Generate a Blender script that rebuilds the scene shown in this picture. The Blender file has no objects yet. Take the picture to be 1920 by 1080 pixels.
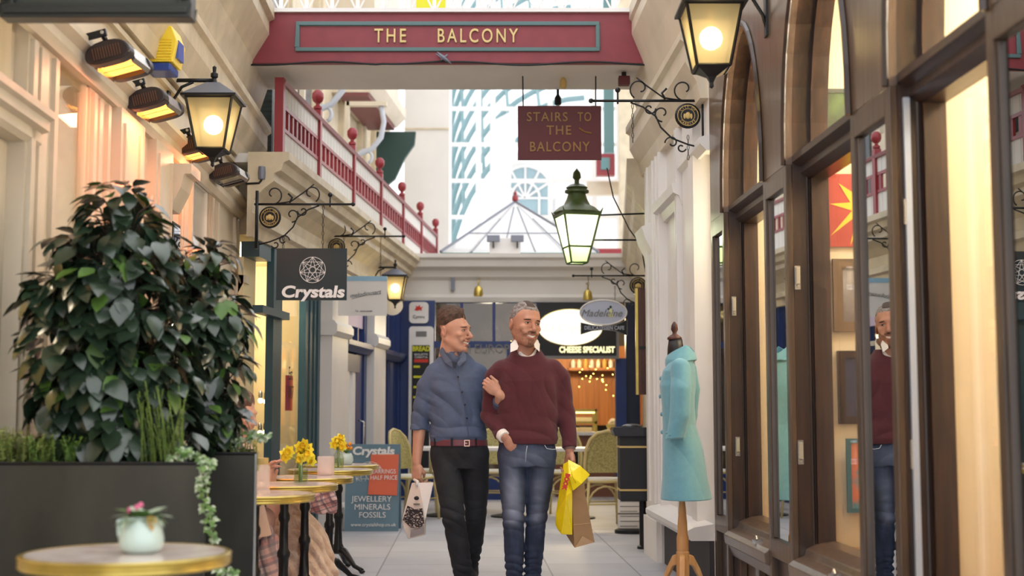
import bpy, bmesh, math, random
import numpy as np
from mathutils import Vector, Matrix

# ------------------------------------------------------------------ camera, world, exposure
F_PX, H_CAM, PITCH = 2500.0, 1.12, math.atan(230.0 / 2500.0)
scene = bpy.context.scene
COL = scene.collection
cam_data = bpy.data.cameras.new('camera')
cam_data.lens = F_PX * 36.0 / 1920.0
cam_data.sensor_width = 36.0
cam_data.clip_end = 200
cam_data.dof.use_dof = True
cam_data.dof.focus_distance = 8.3
cam_data.dof.aperture_fstop = 2.2
cam = bpy.data.objects.new('camera', cam_data)
COL.objects.link(cam)
cam.location = (0, 0, H_CAM)
cam.rotation_euler = (math.pi / 2 + PITCH, 0, 0)
scene.camera = cam

world = bpy.data.worlds.new('overcast_sky')
scene.world = world
world.use_nodes = True
wn = world.node_tree.nodes
wl = world.node_tree.links
bg = wn['Background']
geo = wn.new('ShaderNodeNewGeometry')
sep = wn.new('ShaderNodeSeparateXYZ')
ramp = wn.new('ShaderNodeValToRGB')
tc = wn.new('ShaderNodeTexCoord')
wl.new(tc.outputs['Generated'], sep.inputs[0])
wl.new(sep.outputs['Z'], ramp.inputs[0])
ramp.color_ramp.elements[0].position = 0.0
ramp.color_ramp.elements[0].color = (0.93, 0.95, 1.0, 1)
ramp.color_ramp.elements[1].position = 0.7
ramp.color_ramp.elements[1].color = (1.0, 1.0, 1.02, 1)
wl.new(ramp.outputs[0], bg.inputs['Color'])
bg.inputs['Strength'].default_value = 1.3

scene.view_settings.view_transform = 'Standard'
scene.view_settings.look = 'None'
scene.view_settings.gamma = 1.0
scene.view_settings.use_curve_mapping = False
scene.view_settings.exposure = 0.66

rnd = random.Random(7)
R = math.radians


def lamp(name, kind, loc, power, color, size=0.1, rot=None):
    l = bpy.data.lights.new(name, kind)
    l.energy = power
    l.color = color
    if kind == 'POINT':
        l.shadow_soft_size = size
    elif kind == 'AREA':
        l.shape = 'RECTANGLE'
        l.size, l.size_y = size if isinstance(size, tuple) else (size, size)
    elif kind == 'SPOT':
        l.spot_size = R(100); l.spot_blend = 0.6; l.shadow_soft_size = size
    o = bpy.data.objects.new(name, l)
    COL.objects.link(o)
    o.location = loc
    if rot: o.rotation_euler = rot
    return o




def at(px, py, Y):
    a = (px - 960.0) / F_PX
    b = (540.0 - py) / F_PX
    y = math.cos(PITCH) - b * math.sin(PITCH)
    z = math.sin(PITCH) + b * math.cos(PITCH)
    t = Y / y
    return Vector((a * t, Y, H_CAM + z * t))


# ------------------------------------------------------------------ materials
def lin(c):
    out = []
    for v in c[:3]:
        v = v / 255.0
        out.append(v / 12.92 if v <= 0.04045 else ((v + 0.055) / 1.055) ** 2.4)
    return (*out, 1.0)


MATS = {}


def mat(name, rgb, rough=0.55, metal=0.0, var=0.0, vscale=4.0, rgb2=None, bump=0.0, bscale=30.0, coat=0.0,
        emit=None, estr=0.0, stretch=None, spec=0.5, lo=0.35, hi=0.65, sheen=0.0, detail=5.0):
    m = bpy.data.materials.new(name)
    m.use_nodes = True
    nt = m.node_tree
    n, l = nt.nodes, nt.links
    b = n['Principled BSDF']
    b.inputs['Base Color'].default_value = lin(rgb)
    b.inputs['Roughness'].default_value = rough
    b.inputs['Metallic'].default_value = metal
    b.inputs['Specular IOR Level'].default_value = spec
    if coat:
        b.inputs['Coat Weight'].default_value = coat
        b.inputs['Coat Roughness'].default_value = 0.15
    if sheen:
        b.inputs['Sheen Weight'].default_value = sheen
    if emit:
        b.inputs['Emission Color'].default_value = lin(emit)
        b.inputs['Emission Strength'].default_value = estr
    t = n.new('ShaderNodeTexCoord')
    mp = n.new('ShaderNodeMapping')
    l.new(t.outputs['Object'], mp.inputs[0])
    if stretch: mp.inputs['Scale'].default_value = stretch
    if var or rgb2:
        nz = n.new('ShaderNodeTexNoise')
        nz.inputs['Scale'].default_value = vscale
        nz.inputs['Detail'].default_value = detail
        l.new(mp.outputs[0], nz.inputs['Vector'])
        cr = n.new('ShaderNodeValToRGB')
        c1 = lin(rgb)
        c2 = lin(rgb2) if rgb2 else tuple([max(0, x * (1 - var)) for x in c1[:3]]) + (1,)
        cr.color_ramp.elements[0].position = lo
        cr.color_ramp.elements[0].color = c2
        cr.color_ramp.elements[1].position = hi
        cr.color_ramp.elements[1].color = c1
        l.new(nz.outputs['Fac'], cr.inputs[0])
        l.new(cr.outputs[0], b.inputs['Base Color'])
    if bump:
        nb = n.new('ShaderNodeTexNoise')
        nb.inputs['Scale'].default_value = bscale
        nb.inputs['Detail'].default_value = 4
        l.new(mp.outputs[0], nb.inputs['Vector'])
        bp = n.new('ShaderNodeBump')
        bp.inputs['Strength'].default_value = bump
        bp.inputs['Distance'].default_value = 0.01
        l.new(nb.outputs['Fac'], bp.inputs['Height'])
        l.new(bp.outputs[0], b.inputs['Normal'])
    MATS[name] = m
    return m


def glass_mat(name, tint=(255, 255, 255), rough=0.0, refl=1.0):
    m = bpy.data.materials.new(name)
    m.use_nodes = True
    n, l = m.node_tree.nodes, m.node_tree.links
    n.remove(n['Principled BSDF'])
    tr = n.new('ShaderNodeBsdfTransparent'); tr.inputs[0].default_value = lin(tint)
    gl = n.new('ShaderNodeBsdfGlossy'); gl.inputs['Roughness'].default_value = rough
    fr = n.new('ShaderNodeFresnel'); fr.inputs['IOR'].default_value = 1.5
    mu = n.new('ShaderNodeMath'); mu.operation = 'MULTIPLY'; mu.inputs[1].default_value = refl
    mx = n.new('ShaderNodeMixShader')
    ge = n.new('ShaderNodeNewGeometry'); mr = n.new('ShaderNodeMapRange')   # same reflection from both sides of the pane
    mr.inputs['To Min'].default_value = 1.5; mr.inputs['To Max'].default_value = 1 / 1.5
    l.new(ge.outputs['Backfacing'], mr.inputs['Value']); l.new(mr.outputs[0], fr.inputs['IOR'])
    l.new(fr.outputs[0], mu.inputs[0]); l.new(mu.outputs[0], mx.inputs[0])
    l.new(tr.outputs[0], mx.inputs[1]); l.new(gl.outputs[0], mx.inputs[2])
    l.new(mx.outputs[0], n['Material Output'].inputs[0])
    MATS[name] = m
    return m


def frost_mat(name, tint, amount=0.6):
    m = bpy.data.materials.new(name)
    m.use_nodes = True
    n, l = m.node_tree.nodes, m.node_tree.links
    n.remove(n['Principled BSDF'])
    tr = n.new('ShaderNodeBsdfTransparent'); tr.inputs[0].default_value = lin(tint)
    tl = n.new('ShaderNodeBsdfTranslucent'); tl.inputs[0].default_value = lin(tint)
    df = n.new('ShaderNodeBsdfDiffuse'); df.inputs[0].default_value = lin(tint)
    m1 = n.new('ShaderNodeMixShader'); m1.inputs[0].default_value = 0.3
    l.new(tl.outputs[0], m1.inputs[1]); l.new(df.outputs[0], m1.inputs[2])
    mx = n.new('ShaderNodeMixShader'); mx.inputs[0].default_value = amount
    l.new(tr.outputs[0], mx.inputs[1]); l.new(m1.outputs[0], mx.inputs[2])
    l.new(mx.outputs[0], n['Material Output'].inputs[0])
    MATS[name] = m
    return m


CREAM = mat('cream_paint', (214, 200, 176), 0.42, var=0.12, vscale=3, bump=0.08, bscale=12)
CREAM2 = mat('aged_cream_paint', (214, 198, 168), 0.45, var=0.2, vscale=5, bump=0.1)
WHITE = mat('white_paint', (232, 228, 224), 0.4, var=0.06, vscale=3)
OFFW = mat('off_white_plaster', (222, 218, 212), 0.7, var=0.06, vscale=2)
RED = mat('oxblood_red_paint', (136, 52, 60), 0.5, var=0.12, vscale=8)
RED2 = mat('gloss_red_paint', (140, 40, 46), 0.35)
REDDARK = mat('deep_red_board', (92, 26, 30), 0.55, var=0.1)
TEALTRIM = mat('grey_teal_paint', (84, 112, 112), 0.45)
TEAL = mat('dark_teal_paint', (38, 74, 84), 0.4, var=0.15, vscale=6)
BLUE = mat('royal_blue_paint', (30, 54, 112), 0.35, var=0.15, vscale=4)
NAVY = mat('navy_paint', (22, 32, 60), 0.4)
LILAC = mat('lilac_paint', (178, 160, 196), 0.5)
GREENBK = mat('bottle_green_paint', (30, 60, 52), 0.5)
IRON = mat('black_iron', (26, 26, 28), 0.4, metal=0.3)
IRON2 = mat('cast_iron_black', (20, 20, 22), 0.35, metal=0.2, bump=0.2, bscale=60)
GREYM = mat('grey_lead', (120, 124, 136), 0.4, metal=0.3)
BRASS = mat('brass', (204, 180, 96), 0.28, metal=0.85, var=0.15, vscale=20)
GOLD = mat('gold_paint', (206, 176, 110), 0.45)
GOLDDARK = mat('faded_gold_paint', (146, 104, 44), 0.5)
CHROME = mat('brushed_silver', (190, 188, 184), 0.25, metal=0.9)
BLACKP = mat('black_plastic', (30, 28, 30), 0.35)
BROWNP = mat('dark_brown_plastic', (44, 32, 32), 0.35)
MARBLE = mat('pink_grey_marble', (226, 214, 208), 0.22, rgb2=(186, 164, 156), vscale=9, lo=0.3, hi=0.55, coat=0.3)
PLANTER = mat('blackened_steel', (36, 37, 36), 0.36, metal=0.3, rgb2=(76, 74, 64), vscale=1.6, lo=0.2, hi=0.75, stretch=(2.5, 2.5, 0.9), bump=.05, detail=8)
SOIL = mat('soil', (40, 30, 22), 0.9, bump=0.5)
BEIGE = mat('warm_beige_wall', (238, 222, 190), 0.6, var=0.04)
AMBER = mat('amber_panel', (214, 168, 84), 0.6, var=0.1)
MIRROR = mat('mirror_silver', (215, 218, 220), 0.01, metal=1.0)
GLASS = glass_mat('window_glass')
GLASSD = glass_mat('lantern_glass', (250, 244, 226))
FROST = frost_mat('frosted_lantern_glass', (250, 236, 196), 0.45)
FROSTW = frost_mat('milky_glass', (240, 246, 232), 0.8)
FROSTG = frost_mat('green_milky_glass', (206, 222, 176), 0.8)
PANEW = frost_mat('translucent_roof_glass', (250, 251, 253), 0.6)
GREENL = mat('green_lamp_paint', (72, 88, 44), 0.35)
PAPER = mat('white_paper', (226, 216, 206), 0.7, var=0.05)
KRAFT = mat('brown_kraft_paper', (168, 132, 96), 0.7, var=0.08, vscale=8, bump=0.15, bscale=14)
YELLOW = mat('glossy_yellow_plastic', (250, 224, 10), 0.22, var=0.05, vscale=9, coat=0.5, bump=0.35, bscale=22)
RATTAN = mat('olive_rattan', (176, 160, 96), 0.5)
SEATW = mat('white_seat', (222, 218, 204), 0.6)
COATM = mat('sky_blue_wool', (106, 162, 178), 0.8, var=0.08, vscale=40, bump=0.12, bscale=300, sheen=0.3)
PINE = mat('pale_turned_wood', (202, 158, 106), 0.45, rgb2=(180, 130, 80), vscale=3, stretch=(8, 8, 0.7))
WOODF = mat('amber_wood_floor', (176, 130, 78), 0.35, var=0.3, stretch=(1, 8, 1), vscale=3)
ORANGEW = mat('orange_pine_boards', (176, 108, 50), 0.5, var=0.3, vscale=4, stretch=(10, 1, 0.3))
MINT = mat('mint_ceramic', (196, 216, 206), 0.2, coat=0.5)
DARKT = mat('near_black', (18, 18, 22), 0.5)
SLATE = mat('slate_blue_board', (104, 134, 150), 0.55, var=0.05)
SIGNTEAL = mat('dark_teal_gloss_board', (32, 54, 58), 0.32, coat=0.1, spec=.3)
ORANGEP = mat('orange_poster', (226, 106, 72), 0.5)
PALEBLUE = mat('pale_blue_strip', (150, 190, 214), 0.5)
GREYT = mat('grey_lettering', (120, 118, 116), 0.6)
WHITET = mat('white_lettering', (238, 236, 232), 0.5)
BLACKT = mat('black_lettering', (22, 20, 22), 0.6)
REDT = mat('red_lettering', (206, 48, 30), 0.5)
YELT = mat('yellow_lettering', (216, 214, 40), 0.5)
PAVE = None


def wood_mat(name, c1, c2, rough=0.35, coat=0.3, axis=(14, 14, 0.9)):
    m = mat(name, c1, rough, rgb2=c2, vscale=3.0, stretch=axis, lo=0.3, hi=0.7, coat=coat, bump=0.08, bscale=20, detail=8)
    return m


WOOD = wood_mat('dark_varnished_wood', (62, 37, 21), (32, 19, 12))
WOODF2 = wood_mat('olive_brown_wood', (88, 66, 46), (58, 42, 28))
WOODL = wood_mat('mid_brown_wood', (122, 84, 46), (82, 52, 26), 0.42, 0.15)
WOODG = wood_mat('grey_sheen_brown_wood', (108, 88, 72), (80, 62, 48), 0.32, 0.4)  # grey sky sheen of the arch fronts put into the wood colour
WOODR = wood_mat('red_brown_boards', (92, 50, 36), (58, 30, 22), 0.5, 0.0)


def paving():
    m = bpy.data.materials.new('grey_paving')
    m.use_nodes = True
    n, l = m.node_tree.nodes, m.node_tree.links
    b = n['Principled BSDF']
    t = n.new('ShaderNodeTexCoord')
    mp = n.new('ShaderNodeMapping')
    mp.inputs['Rotation'].default_value = (0, 0, R(88))
    l.new(t.outputs['Object'], mp.inputs[0])
    br = n.new('ShaderNodeTexBrick')
    br.inputs['Scale'].default_value = 1.0
    br.inputs['Brick Width'].default_value = 0.9
    br.inputs['Row Height'].default_value = 0.6
    br.inputs['Mortar Size'].default_value = 0.006
    br.inputs['Color1'].default_value = lin((196, 196, 202))
    br.inputs['Color2'].default_value = lin((184, 184, 190))
    br.inputs['Mortar'].default_value = lin((140, 140, 146))
    l.new(mp.outputs[0], br.inputs['Vector'])
    nz = n.new('ShaderNodeTexNoise'); nz.inputs['Scale'].default_value = 2.5; nz.inputs['Detail'].default_value = 8
    l.new(t.outputs['Object'], nz.inputs['Vector'])
    mx = n.new('ShaderNodeMixRGB'); mx.blend_type = 'MULTIPLY'; mx.inputs[0].default_value = 0.25
    l.new(br.outputs['Color'], mx.inputs[1]); l.new(nz.outputs['Fac'], mx.inputs[2])
    l.new(mx.outputs[0], b.inputs['Base Color'])
    b.inputs['Roughness'].default_value = 0.5
    return m


PAVE = paving()


def emis(name, rgb, s):
    m = bpy.data.materials.new(name)
    m.use_nodes = True
    n, l = m.node_tree.nodes, m.node_tree.links
    n.remove(n['Principled BSDF'])
    e = n.new('ShaderNodeEmission')
    e.inputs[0].default_value = lin(rgb); e.inputs[1].default_value = s
    l.new(e.outputs[0], n['Material Output'].inputs[0])
    return m


BULB = emis('glowing_bulb', (255, 236, 190), 6.0)
GLOW = emis('glowing_heater_element', (255, 150, 60), 3.6)
SIGNLIT = emis('lit_sign_face', (255, 244, 208), 1.25)
FAIRY = emis('fairy_bulb', (255, 214, 100), 10.0)
CASELIT = emis('lit_case_strip', (255, 232, 140), 2.5)


# ------------------------------------------------------------------ mesh builder
class MB:
    def __init__(self):
        self.v, self.f = [], []

    def add(self, vs, fs):
        b = len(self.v)
        self.v += [tuple(p) for p in vs]
        self.f += [tuple(b + i for i in q) for q in fs]
        return self

    BOXF = [(0, 3, 2, 1), (4, 5, 6, 7), (0, 1, 5, 4), (1, 2, 6, 5), (2, 3, 7, 6), (3, 0, 4, 7)]

    def box(self, x0, x1, y0, y1, z0, z1, fn=None):
        vs = [(x0, y0, z0), (x1, y0, z0), (x1, y1, z0), (x0, y1, z0), (x0, y0, z1), (x1, y0, z1), (x1, y1, z1), (x0, y1, z1)]
        if fn: vs = [fn(*p) for p in vs]
        return self.add(vs, self.BOXF)

    def wb(self, W, y0, y1, n0, n1, z0, z1):  # box in wall coordinates
        vs = [W(y, n, z) for z in (z0, z1) for (y, n) in ((y0, n0), (y0, n1), (y1, n1), (y1, n0))]
        return self.add(vs, self.BOXF)

    def obox(self, c, size, rot=None):
        rot = rot or Matrix.Identity(3)
        vs = []
        for z in (-.5, .5):
            for (x, y) in ((-.5, -.5), (.5, -.5), (.5, .5), (-.5, .5)):
                vs.append(Vector(c) + rot @ Vector((x * size[0], y * size[1], z * size[2])))
        return self.add(vs, self.BOXF)

    def prism(self, pts, off):  # pts list of 3D points (planar), extruded by vector off
        n = len(pts)
        off = Vector(off)
        vs = [Vector(p) for p in pts] + [Vector(p) + off for p in pts]
        fs = [tuple(range(n)), tuple(range(2 * n - 1, n - 1, -1))]
        fs += [(i, n + i, n + (i + 1) % n, (i + 1) % n) for i in range(n)]
        return self.add(vs, fs)

    def mould(self, W, prof, y0, y1):  # profile (n, z) run along a wall
        n = len(prof)
        vs = [W(y0, a, b) for a, b in prof] + [W(y1, a, b) for a, b in prof]
        fs = [tuple(range(n)), tuple(range(2 * n - 1, n - 1, -1))]
        fs += [(i, n + i, n + (i + 1) % n, (i + 1) % n) for i in range(n)]
        return self.add(vs, fs)

    def tube(self, pts, r, n=8, caps=True, closed=False):
        pts = [Vector(p) for p in pts]
        m = len(pts)
        rs = r if isinstance(r, (list, tuple)) else [r] * m
        base = len(self.v)
        t0 = (pts[1] - pts[0]).normalized()
        up = Vector((0, 0, 1)) if abs(t0.z) < 0.9 else Vector((1, 0, 0))
        u = t0.cross(up).normalized()
        for i, p in enumerate(pts):
            if closed:
                t = (pts[(i + 1) % m] - pts[i - 1])
            else:
                t = pts[min(i + 1, m - 1)] - pts[max(i - 1, 0)]
            if t.length < 1e-9: t = t0.copy()
            t.normalize()
            u = (u - t * u.dot(t))
            if u.length < 1e-6: u = t.orthogonal()
            u.normalize()
            w = t.cross(u)
            for k in range(n):
                a = 2 * math.pi * k / n
                self.v.append(tuple(p + (u * math.cos(a) + w * math.sin(a)) * rs[i]))
        segs = m if closed else m - 1
        for i in range(segs):
            j = (i + 1) % m
            for k in range(n):
                k2 = (k + 1) % n
                self.f.append((base + i * n + k, base + i * n + k2, base + j * n + k2, base + j * n + k))
        if caps and not closed:
            self.f.append(tuple(base + k for k in range(n))[::-1])
            self.f.append(tuple(base + (m - 1) * n + k for k in range(n)))
        return self

    def lathe(self, prof, c=(0, 0, 0), n=24, sx=1, sy=1, rot=None, ring=False):
        if ring: prof = list(prof) + [prof[0]]
        base = len(self.v)
        c = Vector(c)
        for (r, z) in prof:
            for k in range(n):
                a = 2 * math.pi * (k + 0.5) / n
                p = Vector((r * math.cos(a) * sx, r * math.sin(a) * sy, z))
                if rot: p = rot @ p
                self.v.append(tuple(c + p))
        for i in range(len(prof) - 1):
            for k in range(n):
                k2 = (k + 1) % n
                self.f.append((base + i * n + k, base + i * n + k2, base + (i + 1) * n + k2, base + (i + 1) * n + k))
        if ring: return self
        if prof[0][0] > 1e-6: self.f.append(tuple(base + k for k in range(n))[::-1])
        if prof[-1][0] > 1e-6: self.f.append(tuple(base + (len(prof) - 1) * n + k for k in range(n)))
        return self

    def ball(self, c, r, n=12, m=8, rot=None):
        if not isinstance(r, (tuple, list)): r = (r, r, r)
        prof = [(math.sin(math.pi * i / m), -math.cos(math.pi * i / m)) for i in range(m + 1)]
        base = len(self.v)
        c = Vector(c)
        for (a, z) in prof:
            for k in range(n):
                t = 2 * math.pi * k / n
                p = Vector((a * math.cos(t) * r[0], a * math.sin(t) * r[1], z * r[2]))
                if rot: p = rot @ p
                self.v.append(tuple(c + p))
        for i in range(m):
            for k in range(n):
                k2 = (k + 1) % n
                self.f.append((base + i * n + k, base + i * n + k2, base + (i + 1) * n + k2, base + (i + 1) * n + k))
        return self

    def build(self, name, m, parent=None, smooth=False, world=False, bevel=0.0, clean=True):
        me = bpy.data.meshes.new(name)
        vs = self.v
        if parent is not None and world:
            L = parent.location
            vs = [(p[0] - L.x, p[1] - L.y, p[2] - L.z) for p in vs]
        me.from_pydata(vs, [], self.f)
        if clean:
            b = bmesh.new(); b.from_mesh(me)
            bmesh.ops.remove_doubles(b, verts=b.verts, dist=1e-5)
            bmesh.ops.recalc_face_normals(b, faces=b.faces)
            b.to_mesh(me); b.free()
        me.materials.append(m)
        o = bpy.data.objects.new(name, me)
        COL.objects.link(o)
        if parent is not None: o.parent = parent
        if smooth:
            me.polygons.foreach_set('use_smooth', [True] * len(me.polygons))
            if smooth == 'auto':
                me.set_sharp_from_angle(angle=R(38))
        if bevel:
            bv = o.modifiers.new('bevel', 'BEVEL'); bv.width = bevel; bv.segments = 2; bv.limit_method = 'ANGLE'
        return o


def tag(o, label, cat, group=None, kind=None):
    if label: o['label'] = label
    if cat: o['category'] = cat
    if group: o['group'] = group
    if kind: o['kind'] = kind
    return o


def thing(name, label, cat, loc=(0, 0, 0), rz=0.0, group=None):
    o = bpy.data.objects.new(name, None)
    COL.objects.link(o)
    o.empty_display_size = 0.1
    o.location = loc
    o.rotation_euler = (0, 0, rz)
    return tag(o, label, cat, group)


def struct(o):
    o['kind'] = 'structure'
    return o


def structure(name, loc=(0, 0, 0)):
    o = bpy.data.objects.new(name, None)
    COL.objects.link(o); o.location = loc
    o['kind'] = 'structure'
    return o


def dup(o, loc=None, rz=None, label=None, parent=None):
    c = o.copy(); COL.objects.link(c)
    if parent is not None: c.parent = parent
    for ch in list(o.children): dup(ch, parent=c)
    if loc is not None: c.location = loc
    if rz is not None: c.rotation_euler = (0, 0, rz)
    if label: c['label'] = label
    return c


def text(name, s, size, loc, m, parent=None, ext=0.003, rz=0.0, world=False, xs=1.0, shear=0.0, bold=0.0, spacing=1.0, rx=math.pi / 2, roll=0.0, fit=None):
    cu = bpy.data.curves.new(name, 'FONT')
    cu.body = s; cu.size = size; cu.extrude = ext
    cu.align_x = 'CENTER'; cu.align_y = 'CENTER'
    cu.shear = shear; cu.offset = bold; cu.space_character = spacing
    cu.resolution_u = 4
    t = bpy.data.objects.new(name, cu)
    COL.objects.link(t)
    dg = bpy.context.evaluated_depsgraph_get()
    me = bpy.data.meshes.new_from_object(t.evaluated_get(dg))
    bpy.data.objects.remove(t)
    if fit:
        xs_ = [v.co.x for v in me.vertices]
        xs = fit / (max(xs_) - min(xs_))
    rot = Matrix.Rotation(rz, 4, 'Z') @ Matrix.Rotation(rx, 4, 'X') @ Matrix.Rotation(roll, 4, 'Z') @ Matrix.Diagonal((xs, 1, 1, 1))
    L = Vector(loc)
    if parent is not None and world: L = L - parent.location
    me.transform(Matrix.Translation(L) @ rot)
    me.materials.clear(); me.materials.append(m)
    o = bpy.data.objects.new(name, me)
    COL.objects.link(o)
    if parent is not None: o.parent = parent
    return o


def arc(c, r, a0, a1, n=12, ax=(1, 0, 0), az=(0, 0, 1), r1=None):
    c, ax, az = Vector(c), Vector(ax), Vector(az)
    r1 = r if r1 is None else r1
    out = []
    for i in range(n + 1):
        t = i / n
        a = R(a0 + (a1 - a0) * t)
        rr = r + (r1 - r) * t
        out.append(c + ax * (rr * math.cos(a)) + az * (rr * math.sin(a)))
    return out
# ------------------------------------------------------------------ walls of the arcade
def XL(y): return -1.698 - 0.0438 * y
def XR(y): return 1.499 - 0.0348 * y
def XF(y): return -2.72 + 0.074 * y
def XG(y): return 1.2 + (y - 10.9) * 0.075
def WL(y, n, z): return (XL(y) + n, y, z)
def WR(y, n, z): return (XR(y) - n, y, z)
def WF(y, n, z): return (XF(y) + n, y, z)
def WG(y, n, z): return (XG(y) - n, y, z)


def at_left(px, py):  # point on the near left wall seen at a pixel
    lo, hi = 2.0, 14.0
    for _ in range(40):
        mid = (lo + hi) / 2
        if at(px, py, mid).x > XL(mid): lo = mid
        else: hi = mid
    return at(px, py, lo)


struct(MB().box(-4, 4, -3, 24, -0.1, 0.0).build('floor', PAVE))

# ---- near left facade -------------------------------------------------
b = MB()
b.wb(WL, 1.0, 10.9, -0.2, 0, 2.7, 4.3)
b.wb(WL, 5.2, 5.6, -0.2, 0.0, 0, 2.7)
b.wb(WL, 5.6, 6.1, -0.2, -0.02, 0, 0.8)
b.wb(WL, 6.1, 8.52, -0.2, 0.0, 0, 2.7)
b.wb(WL, 8.52, 9.17, -0.2, -0.02, 0, 0.8)
b.wb(WL, 9.17, 10.4, -0.2, 0.0, 0, 2.7)
b.wb(WL, 1.0, 4.2, -0.2, 0.0, 0, 2.7)
struct(b.build('wall_left', CREAM))
b = MB()
b.mould(WL, [(0, 3.05), (.05, 3.05), (.07, 3.15), (.14, 3.28), (.14, 3.40), (.17, 3.42), (.17, 3.47), (.05, 3.5), (.07, 3.6), (.14, 3.82), (.26, 4.02),
             (.26, 4.12), (.30, 4.14), (.30, 4.24), (0, 4.24)], 1.0, 10.95)
b.mould(WL, [(0, 3.0), (.03, 3.0), (.03, 3.03), (0, 3.03)], 1.0, 10.95)
struct(b.build('trim_1', CREAM2))
b = MB()
b.mould(WL, [(0, 2.62), (.03, 2.62), (.05, 2.66), (.05, 2.7), (.085, 2.73), (.085, 2.76), (0, 2.78)], 1.0, 6.46)
b.mould(WL, [(0, 2.62), (.03, 2.62), (.05, 2.66), (.05, 2.7), (.085, 2.73), (.085, 2.76), (0, 2.78)], 6.46, 10.9)
for (y0, y1) in ((5.22, 5.56), (6.12, 6.42), (8.14, 8.5), (9.2, 9.45), (10.15, 10.38)):
    b.wb(WL, y0, y0 + .05, 0, .02, .1, 2.6)
    b.wb(WL, y1 - .05, y1, 0, .02, .1, 2.6)
    b.wb(WL, y0 + .12, y1 - .12, 0, .012, .1, 2.6)
struct(b.build('trim_2', CREAM))
# pilaster with recessed panel and corbel
b = MB()
b.wb(WL, 6.5, 7.0, 0, .05, 0, 2.62); b.wb(WL, 7.28, 7.72, 0, .05, 0, 2.62)
for yy in (6.5, 7.28):
    b.wb(WL, yy + .05, yy + .08, .05, .062, .3, 2.55); b.wb(WL, yy + .36, yy + .39, .05, .062, .3, 2.55)
b.mould(WL, [(0, 2.3), (.04, 2.3), (.1, 2.42), (.12, 2.5), (.16, 2.5), (.16, 2.56), (0, 2.56)], 7.7, 7.98)
b.mould(WL, [(0, 2.0), (.03, 2.0), (.08, 2.1), (.1, 2.1), (.1, 2.16), (0, 2.16)], 10.2, 10.42)
for yy in (7.14,):
    b.tube([WL(yy - .14, .03, 2.3), WL(yy - .07, .03, 2.22), WL(yy, .03, 2.2), WL(yy + .07, .03, 2.22), WL(yy + .14, .03, 2.3)], .008, 6)
struct(b.build('trim_3', CREAM))
# interiors behind the left glass
b = MB()
b.wb(WL, 3.2, 6.1, -1.0, -0.95, 0.0, 2.8); b.wb(WL, 6.1, 6.15, -1.0, -.2, 0, 2.8); b.wb(WL, 3.2, 6.1, -1.0, -.2, 2.75, 2.8)
struct(b.build('wall_left_shop', mat('yellow_cream_interior', (232, 208, 140), 0.6)))
b = MB()
b.wb(WL, 8.5, 9.3, -1.0, -.95, 0, 2.8); b.wb(WL, 9.3, 9.35, -1.0, -.2, 0, 2.8)
struct(b.build('wall_left_shop_far', mat('dim_interior', (120, 112, 96), 0.6)))
lamp('shop_lamp', 'POINT', WL(4.9, -.6, 2.2), 7, (1, .88, .66), .1)


def window(k, W, y0, y1, n, z0, z1, m, fw=.05, rail=None, glass=GLASS, depth=.05):
    w = structure('window_%d' % k, W(y0, n, z0))
    b = MB()
    for (a, c, d, e) in ((y0, y0 + fw, z0, z1), (y1 - fw, y1, z0, z1), (y0 + fw, y1 - fw, z0, z0 + fw), (y0 + fw, y1 - fw, z1 - fw, z1)):
        b.wb(W, a, c, n - depth / 2, n + depth / 2, d, e)
    if rail:
        for r_ in rail: b.wb(W, y0 + fw, y1 - fw, n - depth / 2, n + depth / 2, r_ - .03, r_ + .03)
    b.build('window_frame', m, w, world=True)
    MB().wb(W, y0 + fw, y1 - fw, n - .004, n + .004, z0 + fw, z1 - fw).build('window_glass', glass, w, world=True)
    return w


window(1, WL, 5.6, 6.1, -.025, .8, 2.66, CREAM, .03, depth=.03)
window(2, WL, 8.52, 9.17, -.025, .8, 2.66, CREAM, .04, depth=.03)
window(3, WL, 4.2, 5.2, -.08, 2.3, 2.7, CREAM, .04)
d = structure('door_1', WL(4.2, -.1, 0))
b = MB()
for (a, c, e, f) in ((4.2, 4.3, 0, 2.2), (5.07, 5.2, 0, 2.2), (4.3, 5.07, 2.06, 2.2), (4.3, 5.07, 0, .3)):
    b.wb(WL, a, c, -.13, -.07, e, f)
b.build('door_frame', CREAM, d, world=True)
MB().wb(WL, 4.3, 5.07, -.103, -.097, .3, 2.06).build('door_glass', GLASS, d, world=True)
MB().wb(WL, 4.95, 4.97, -.2, -.19, .3, 2.06).build('door_edge', WOOD, d, world=True)
b = MB().mould(WL, [(-.14, 2.18), (0, 2.18), (.02, 2.2), (.02, 2.24), (.05, 2.25), (.05, 2.29), (.07, 2.3), (.07, 2.33), (-.14, 2.36)], 1.0, 5.35)
struct(b.build('trim_4', CREAM))
# dark-edged narrow mirror on the left wall
m_ = thing('wall_mirror', 'tall narrow black-edged mirror panel on cream wall beneath the yellow alarm box', 'mirror', WL(7.88, 0, .9))
MB().wb(WL, 7.84, 8.06, .004, .03, .9, 2.24).build('mirror_frame', DARKT, m_, world=True)
MB().wb(WL, 7.86, 8.04, .03, .034, .92, 2.22).build('mirror_glass', MIRROR, m_, world=True)

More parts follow.
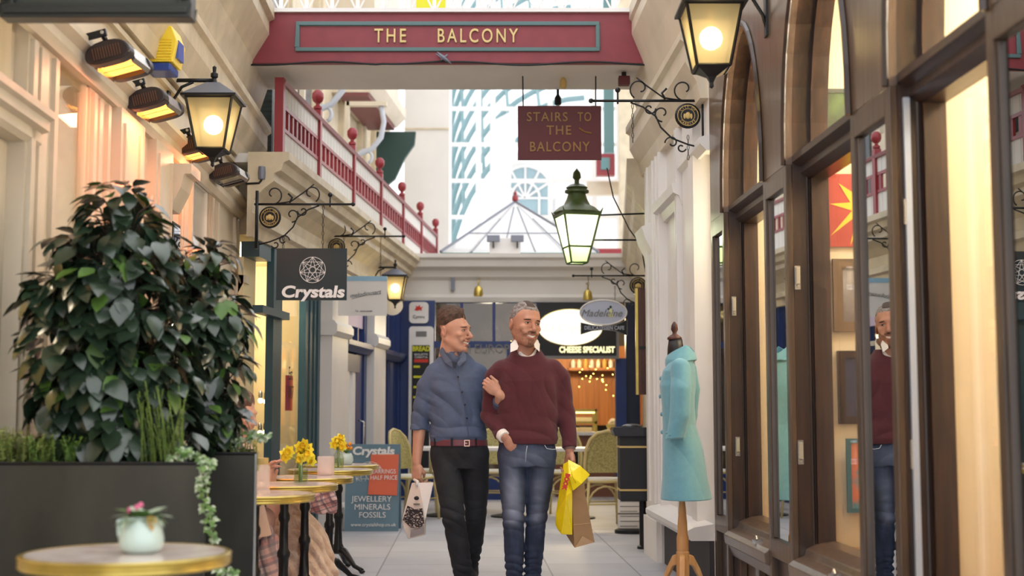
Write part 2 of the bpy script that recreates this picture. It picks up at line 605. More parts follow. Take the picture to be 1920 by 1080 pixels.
# ---- far left row of shops -------------------------------------------
b = MB()
b.wb(WF, 10.4, 17.0, -0.2, 0, 2.5, 3.02)
b.wb(WF, 12.35, 13.2, -0.2, 0, 0, 2.5)
b.wb(WF, 14.6, 15.4, -0.2, 0, 0, 2.5)
struct(b.build('wall_left_far', CREAM2))
b = MB()
b.mould(WF, [(0, 2.42), (.04, 2.42), (.06, 2.5), (.1, 2.52), (.1, 2.58), (.04, 2.6), (.05, 2.7), (.12, 2.78), (.2, 2.84), (.2, 2.9), (.25, 2.92), (.27, 2.98),
             (.31, 3.0), (.31, 3.06), (0, 3.06)], 9.9, 17.0)
struct(b.build('trim_5', CREAM2))
struct(MB().wb(WF, 10.0, 20.2, -1.3, .22, 3.0, 3.07).build('trim_6', OFFW))
for k, (y0, y1) in enumerate(((12.4, 13.15), (14.62, 15.36))):
    p = structure('trim_%d' % (7 + k), WF(y0, 0, 0))
    b = MB()
    b.wb(WF, y0, y1, 0, .13, 0, 2.42)
    b.build('pilaster', WHITE, p, world=True)
    b = MB()
    b.mould(WF, [(0, 1.82), (.15, 1.82), (.18, 1.86), (.18, 1.92), (.15, 1.96), (0, 1.96)], y0 - .03, y1 + .03)
    b.mould(WF, [(0, 0), (.16, 0), (.16, .2), (.13, .24), (0, .24)], y0 - .02, y1 + .02)
    b.build('capital', WHITE, p, world=True)
# teal shopfront of the crystal shop
w = structure('window_4', WF(10.6, 0, 0))
b = MB()
b.wb(WF, 10.62, 10.9, -.03, .03, 0, 2.42); b.wb(WF, 11.75, 12.35, -.03, .03, 0, 2.42)
b.wb(WF, 10.9, 11.75, -.03, .02, 2.12, 2.42); b.wb(WF, 10.9, 11.75, -.03, .02, 0, .35)
b.wb(WF, 10.2, 10.55, -.12, .02, 2.3, 2.42)
b.wb(WF, 10.1, 10.95, 0, .08, 1.86, 1.92)
for yy in (11.88, 12.05, 12.2): b.wb(WF, yy, yy + .03, .03, .042, .1, 2.3)
b.build('window_frame', TEAL, w, world=True)
MB().wb(WF, 10.9, 11.75, -.02, -.012, .35, 2.12).build('window_glass', GLASS, w, world=True)
text('window_lettering', 'Est.\n1987', .16, WF(11.4, -.011, 1.35), BLACKT, w, .0006, rz=math.pi / 2, world=True)
b = MB()
b.wb(WF, 10.2, 12.4, -1.1, -1.05, 0, 2.5); b.wb(WF, 12.3, 12.35, -1.1, -.12, 0, 2.5); b.wb(WF, 10.2, 12.3, -1.05, -.2, 2.45, 2.5)
b.wb(WF, 10.2, 10.55, -.14, -.1, 0, 2.3)
struct(b.build('wall_crystal_shop', mat('warm_interior', (232, 212, 164), 0.6)))
lamp('crystal_shop_lamp', 'POINT', WF(11.3, -.55, 2.2), 26, (1, .9, .72), .08)
for k, (yy, zz) in enumerate(((11.9, 1.2), (11.9, .93), (12.1, 1.21), (12.1, .92))):
    l_ = thing('downlight', ('upper' if zz > 1 else 'lower') + (' round glowing lamp glass inside crystal shop window' if k < 2 else ' deeper round glowing lamp inside crystal shop window, beside the post'), 'lamp', WF(yy, -.35 - .1 * (k // 2), zz))
    MB().ball((0, 0, 0), .022).build('bulb', BULB, l_, smooth=True)
    MB().lathe([(.012, .02), (.02, .03), (.02, .07), (.008, .09)], n=12).build('holder', CHROME, l_, smooth='auto')
# shelf case in the shop
s_ = thing('display_shelf', 'pale shelf rack with small goods behind the crystal shop glass', 'shelf', WF(11.9, -.5, 0))
b = MB()
for zz in (.4, .8, 1.1, 1.45): b.wb(WF, 11.0, 12.2, -.9, -.6, zz, zz + .02)
b.build('shelf', BEIGE, s_, world=True)
MB().wb(WF, 11.0, 11.03, -.9, -.6, 0, 1.8).build('side_panel', BEIGE, s_, world=True); MB().wb(WF, 12.17, 12.2, -.9, -.6, 0, 1.8).build('side_panel', BEIGE, s_, world=True)
b_ = MB().wb(WF, 11.35, 11.6, -.045, -.04, 1.12, 1.42).build('window_poster', REDT)
tag(b_, 'small red and white poster stuck inside the crystal shop window', 'poster')
# blue shop, two bays
for k, (y0, y1, nn) in enumerate(((13.2, 14.6, 5), (15.4, 17.0, 6))):
    w = structure('window_%d' % nn, WF(y0, 0, 0))
    b = MB()
    b.wb(WF, y0, y0 + .12, -.1, .05, 0, 2.42); b.wb(WF, y1 - .14, y1, -.1, .05, 0, 2.42)
    b.wb(WF, y0 + .12, y1 - .14, -.1, .05, 0, .45)
    b.mould(WF, [(-.05, 1.72), (.08, 1.72), (.13, 1.78), (.13, 1.83), (-.05, 1.83)], y0, y1)
    for i in range(1, 4):
        yy = y0 + (y1 - y0) * i / 4
        b.wb(WF, yy - .03, yy + .03, -.06, .02, 1.83, 2.42)
    if k == 0: b.wb(WF, y1 - .5, y1 - .14, -.05, .03, .45, 1.72)
    else: b.wb(WF, y0 + .7, y1 - .14, -.05, .03, .45, 1.72)
    b.build('window_frame', BLUE, w, world=True)
    MB().wb(WF, y0 + .12, y1 - .14, -.03, -.022, .45, 2.42).build('window_glass', GLASS, w, world=True)
    if k == 0:
        b = MB()
        b.wb(WF, y0 + .3, y0 + .45, -.02, .05, .3, 1.6); b.wb(WF, y0 + .62, y0 + .77, -.02, .05, .3, 1.6)
        b.build('door_rail', WHITE, w, world=True)
        MB().wb(WF, y0 + .12, y0 + .95, -.02, .06, 1.52, 1.7).build('notice_band', GREYM, w, world=True)
        MB().tube([WF(y0 + .95, .05, .72), WF(y0 + .95, .11, .74), WF(y0 + .95, .11, 1.0), WF(y0 + .95, .05, 1.02)], .012, 6).build('door_handle', CHROME, w, world=True, smooth=True)
struct(MB().wb(WF, 13.2, 17, -.9, -.85, 0, 2.5).build('wall_blue_shop', mat('dim_blue_interior', (60, 56, 60), 0.6)))
struct(MB().wb(WF, 13.22, 14.58, .0, .03, 2.0, 2.42).build('trim_9', LILAC))
# menu board in the blue shop's second bay
mb_ = thing('menu_board', 'slim white-framed menu board fixed on the left blue shopfront', 'sign', WF(15.5, .06, .5))
MB().wb(WF, 15.46, 15.62, .055, .08, .5, 1.66).build('board_frame', WHITE, mb_, world=True)
MB().wb(WF, 15.48, 15.6, .08, .085, .6, 1.6).build('board_face', DARKT, mb_, world=True)

# balcony railing: every post, run of rails and the boards
PY = [10.32, 11.66, 13.25, 14.85, 16.45, 18.05, 19.65]
rl = thing('balcony_railing', 'dark red and white balcony railing with ball-topped posts above the left shops', 'railing', WF(10.06, .2, 3.07))
for y in PY:
    b = MB()
    b.wb(WF, y - .035, y + .035, .095, .165, 3.02, 3.78 if y > 11 else 3.73)
    x_, y_, z_ = WF(y, .13, 3.78)
    if y > 11: b.lathe([(q_ * .86, w_) for q_, w_ in ((.03, 0), (.045, .01), (.045, .03), (.022, .045), (.022, .06), (.05, .08), (.062, .11), (.06, .15), (.03, .18), (0, .185))], (x_, y_, z_), 14)
    b.build('post', RED2, rl, world=True, smooth='auto')
for y0, y1 in zip(PY[:-1], PY[1:]):
    b = MB()
    b.mould(WF, [(.09, 3.68), (.165, 3.68), (.175, 3.71), (.125, 3.735), (.085, 3.71)], y0, y1)
    b.build('handrail', mat('faded_red', (150, 96, 100), .5) if 'faded_red' not in MATS else MATS['faded_red'], rl, world=True)
    b = MB()
    b.wb(WF, y0, y1, .115, .15, 3.50, 3.53); b.wb(WF, y0, y1, .115, .15, 3.32, 3.35)
    nb = 9
    for i in range(nb):
        yy = y0 + .1 + (y1 - y0 - .2) * i / (nb - 1)
        b.wb(WF, yy - .025, yy + .025, .12, .145, 3.35, 3.5)
    b.build('baluster', RED2, rl, world=True)
    b = MB()
    nbd = 12
    for i in range(nbd):
        a = y0 + (y1 - y0) * i / nbd
        c = a + (y1 - y0) / nbd - .012
        b.wb(WF, a, c, .115, .14, 3.53, 3.69); b.wb(WF, a, c, .115, .14, 3.05, 3.32)
    b.wb(WF, y0, y1, .115, .133, 3.05, 3.32); b.wb(WF, y0, y1, .115, .133, 3.53, 3.69)
    b.build('boarding', OFFW, rl, world=True)
# upper storey on the left, behind the balcony
b = MB()
b.wb(WF, 10.9, 23.5, -1.35, -1.2, 3.07, 9.0)
for y in (12.2, 13.9, 15.6, 17.3, 19.0, 20.4, 21.6):
    b.wb(WF, y, y + .25, -1.2, -1.12, 3.07, 9); b.wb(WF, y + .07, y + .18, -1.12, -1.08, 3.07, 9)
struct(b.build('wall_left_upper', CREAM2))
b = MB()
for y in (13.1, 14.8, 16.5): b.wb(WF, y, y + .65, -1.2, -1.17, 3.4, 6)
struct(b.build('trim_10', mat('upper_window_dark', (70, 74, 78), .2)))
o_ = thing('bay_window', 'projecting cream bay window with red-brown underside above the balcony railing', 'bay window', WF(18.6, -1.1, 5.3))
MB().wb(WF, 18.6, 20.8, -1.2, -.62, 5.75, 9).mould(WF, [(-1.2, 5.6), (-.66, 5.6), (-.52, 5.75), (-.52, 5.9), (-1.2, 5.9)], 18.5, 20.9).build('bay_wall', CREAM, o_, world=True)
MB().wb(WF, 18.5, 20.8, -1.1, -.68, 5.54, 5.6).build('soffit', mat('red_brown_boards_soffit', (120, 66, 62), .6, var=.2, stretch=(20, 1, 1)), o_, world=True)
b = MB()
bx_, by_, bz_ = WF(20.7, -.95, 5.5)
b.prism([(bx_, by_, bz_), (bx_ + .62, by_, bz_), (bx_ + .6, by_, bz_ - .2), (bx_ + .45, by_, bz_ - .42), (bx_ + .3, by_, bz_ - .75), (bx_, by_, bz_ - 1.0)], (0, .12, 0))
b.build('corbel', GREENBK, o_, world=True)


def scroll_bracket(Y, label):
    x, y, z = WF(Y, -.88, 0)
    t = thing('scroll_bracket', label, 'bracket', (x, y, 4.55))
    b = MB()
    pts = [(0, 0, 0), (.12, 0, .12), (.3, 0, .2), (.42, 0, .36), (.46, 0, .58), (.42, 0, .8)]
    b.tube(pts, [.036, .034, .038, .04, .036, .036], 8)
    b.tube(arc((.2, 0, .08), .1, -60, 240, 14), .024, 6)
    b.build('scroll', mat('grey_white_iron', (186, 190, 198), .5) if 'grey_white_iron' not in MATS else MATS['grey_white_iron'], t, smooth=True)
    MB().box(-.06, .5, -.05, .05, .8, .86).box(-.08, -.02, -.05, .05, -.1, .86).build('frame', CREAM, t)


scroll_bracket(18.3, 'pale grey curled iron bracket on upper wall below the bay window')
scroll_bracket(15.6, 'pale grey curled iron bracket high on upper wall, cut by the red beam')

struct(MB().box(at(476, 200, 11.15).x, at(512, 200, 11.15).x, 11.1, 11.2, 3.07, 4.1).build('trim_26', mat('dark_louvre', (44, 62, 62), .5, rgb2=(20, 26, 26), vscale=5, stretch=(1, 1, 9))))
# ---- the end building -------------------------------------------------
EY = 17.0
def ex(px): return (px - 960.0) * EY / 2510.0
def ez(py): return at(960, py, EY).z
b = MB()
b.box(-1.9, 2.2, EY, EY + .2, 2.52, 3.0)
struct(b.build('wall_back', CREAM2))
b = MB()
prof = [(0, 2.5), (-.03, 2.5), (-.05, 2.56), (-.02, 2.6), (-.02, 2.78), (-.08, 2.82), (-.1, 2.9), (-.2, 2.94), (-.22, 3.02), (-.26, 3.05), (-.26, 3.1), (0.1, 3.1), (.1, 2.5)]
vs0 = [(-1.5, EY + a, z) for a, z in prof]
b.prism(vs0, (3.35, 0, 0))
struct(b.build('trim_11', OFFW))
struct(MB().box(-1.6, 2.2, EY + .1, 22, 3.0, 3.05).build('trim_12', OFFW))
# shopfront of the end shop
w = structure('window_7', (ex(750), EY, 0))
b = MB()
b.box(ex(750), ex(815), EY - .04, EY + .12, 0, 2.52)
b.box(ex(815), ex(1010), EY, EY + .08, 0, ez(880))
b.box(ex(815), ex(1012), EY - .02, EY + .08, ez(652), ez(640))
b.box(ex(815), ex(1200), EY, EY + .08, ez(568), 2.52)
for p in (862, 923, 1006): b.box(ex(p), ex(p + 6), EY - .02, EY + .08, ez(640), 2.5)
for p in (862, 950): b.box(ex(p), ex(p + 6), EY - .02, EY + .08, 0, ez(652))
b.box(ex(1154), ex(1174), EY - .06, EY + .1, 0, ez(672))
b.build('window_frame', BLUE, w, world=True)
MB().box(ex(815), ex(1006), EY + .03, EY + .036, ez(880), ez(640)).box(ex(815), ex(1006), EY + .03, EY + .036, ez(640), 2.5).build('window_glass', GLASS, w, world=True)
MB().box(ex(1174), ex(1200), EY - .02, EY + .1, 0, 2.5).build('side_panel', NAVY, w, world=True)
# interior
b = MB()
b.box(-1.7, 2.2, 20.5, 20.6, 0, 3.0); b.box(2.1, 2.2, EY, 20.5, 0, 3.0); b.box(-1.7, -1.6, EY, 20.5, 0, 3)
struct(b.build('wall_end_shop', mat('dim_shop_wall', (62, 52, 46), .6, var=.4, vscale=6)))
struct(MB().box(ex(1005) + .0, 2.0, 20.3, 20.48, 0.9, 2.1).build('trim_13', ORANGEW))
lamp('end_shop_lamp', 'POINT', (1.0, 18.6, 2.2), 80, (1, .76, .42), .15)
lamp('end_shop_window_lamp', 'POINT', (-.3, 18.8, 2.2), 14, (1, .86, .62), .15)
MB
sh_ = thing('wall_shelf', 'lit wooden shelf of small pale jars on the orange boards of the end shop', 'shelf', (1.4, 20.2, 1.75))
MB().box(.85, 1.75, 20.0, 20.3, 1.72, 1.76).build('shelf_board', ORANGEW, sh_, world=True)
for i in range(9):
    jj = thing('storage_jar', ['pale jar', 'cream jar', 'amber jar'][i % 3] + ' on the lit shelf, ' + ['first', 'second', 'third', 'fourth', 'fifth', 'sixth', 'seventh', 'eighth', 'ninth'][i] + ' along it', 'jar', (.92 + i * .095, 20.12, 1.76), group='jars on the lit shelf')
    MB().lathe([(.03, 0), (.034, .01), (.034, .09), (.022, .11), (.022, .125)], n=10).build('body', [PAPER, BEIGE, AMBER][i % 3], jj, smooth='auto')
    MB().lathe([(.024, .125), (.024, .145)], n=10).build('lid', BRASS, jj, smooth='auto')
# glass display case
dc = thing('display_case', 'brass-framed lit glass display counter inside the end shop', 'display case', (ex(1095), 17.8, 0))
cx0, cx1 = .62, 1.12
b = MB()
for x in (cx0, cx1 - .03):
    for y in (17.6, 18.1): b.box(x, x + .03, y, y + .03, .8, 1.14)
for z in (1.11, .95, .8): b.box(cx0, cx1, 17.6, 17.63, z, z + .03)
b.build('case_frame', BRASS, dc, world=True)
MB().box(cx0 - .05, cx1 + .5, 17.55, 18.2, 0, .8).build('counter', mat('brown_counter', (120, 74, 52), .5), dc, world=True)
MB().box(cx0 - .1, cx1 + .55, 17.5, 18.25, .8, .84).build('counter_top', WHITE, dc, world=True)
MB().box(cx0 + .03, cx1 - .03, 17.66, 17.7, 1.085, 1.105).build('light_strip', CASELIT, dc, world=True)
MB().box(cx0 + .03, cx1 - .03, 17.61, 17.615, .83, 1.11).build('case_glass', GLASS, dc, world=True)
MB().box(cx0 + .06, cx1 - .06, 17.75, 17.95, .84, .9).box(cx0 + .06, cx1 - .06, 17.75, 17.95, .98, 1.03).build('cakes', BEIGE, dc, world=True)
bs_ = thing('bread_basket', 'heap of pale loaves in a basket beside the lit display counter', 'basket', (1.38, 17.75, .84))
MB().lathe([(.1, 0), (.14, .1), (.13, .1), (.09, .01), (0, .01)], n=16).build('basket', RATTAN, bs_, smooth='auto')
b = MB()
for i in range(7): b.ball((rnd.uniform(-.07, .07), rnd.uniform(-.06, .06), .1 + rnd.uniform(0, .05)), (.05, .03, .03), 8, 6)
b.build('bread', BEIGE, bs_, smooth=True)
# fairy lights
fl = thing('fairy_lights', 'string of tiny warm fairy lights glowing inside the end shop', 'lights', (1.1, 16.95, 1.9))
pts = []
for i in range(24):
    pts.append(at(1082 + rnd.uniform(0, 82), 682 + rnd.uniform(0, 34) + (14 if i % 3 == 0 else 0), 17.5))
pts.sort(key=lambda p: p.x)
pts += [at(1136, 731, 17.5), at(1150, 742, 17.5)]
MB().tube(pts, .002, 4).build('wire', GREENBK, fl, world=True)
for p in pts: MB().ball(p, .006, 8, 6).build('bulb', FAIRY, fl, world=True, smooth=True)
fl2 = thing('fairy_lights', 'few dim warm fairy lights behind the dark window beside the older man', 'lights', at(927, 645, 17.2))
pp = [at(x, y, 17.2) for x, y in ((925, 645), (940, 642), (958, 640), (975, 644))]
MB().tube(pp, .002, 4).build('wire', GREENBK, fl2, world=True)
for p in pp: MB().ball(p, .005, 8, 6).build('bulb', FAIRY, fl2, world=True, smooth=True)

# fascia sign with glowing oval
sg = thing('shop_sign', 'black fascia sign with a glowing cream oval on the end shop', 'sign', (ex(1085), EY - .06, ez(620)))
MB().box(ex(1008), ex(1160), EY - .12, EY - .02, ez(672), ez(568)).build('board', DARKT, sg, world=True)
b = MB()
for (a0, a1, c0, c1) in ((1150, 1160, 676, 655), ): pass
b.box(ex(1008), ex(1160), EY - .14, EY - .12, ez(674), ez(668)); b.box(ex(1155), ex(1160), EY - .14, EY - .12, ez(668), ez(620))
b.build('border', GREYT, sg, world=True)
oc = Vector((ex(1069), EY - .12, ez(615)))
ov = [(oc.x + .405 * math.cos(2 * math.pi * i / 48), oc.y, oc.z + .225 * math.sin(2 * math.pi * i / 48)) for i in range(48)]
MB().prism(ov, (0, -.04, 0)).build('oval_face', SIGNLIT, sg, world=True)
MB().tube(ov, .012, 6, closed=True).build('oval_rim', BRASS, sg, world=True)
text('lettering', 'La Crème', .15, (oc.x - .05, oc.y - .05, oc.z - .01), emis('pale_gold_script', (250, 232, 176), 1.0), sg, shear=.3, world=True)
text('lettering', 'CHEESE SPECIALIST', .105, (ex(1100), EY - .13, ez(657)), emis('lit_letters', (255, 240, 180), 1.1), sg, world=True, bold=.004, xs=.78)
tag(text('window_lettering', 'DELI EUROPA', .16, (ex(905), EY - .03, ez(655)), GREYT, None, xs=.9), 'grey painted lettering across the dark window of the end shop', 'lettering')
# white rounded plaque and the white menu board
pq = thing('wall_plaque', 'small white rounded plaque with red emblem on the blue end pilaster', 'sign', (ex(785), EY - .1, ez(587)))
def rrect(cx, cz, w_, h_, r, y):
    out = []
    for (sx, sz, a0) in ((1, 1, 0), (-1, 1, 90), (-1, -1, 180), (1, -1, 270)):
        for i in range(5):
            a = R(a0 + i * 22.5)
            out.append((cx + sx * (w_ / 2 - r) + r * math.cos(a), y, cz + sz * (h_ / 2 - r) + r * math.sin(a)))
    return out
MB().prism(rrect(ex(785), ez(587), .245, .27, .05, EY - .09), (0, .05, 0)).build('plaque', WHITE, pq, world=True)
b = MB(); b.prism([(ex(785) + x * .011, EY - .092, ez(579) + z * .011) for x, z in ((-5, -2), (-3, 1), (-4, 3), (-1, 2), (1, 4), (2, 1), (5, 2), (3, -1), (4, -3), (1, -2), (-2, -3))], (0, -.003, 0))
b.build('emblem', REDT, pq, world=True)
text('plaque_lettering', 'Cymru', .055, (ex(785), EY - .093, ez(595)), BLACKT, pq, world=True)
mn = thing('menu_board', 'tall white-framed menu board with yellow heading on the end pilaster', 'sign', (ex(790), EY - .1, .6))
MB().prism(rrect(ex(790), (ez(613) + ez(890)) / 2, .31, ez(613) - ez(890), .04, EY - .1), (0, .05, 0)).build('board_frame', WHITE, mn, world=True)
MB().box(ex(773), ex(806), EY - .106, EY - .1, ez(880), ez(648)).build('board_face', DARKT, mn, world=True)
text('heading', 'BREAD', .085, (ex(790), EY - .11, ez(655)), YELT, mn, world=True, xs=.85, bold=.003)
text('menu_text', 'BAGUETTE\nCIABATTA', .035, (ex(790), EY - .11, ez(668)), WHITET, mn, world=True)
MB().box(ex(777), ex(803), EY - .11, EY - .106, ez(680), ez(674)).build('red_band', REDT, mn, world=True)
b = MB()
for i in range(9): b.box(ex(776), ex(776 + 12 + (i * 7) % 14), EY - .11, EY - .106, ez(690 + i * 19), ez(686 + i * 19))
b.build('menu_lines', YELT, mn, world=True)
MB().box(ex(780), ex(800), EY - .104, EY - .1, ez(632), ez(622)).build('crest', GREYT, mn, world=True)
# spotlights on the fascia
for i, (px, py) in enumerate(((897, 545), (1102, 552))):
    p = at(px, py, EY - .3)
    t = thing('fascia_spotlight', ['small brass spotlight on end fascia above the dark windows', 'small brass spotlight on end fascia above the hanging oval sign'][i], 'lamp', p)
    MB().lathe([(.02, .06), (.05, .03), (.06, -.03), (.06, -.07), (.05, -.07), (.04, -.02), (.0, .04)], n=14).build('shade', BRASS, t, smooth='auto')
    MB().tube([(0, 0, .05), (0, -.02, .12), (0, .12, .16), (0, .28, .16)], .008, 6).build('arm', BRASS, t, smooth=True)
lamp('fascia_glow', 'SPOT', (ex(880), EY - .45, 2.5), 5, (1, .75, .35), .04, (R(-150), 0, 0))
b_ = MB().box(ex(845), ex(852), EY - .07, EY - .02, ez(545), ez(520)).build('alarm_sensor', GREYM)
tag(b_, 'tiny grey sensor box fixed on the cream end fascia', 'sensor')

# skylight roof above the end shop
PYR = 19.2
sk = thing('glass_roof', 'pyramid rooflight of milky glass with green eaves above the end shop', 'rooflight', (0, PYR, 3.05))
ap = at(966, 378, 20.6); el = at(826, 472, PYR); er = at(1122, 472, PYR)
bl = Vector((el.x, 22.4, el.z)); br_ = Vector((er.x, 22.4, er.z))
b = MB()
b.add([el, er, ap], [(0, 1, 2)]); b.add([el, bl, ap], [(0, 1, 2)]); b.add([er, br_, ap], [(0, 1, 2)]); b.add([bl, br_, ap], [(0, 1, 2)])
b.build('roof_glass', PANEW, sk, world=True)
b = MB()
for p in (el, er, bl, br_): b.tube([p, ap], .022, 6)
for f_ in (.2, .4, .6, .8):
    q = el.lerp(er, f_); b.tube([q, q.lerp(ap, .0) + (ap - q) * (1 - abs(.5 - f_) * 1.2)], .01, 4)
b.tube([el.lerp(ap, .35), er.lerp(ap, .35)], .01, 4)
b.build('glazing_bars', GREYM, sk, world=True)
MB().box(el.x, er.x, PYR - .02, PYR + .05, 3.32, 3.4).box(el.x, er.x, PYR - .02, PYR + .05, 3.05, 3.1).build('eaves', mat('sea_green_paint', (70, 120, 108), .5), sk, world=True)
MB().box(el.x, er.x, PYR, PYR + .04, 3.1, 3.32).build('low_wall', mat('dull_mauve', (150, 130, 138), .6, var=.4, vscale=9), sk, world=True)
MB().lathe([(.02, 0), (.05, .03), (.05, .08), (.02, .12), (.03, .14), (0, .2)], ap + Vector((0, 0, -.01)), 10).build('finial', RED2, sk, world=True, smooth='auto')
struct(MB().box(at(918, 480, 18.6).x, at(976, 480, 18.6).x, 18.5, 18.8, 3.05, at(940, 448, 18.6).z).build('trim_14', WHITE))
for i, px in enumerate((925, 970)):
    p = at(px, 448, 18.4)
    t = thing('floodlight', ['grey floodlight on left corner of the white roof block', 'grey floodlight on right corner of the white roof block'][i], 'lamp', p)
    MB().box(-.09, .09, -.05, .05, -.04, .05).build('housing', GREYM, t, bevel=.008)
    MB().box(-.01, .01, -.01, .12, -.12, -.04).build('bracket', IRON, t)

# tall white end wall and the great window behind
struct(MB().box(at(758, 300, 23).x, at(842, 300, 23).x, 23, 23.3, 2.0, 9.5).build('wall_back_upper', OFFW))
struct(MB().box(at(758, 300, 23).x, at(842, 300, 23).x, 22.97, 23, at(800, 243, 23).z, at(800, 243, 23).z + .025).build('trim_15', CREAM2))
WY = 26.0
w = structure('window_8', at(840, 480, WY))
b = MB()
for px in (842, 897, 924, 1032, 1114, 1160, 1200):
    x = at(px, 300, WY).x; b.box(x - .05, x + .05, WY - .05, WY + .05, 2.5, 9.5)
for py in (20, 95, 204, 271, 339, 407, 470):
    z = at(960, py, WY).z; b.box(at(840, 300, WY).x, at(1215, 300, WY).x, WY - .04, WY + .04, z - .035, z + .035)
b.build('window_bars', WHITE, w, world=True)
MB().box(at(842, 300, WY).x, at(1200, 300, WY).x, WY + .02, WY + .025, 2.5, 9.5).build('window_glass', GLASS, w, world=True)
# glazed vault ribs seen beyond the window
vt = thing('vault_ribs', 'sea-green curved iron ribs of the glass vault beyond the tall window', 'roof ribs', at(900, 400, 30))
TEALV = mat('sea_green_iron', (98, 136, 140), .5)
for i in range(11):
    Y = 28.5 + i * .6
    p0 = at(846, 500 - i * 40, Y); c_ = Vector((p0.x + 3.0, Y, p0.z - .6))
    b = MB()
    b.tube([c_ + Vector((-3.1 * math.cos(R(a)), 0, 3.9 * math.sin(R(a)))) for a in range(5, 96, 7)], .07, 6)
    b.build('rib', TEALV, vt, world=True, smooth=True)
b = MB()
for a in (14, 28, 42, 56, 70):
    pts = []
    for i in range(11):
        Y = 28.5 + i * .6; p0 = at(846, 500 - i * 40, Y)
        pts.append(Vector((p0.x + 3.0 - 3.1 * math.cos(R(a)), Y, p0.z - .6 + 3.9 * math.sin(R(a)))))
    b.tube(pts, .045, 5)
b.build('purlin', TEALV, vt, world=True, smooth=True)
# neighbouring white block with fan window, and gable
w = structure('window_9', at(985, 360, 29))
fc = at(985, 372, 29)
b = MB(); rr = .62
b.prism([(fc.x + rr * math.cos(R(a)), 29, fc.z + rr * 1.15 * math.sin(R(a))) for a in range(0, 181, 10)] + [(fc.x - rr, 29, fc.z - .8), (fc.x + rr, 29, fc.z - .8)], (0, .03, 0))
b.build('pane', mat('teal_glass', (132, 164, 172), .2), w, world=True)
b = MB()
for a in range(0, 181, 30): b.tube([(fc.x, 28.97, fc.z), (fc.x + rr * math.cos(R(a)), 28.97, fc.z + rr * 1.15 * math.sin(R(a)))], .025, 5)
for s_c in (1, .5): b.tube([(fc.x + rr * s_c * math.cos(R(a)), 28.97, fc.z + rr * s_c * 1.15 * math.sin(R(a))) for a in range(0, 181, 10)], .03, 5)
for x in (-.3, .3): b.tube([(fc.x + x, 28.97, fc.z), (fc.x + x, 28.97, fc.z - .8)], .025, 5)
b.tube([(fc.x - rr, 28.97, fc.z - .4), (fc.x + rr, 28.97, fc.z - .4)], .025, 5)
b.build('fan_bars', WHITE, w, world=True)
struct(MB().box(at(925, 300, 29.2).x, at(1240, 300, 29.2).x, 29.1, 29.4, 2, at(960, 285, 29.2).z).build('wall_beyond', WHITE))
g0, g1, g2, g3, g4 = at(922, 480, 27.5), at(922, 228, 27.5), at(975, 200, 27.5), at(1010, 200, 27.5), at(952, 480, 27.5)
struct(MB().prism([g0, g1, g2, at(960, 300, 27.5), g4], (0, .2, 0)).build('wall_beyond_gable', WHITE))
# upper right facade with teal strip and the red framed window
struct(MB().box(at(1162, 300, 24).x, at(1300, 300, 24).x, 24, 24.3, 2.5, 9.5).build('wall_right_upper', CREAM2))
w = structure('window_10', at(1135, 310, 24.5))
p0, p1 = at(1118, 330, 24.5), at(1152, 290, 24.5)
b = MB(); b.box(p0.x, p1.x, 24.4, 24.6, p0.z, p1.z); b.build('window_frame', RED2, w, world=True)
MB().box(p0.x + .08, p1.x - .1, 24.37, 24.4, p0.z + .1, p1.z - .08).build('pane', TEALV, w, world=True)
struct(MB().box(at(1133, 300, 25).x, at(1152, 300, 25).x, 25, 25.2, at(1140, 286, 25).z, 9).build('trim_16', TEALV))
struct(MB().box(at(1100, 300, 24.7).x, at(1170, 300, 24.7).x, 24.7, 24.9, at(960, 365, 24.7).z, at(960, 340, 24.7).z).build('trim_17', CREAM))
struct(MB().box(at(1106, 300, 21).x, at(1190, 300, 21).x, 21, 21.1, 3.1, at(960, 466, 21).z).build('trim_18', RED2))

# ---- far right wall ---------------------------------------------------
b = MB()
b.wb(WG, 10.7, 17.0, -.2, 0, 0, 3.0)
struct(b.build('wall_right_far', CREAM))
struct(MB().mould(WG, [(0, 2.42), (.04, 2.42), (.06, 2.5), (.1, 2.58), (.05, 2.62), (.12, 2.78), (.18, 2.84), (.2, 2.95), (.25, 3.0), (.25, 3.2), (0, 3.2)], 10.9, 17.0).build('trim_19', CREAM2))
b = MB()
b.mould(WG, [(-.3, 3.2), (.0, 3.2), (.02, 3.5), (.08, 3.7), (-.3, 3.7)], 11.5, 17)
b.wb(WG, 10.9, 17, -.5, -.1, 3.2, 4.2)
for y in (11.3, 12.2, 13.2, 14.4): b.wb(WG, y, y + .2, -.1, .08, 3.2, 4.6)
struct(b.build('wall_right_far_upper', CREAM2))
gb = thing('gutter_pipe', 'bundle of dark cables and pipe running down the far right corner', 'pipe', (at(1222, 300, 10.95)))
MB().tube([at(1214, 175, 10.9), at(1214, 250, 10.9), at(1216, 300, 10.9)], .03, 8).build('pipe', IRON, gb, world=True, smooth=True)
MB().tube([at(1138, 315, 11.2), at(1150, 370, 11.2), at(1180, 430, 11.2), at(1202, 460, 11.1), at(1212, 520, 11.0)], .006, 6).build('cable', IRON, gb, world=True, smooth=True)

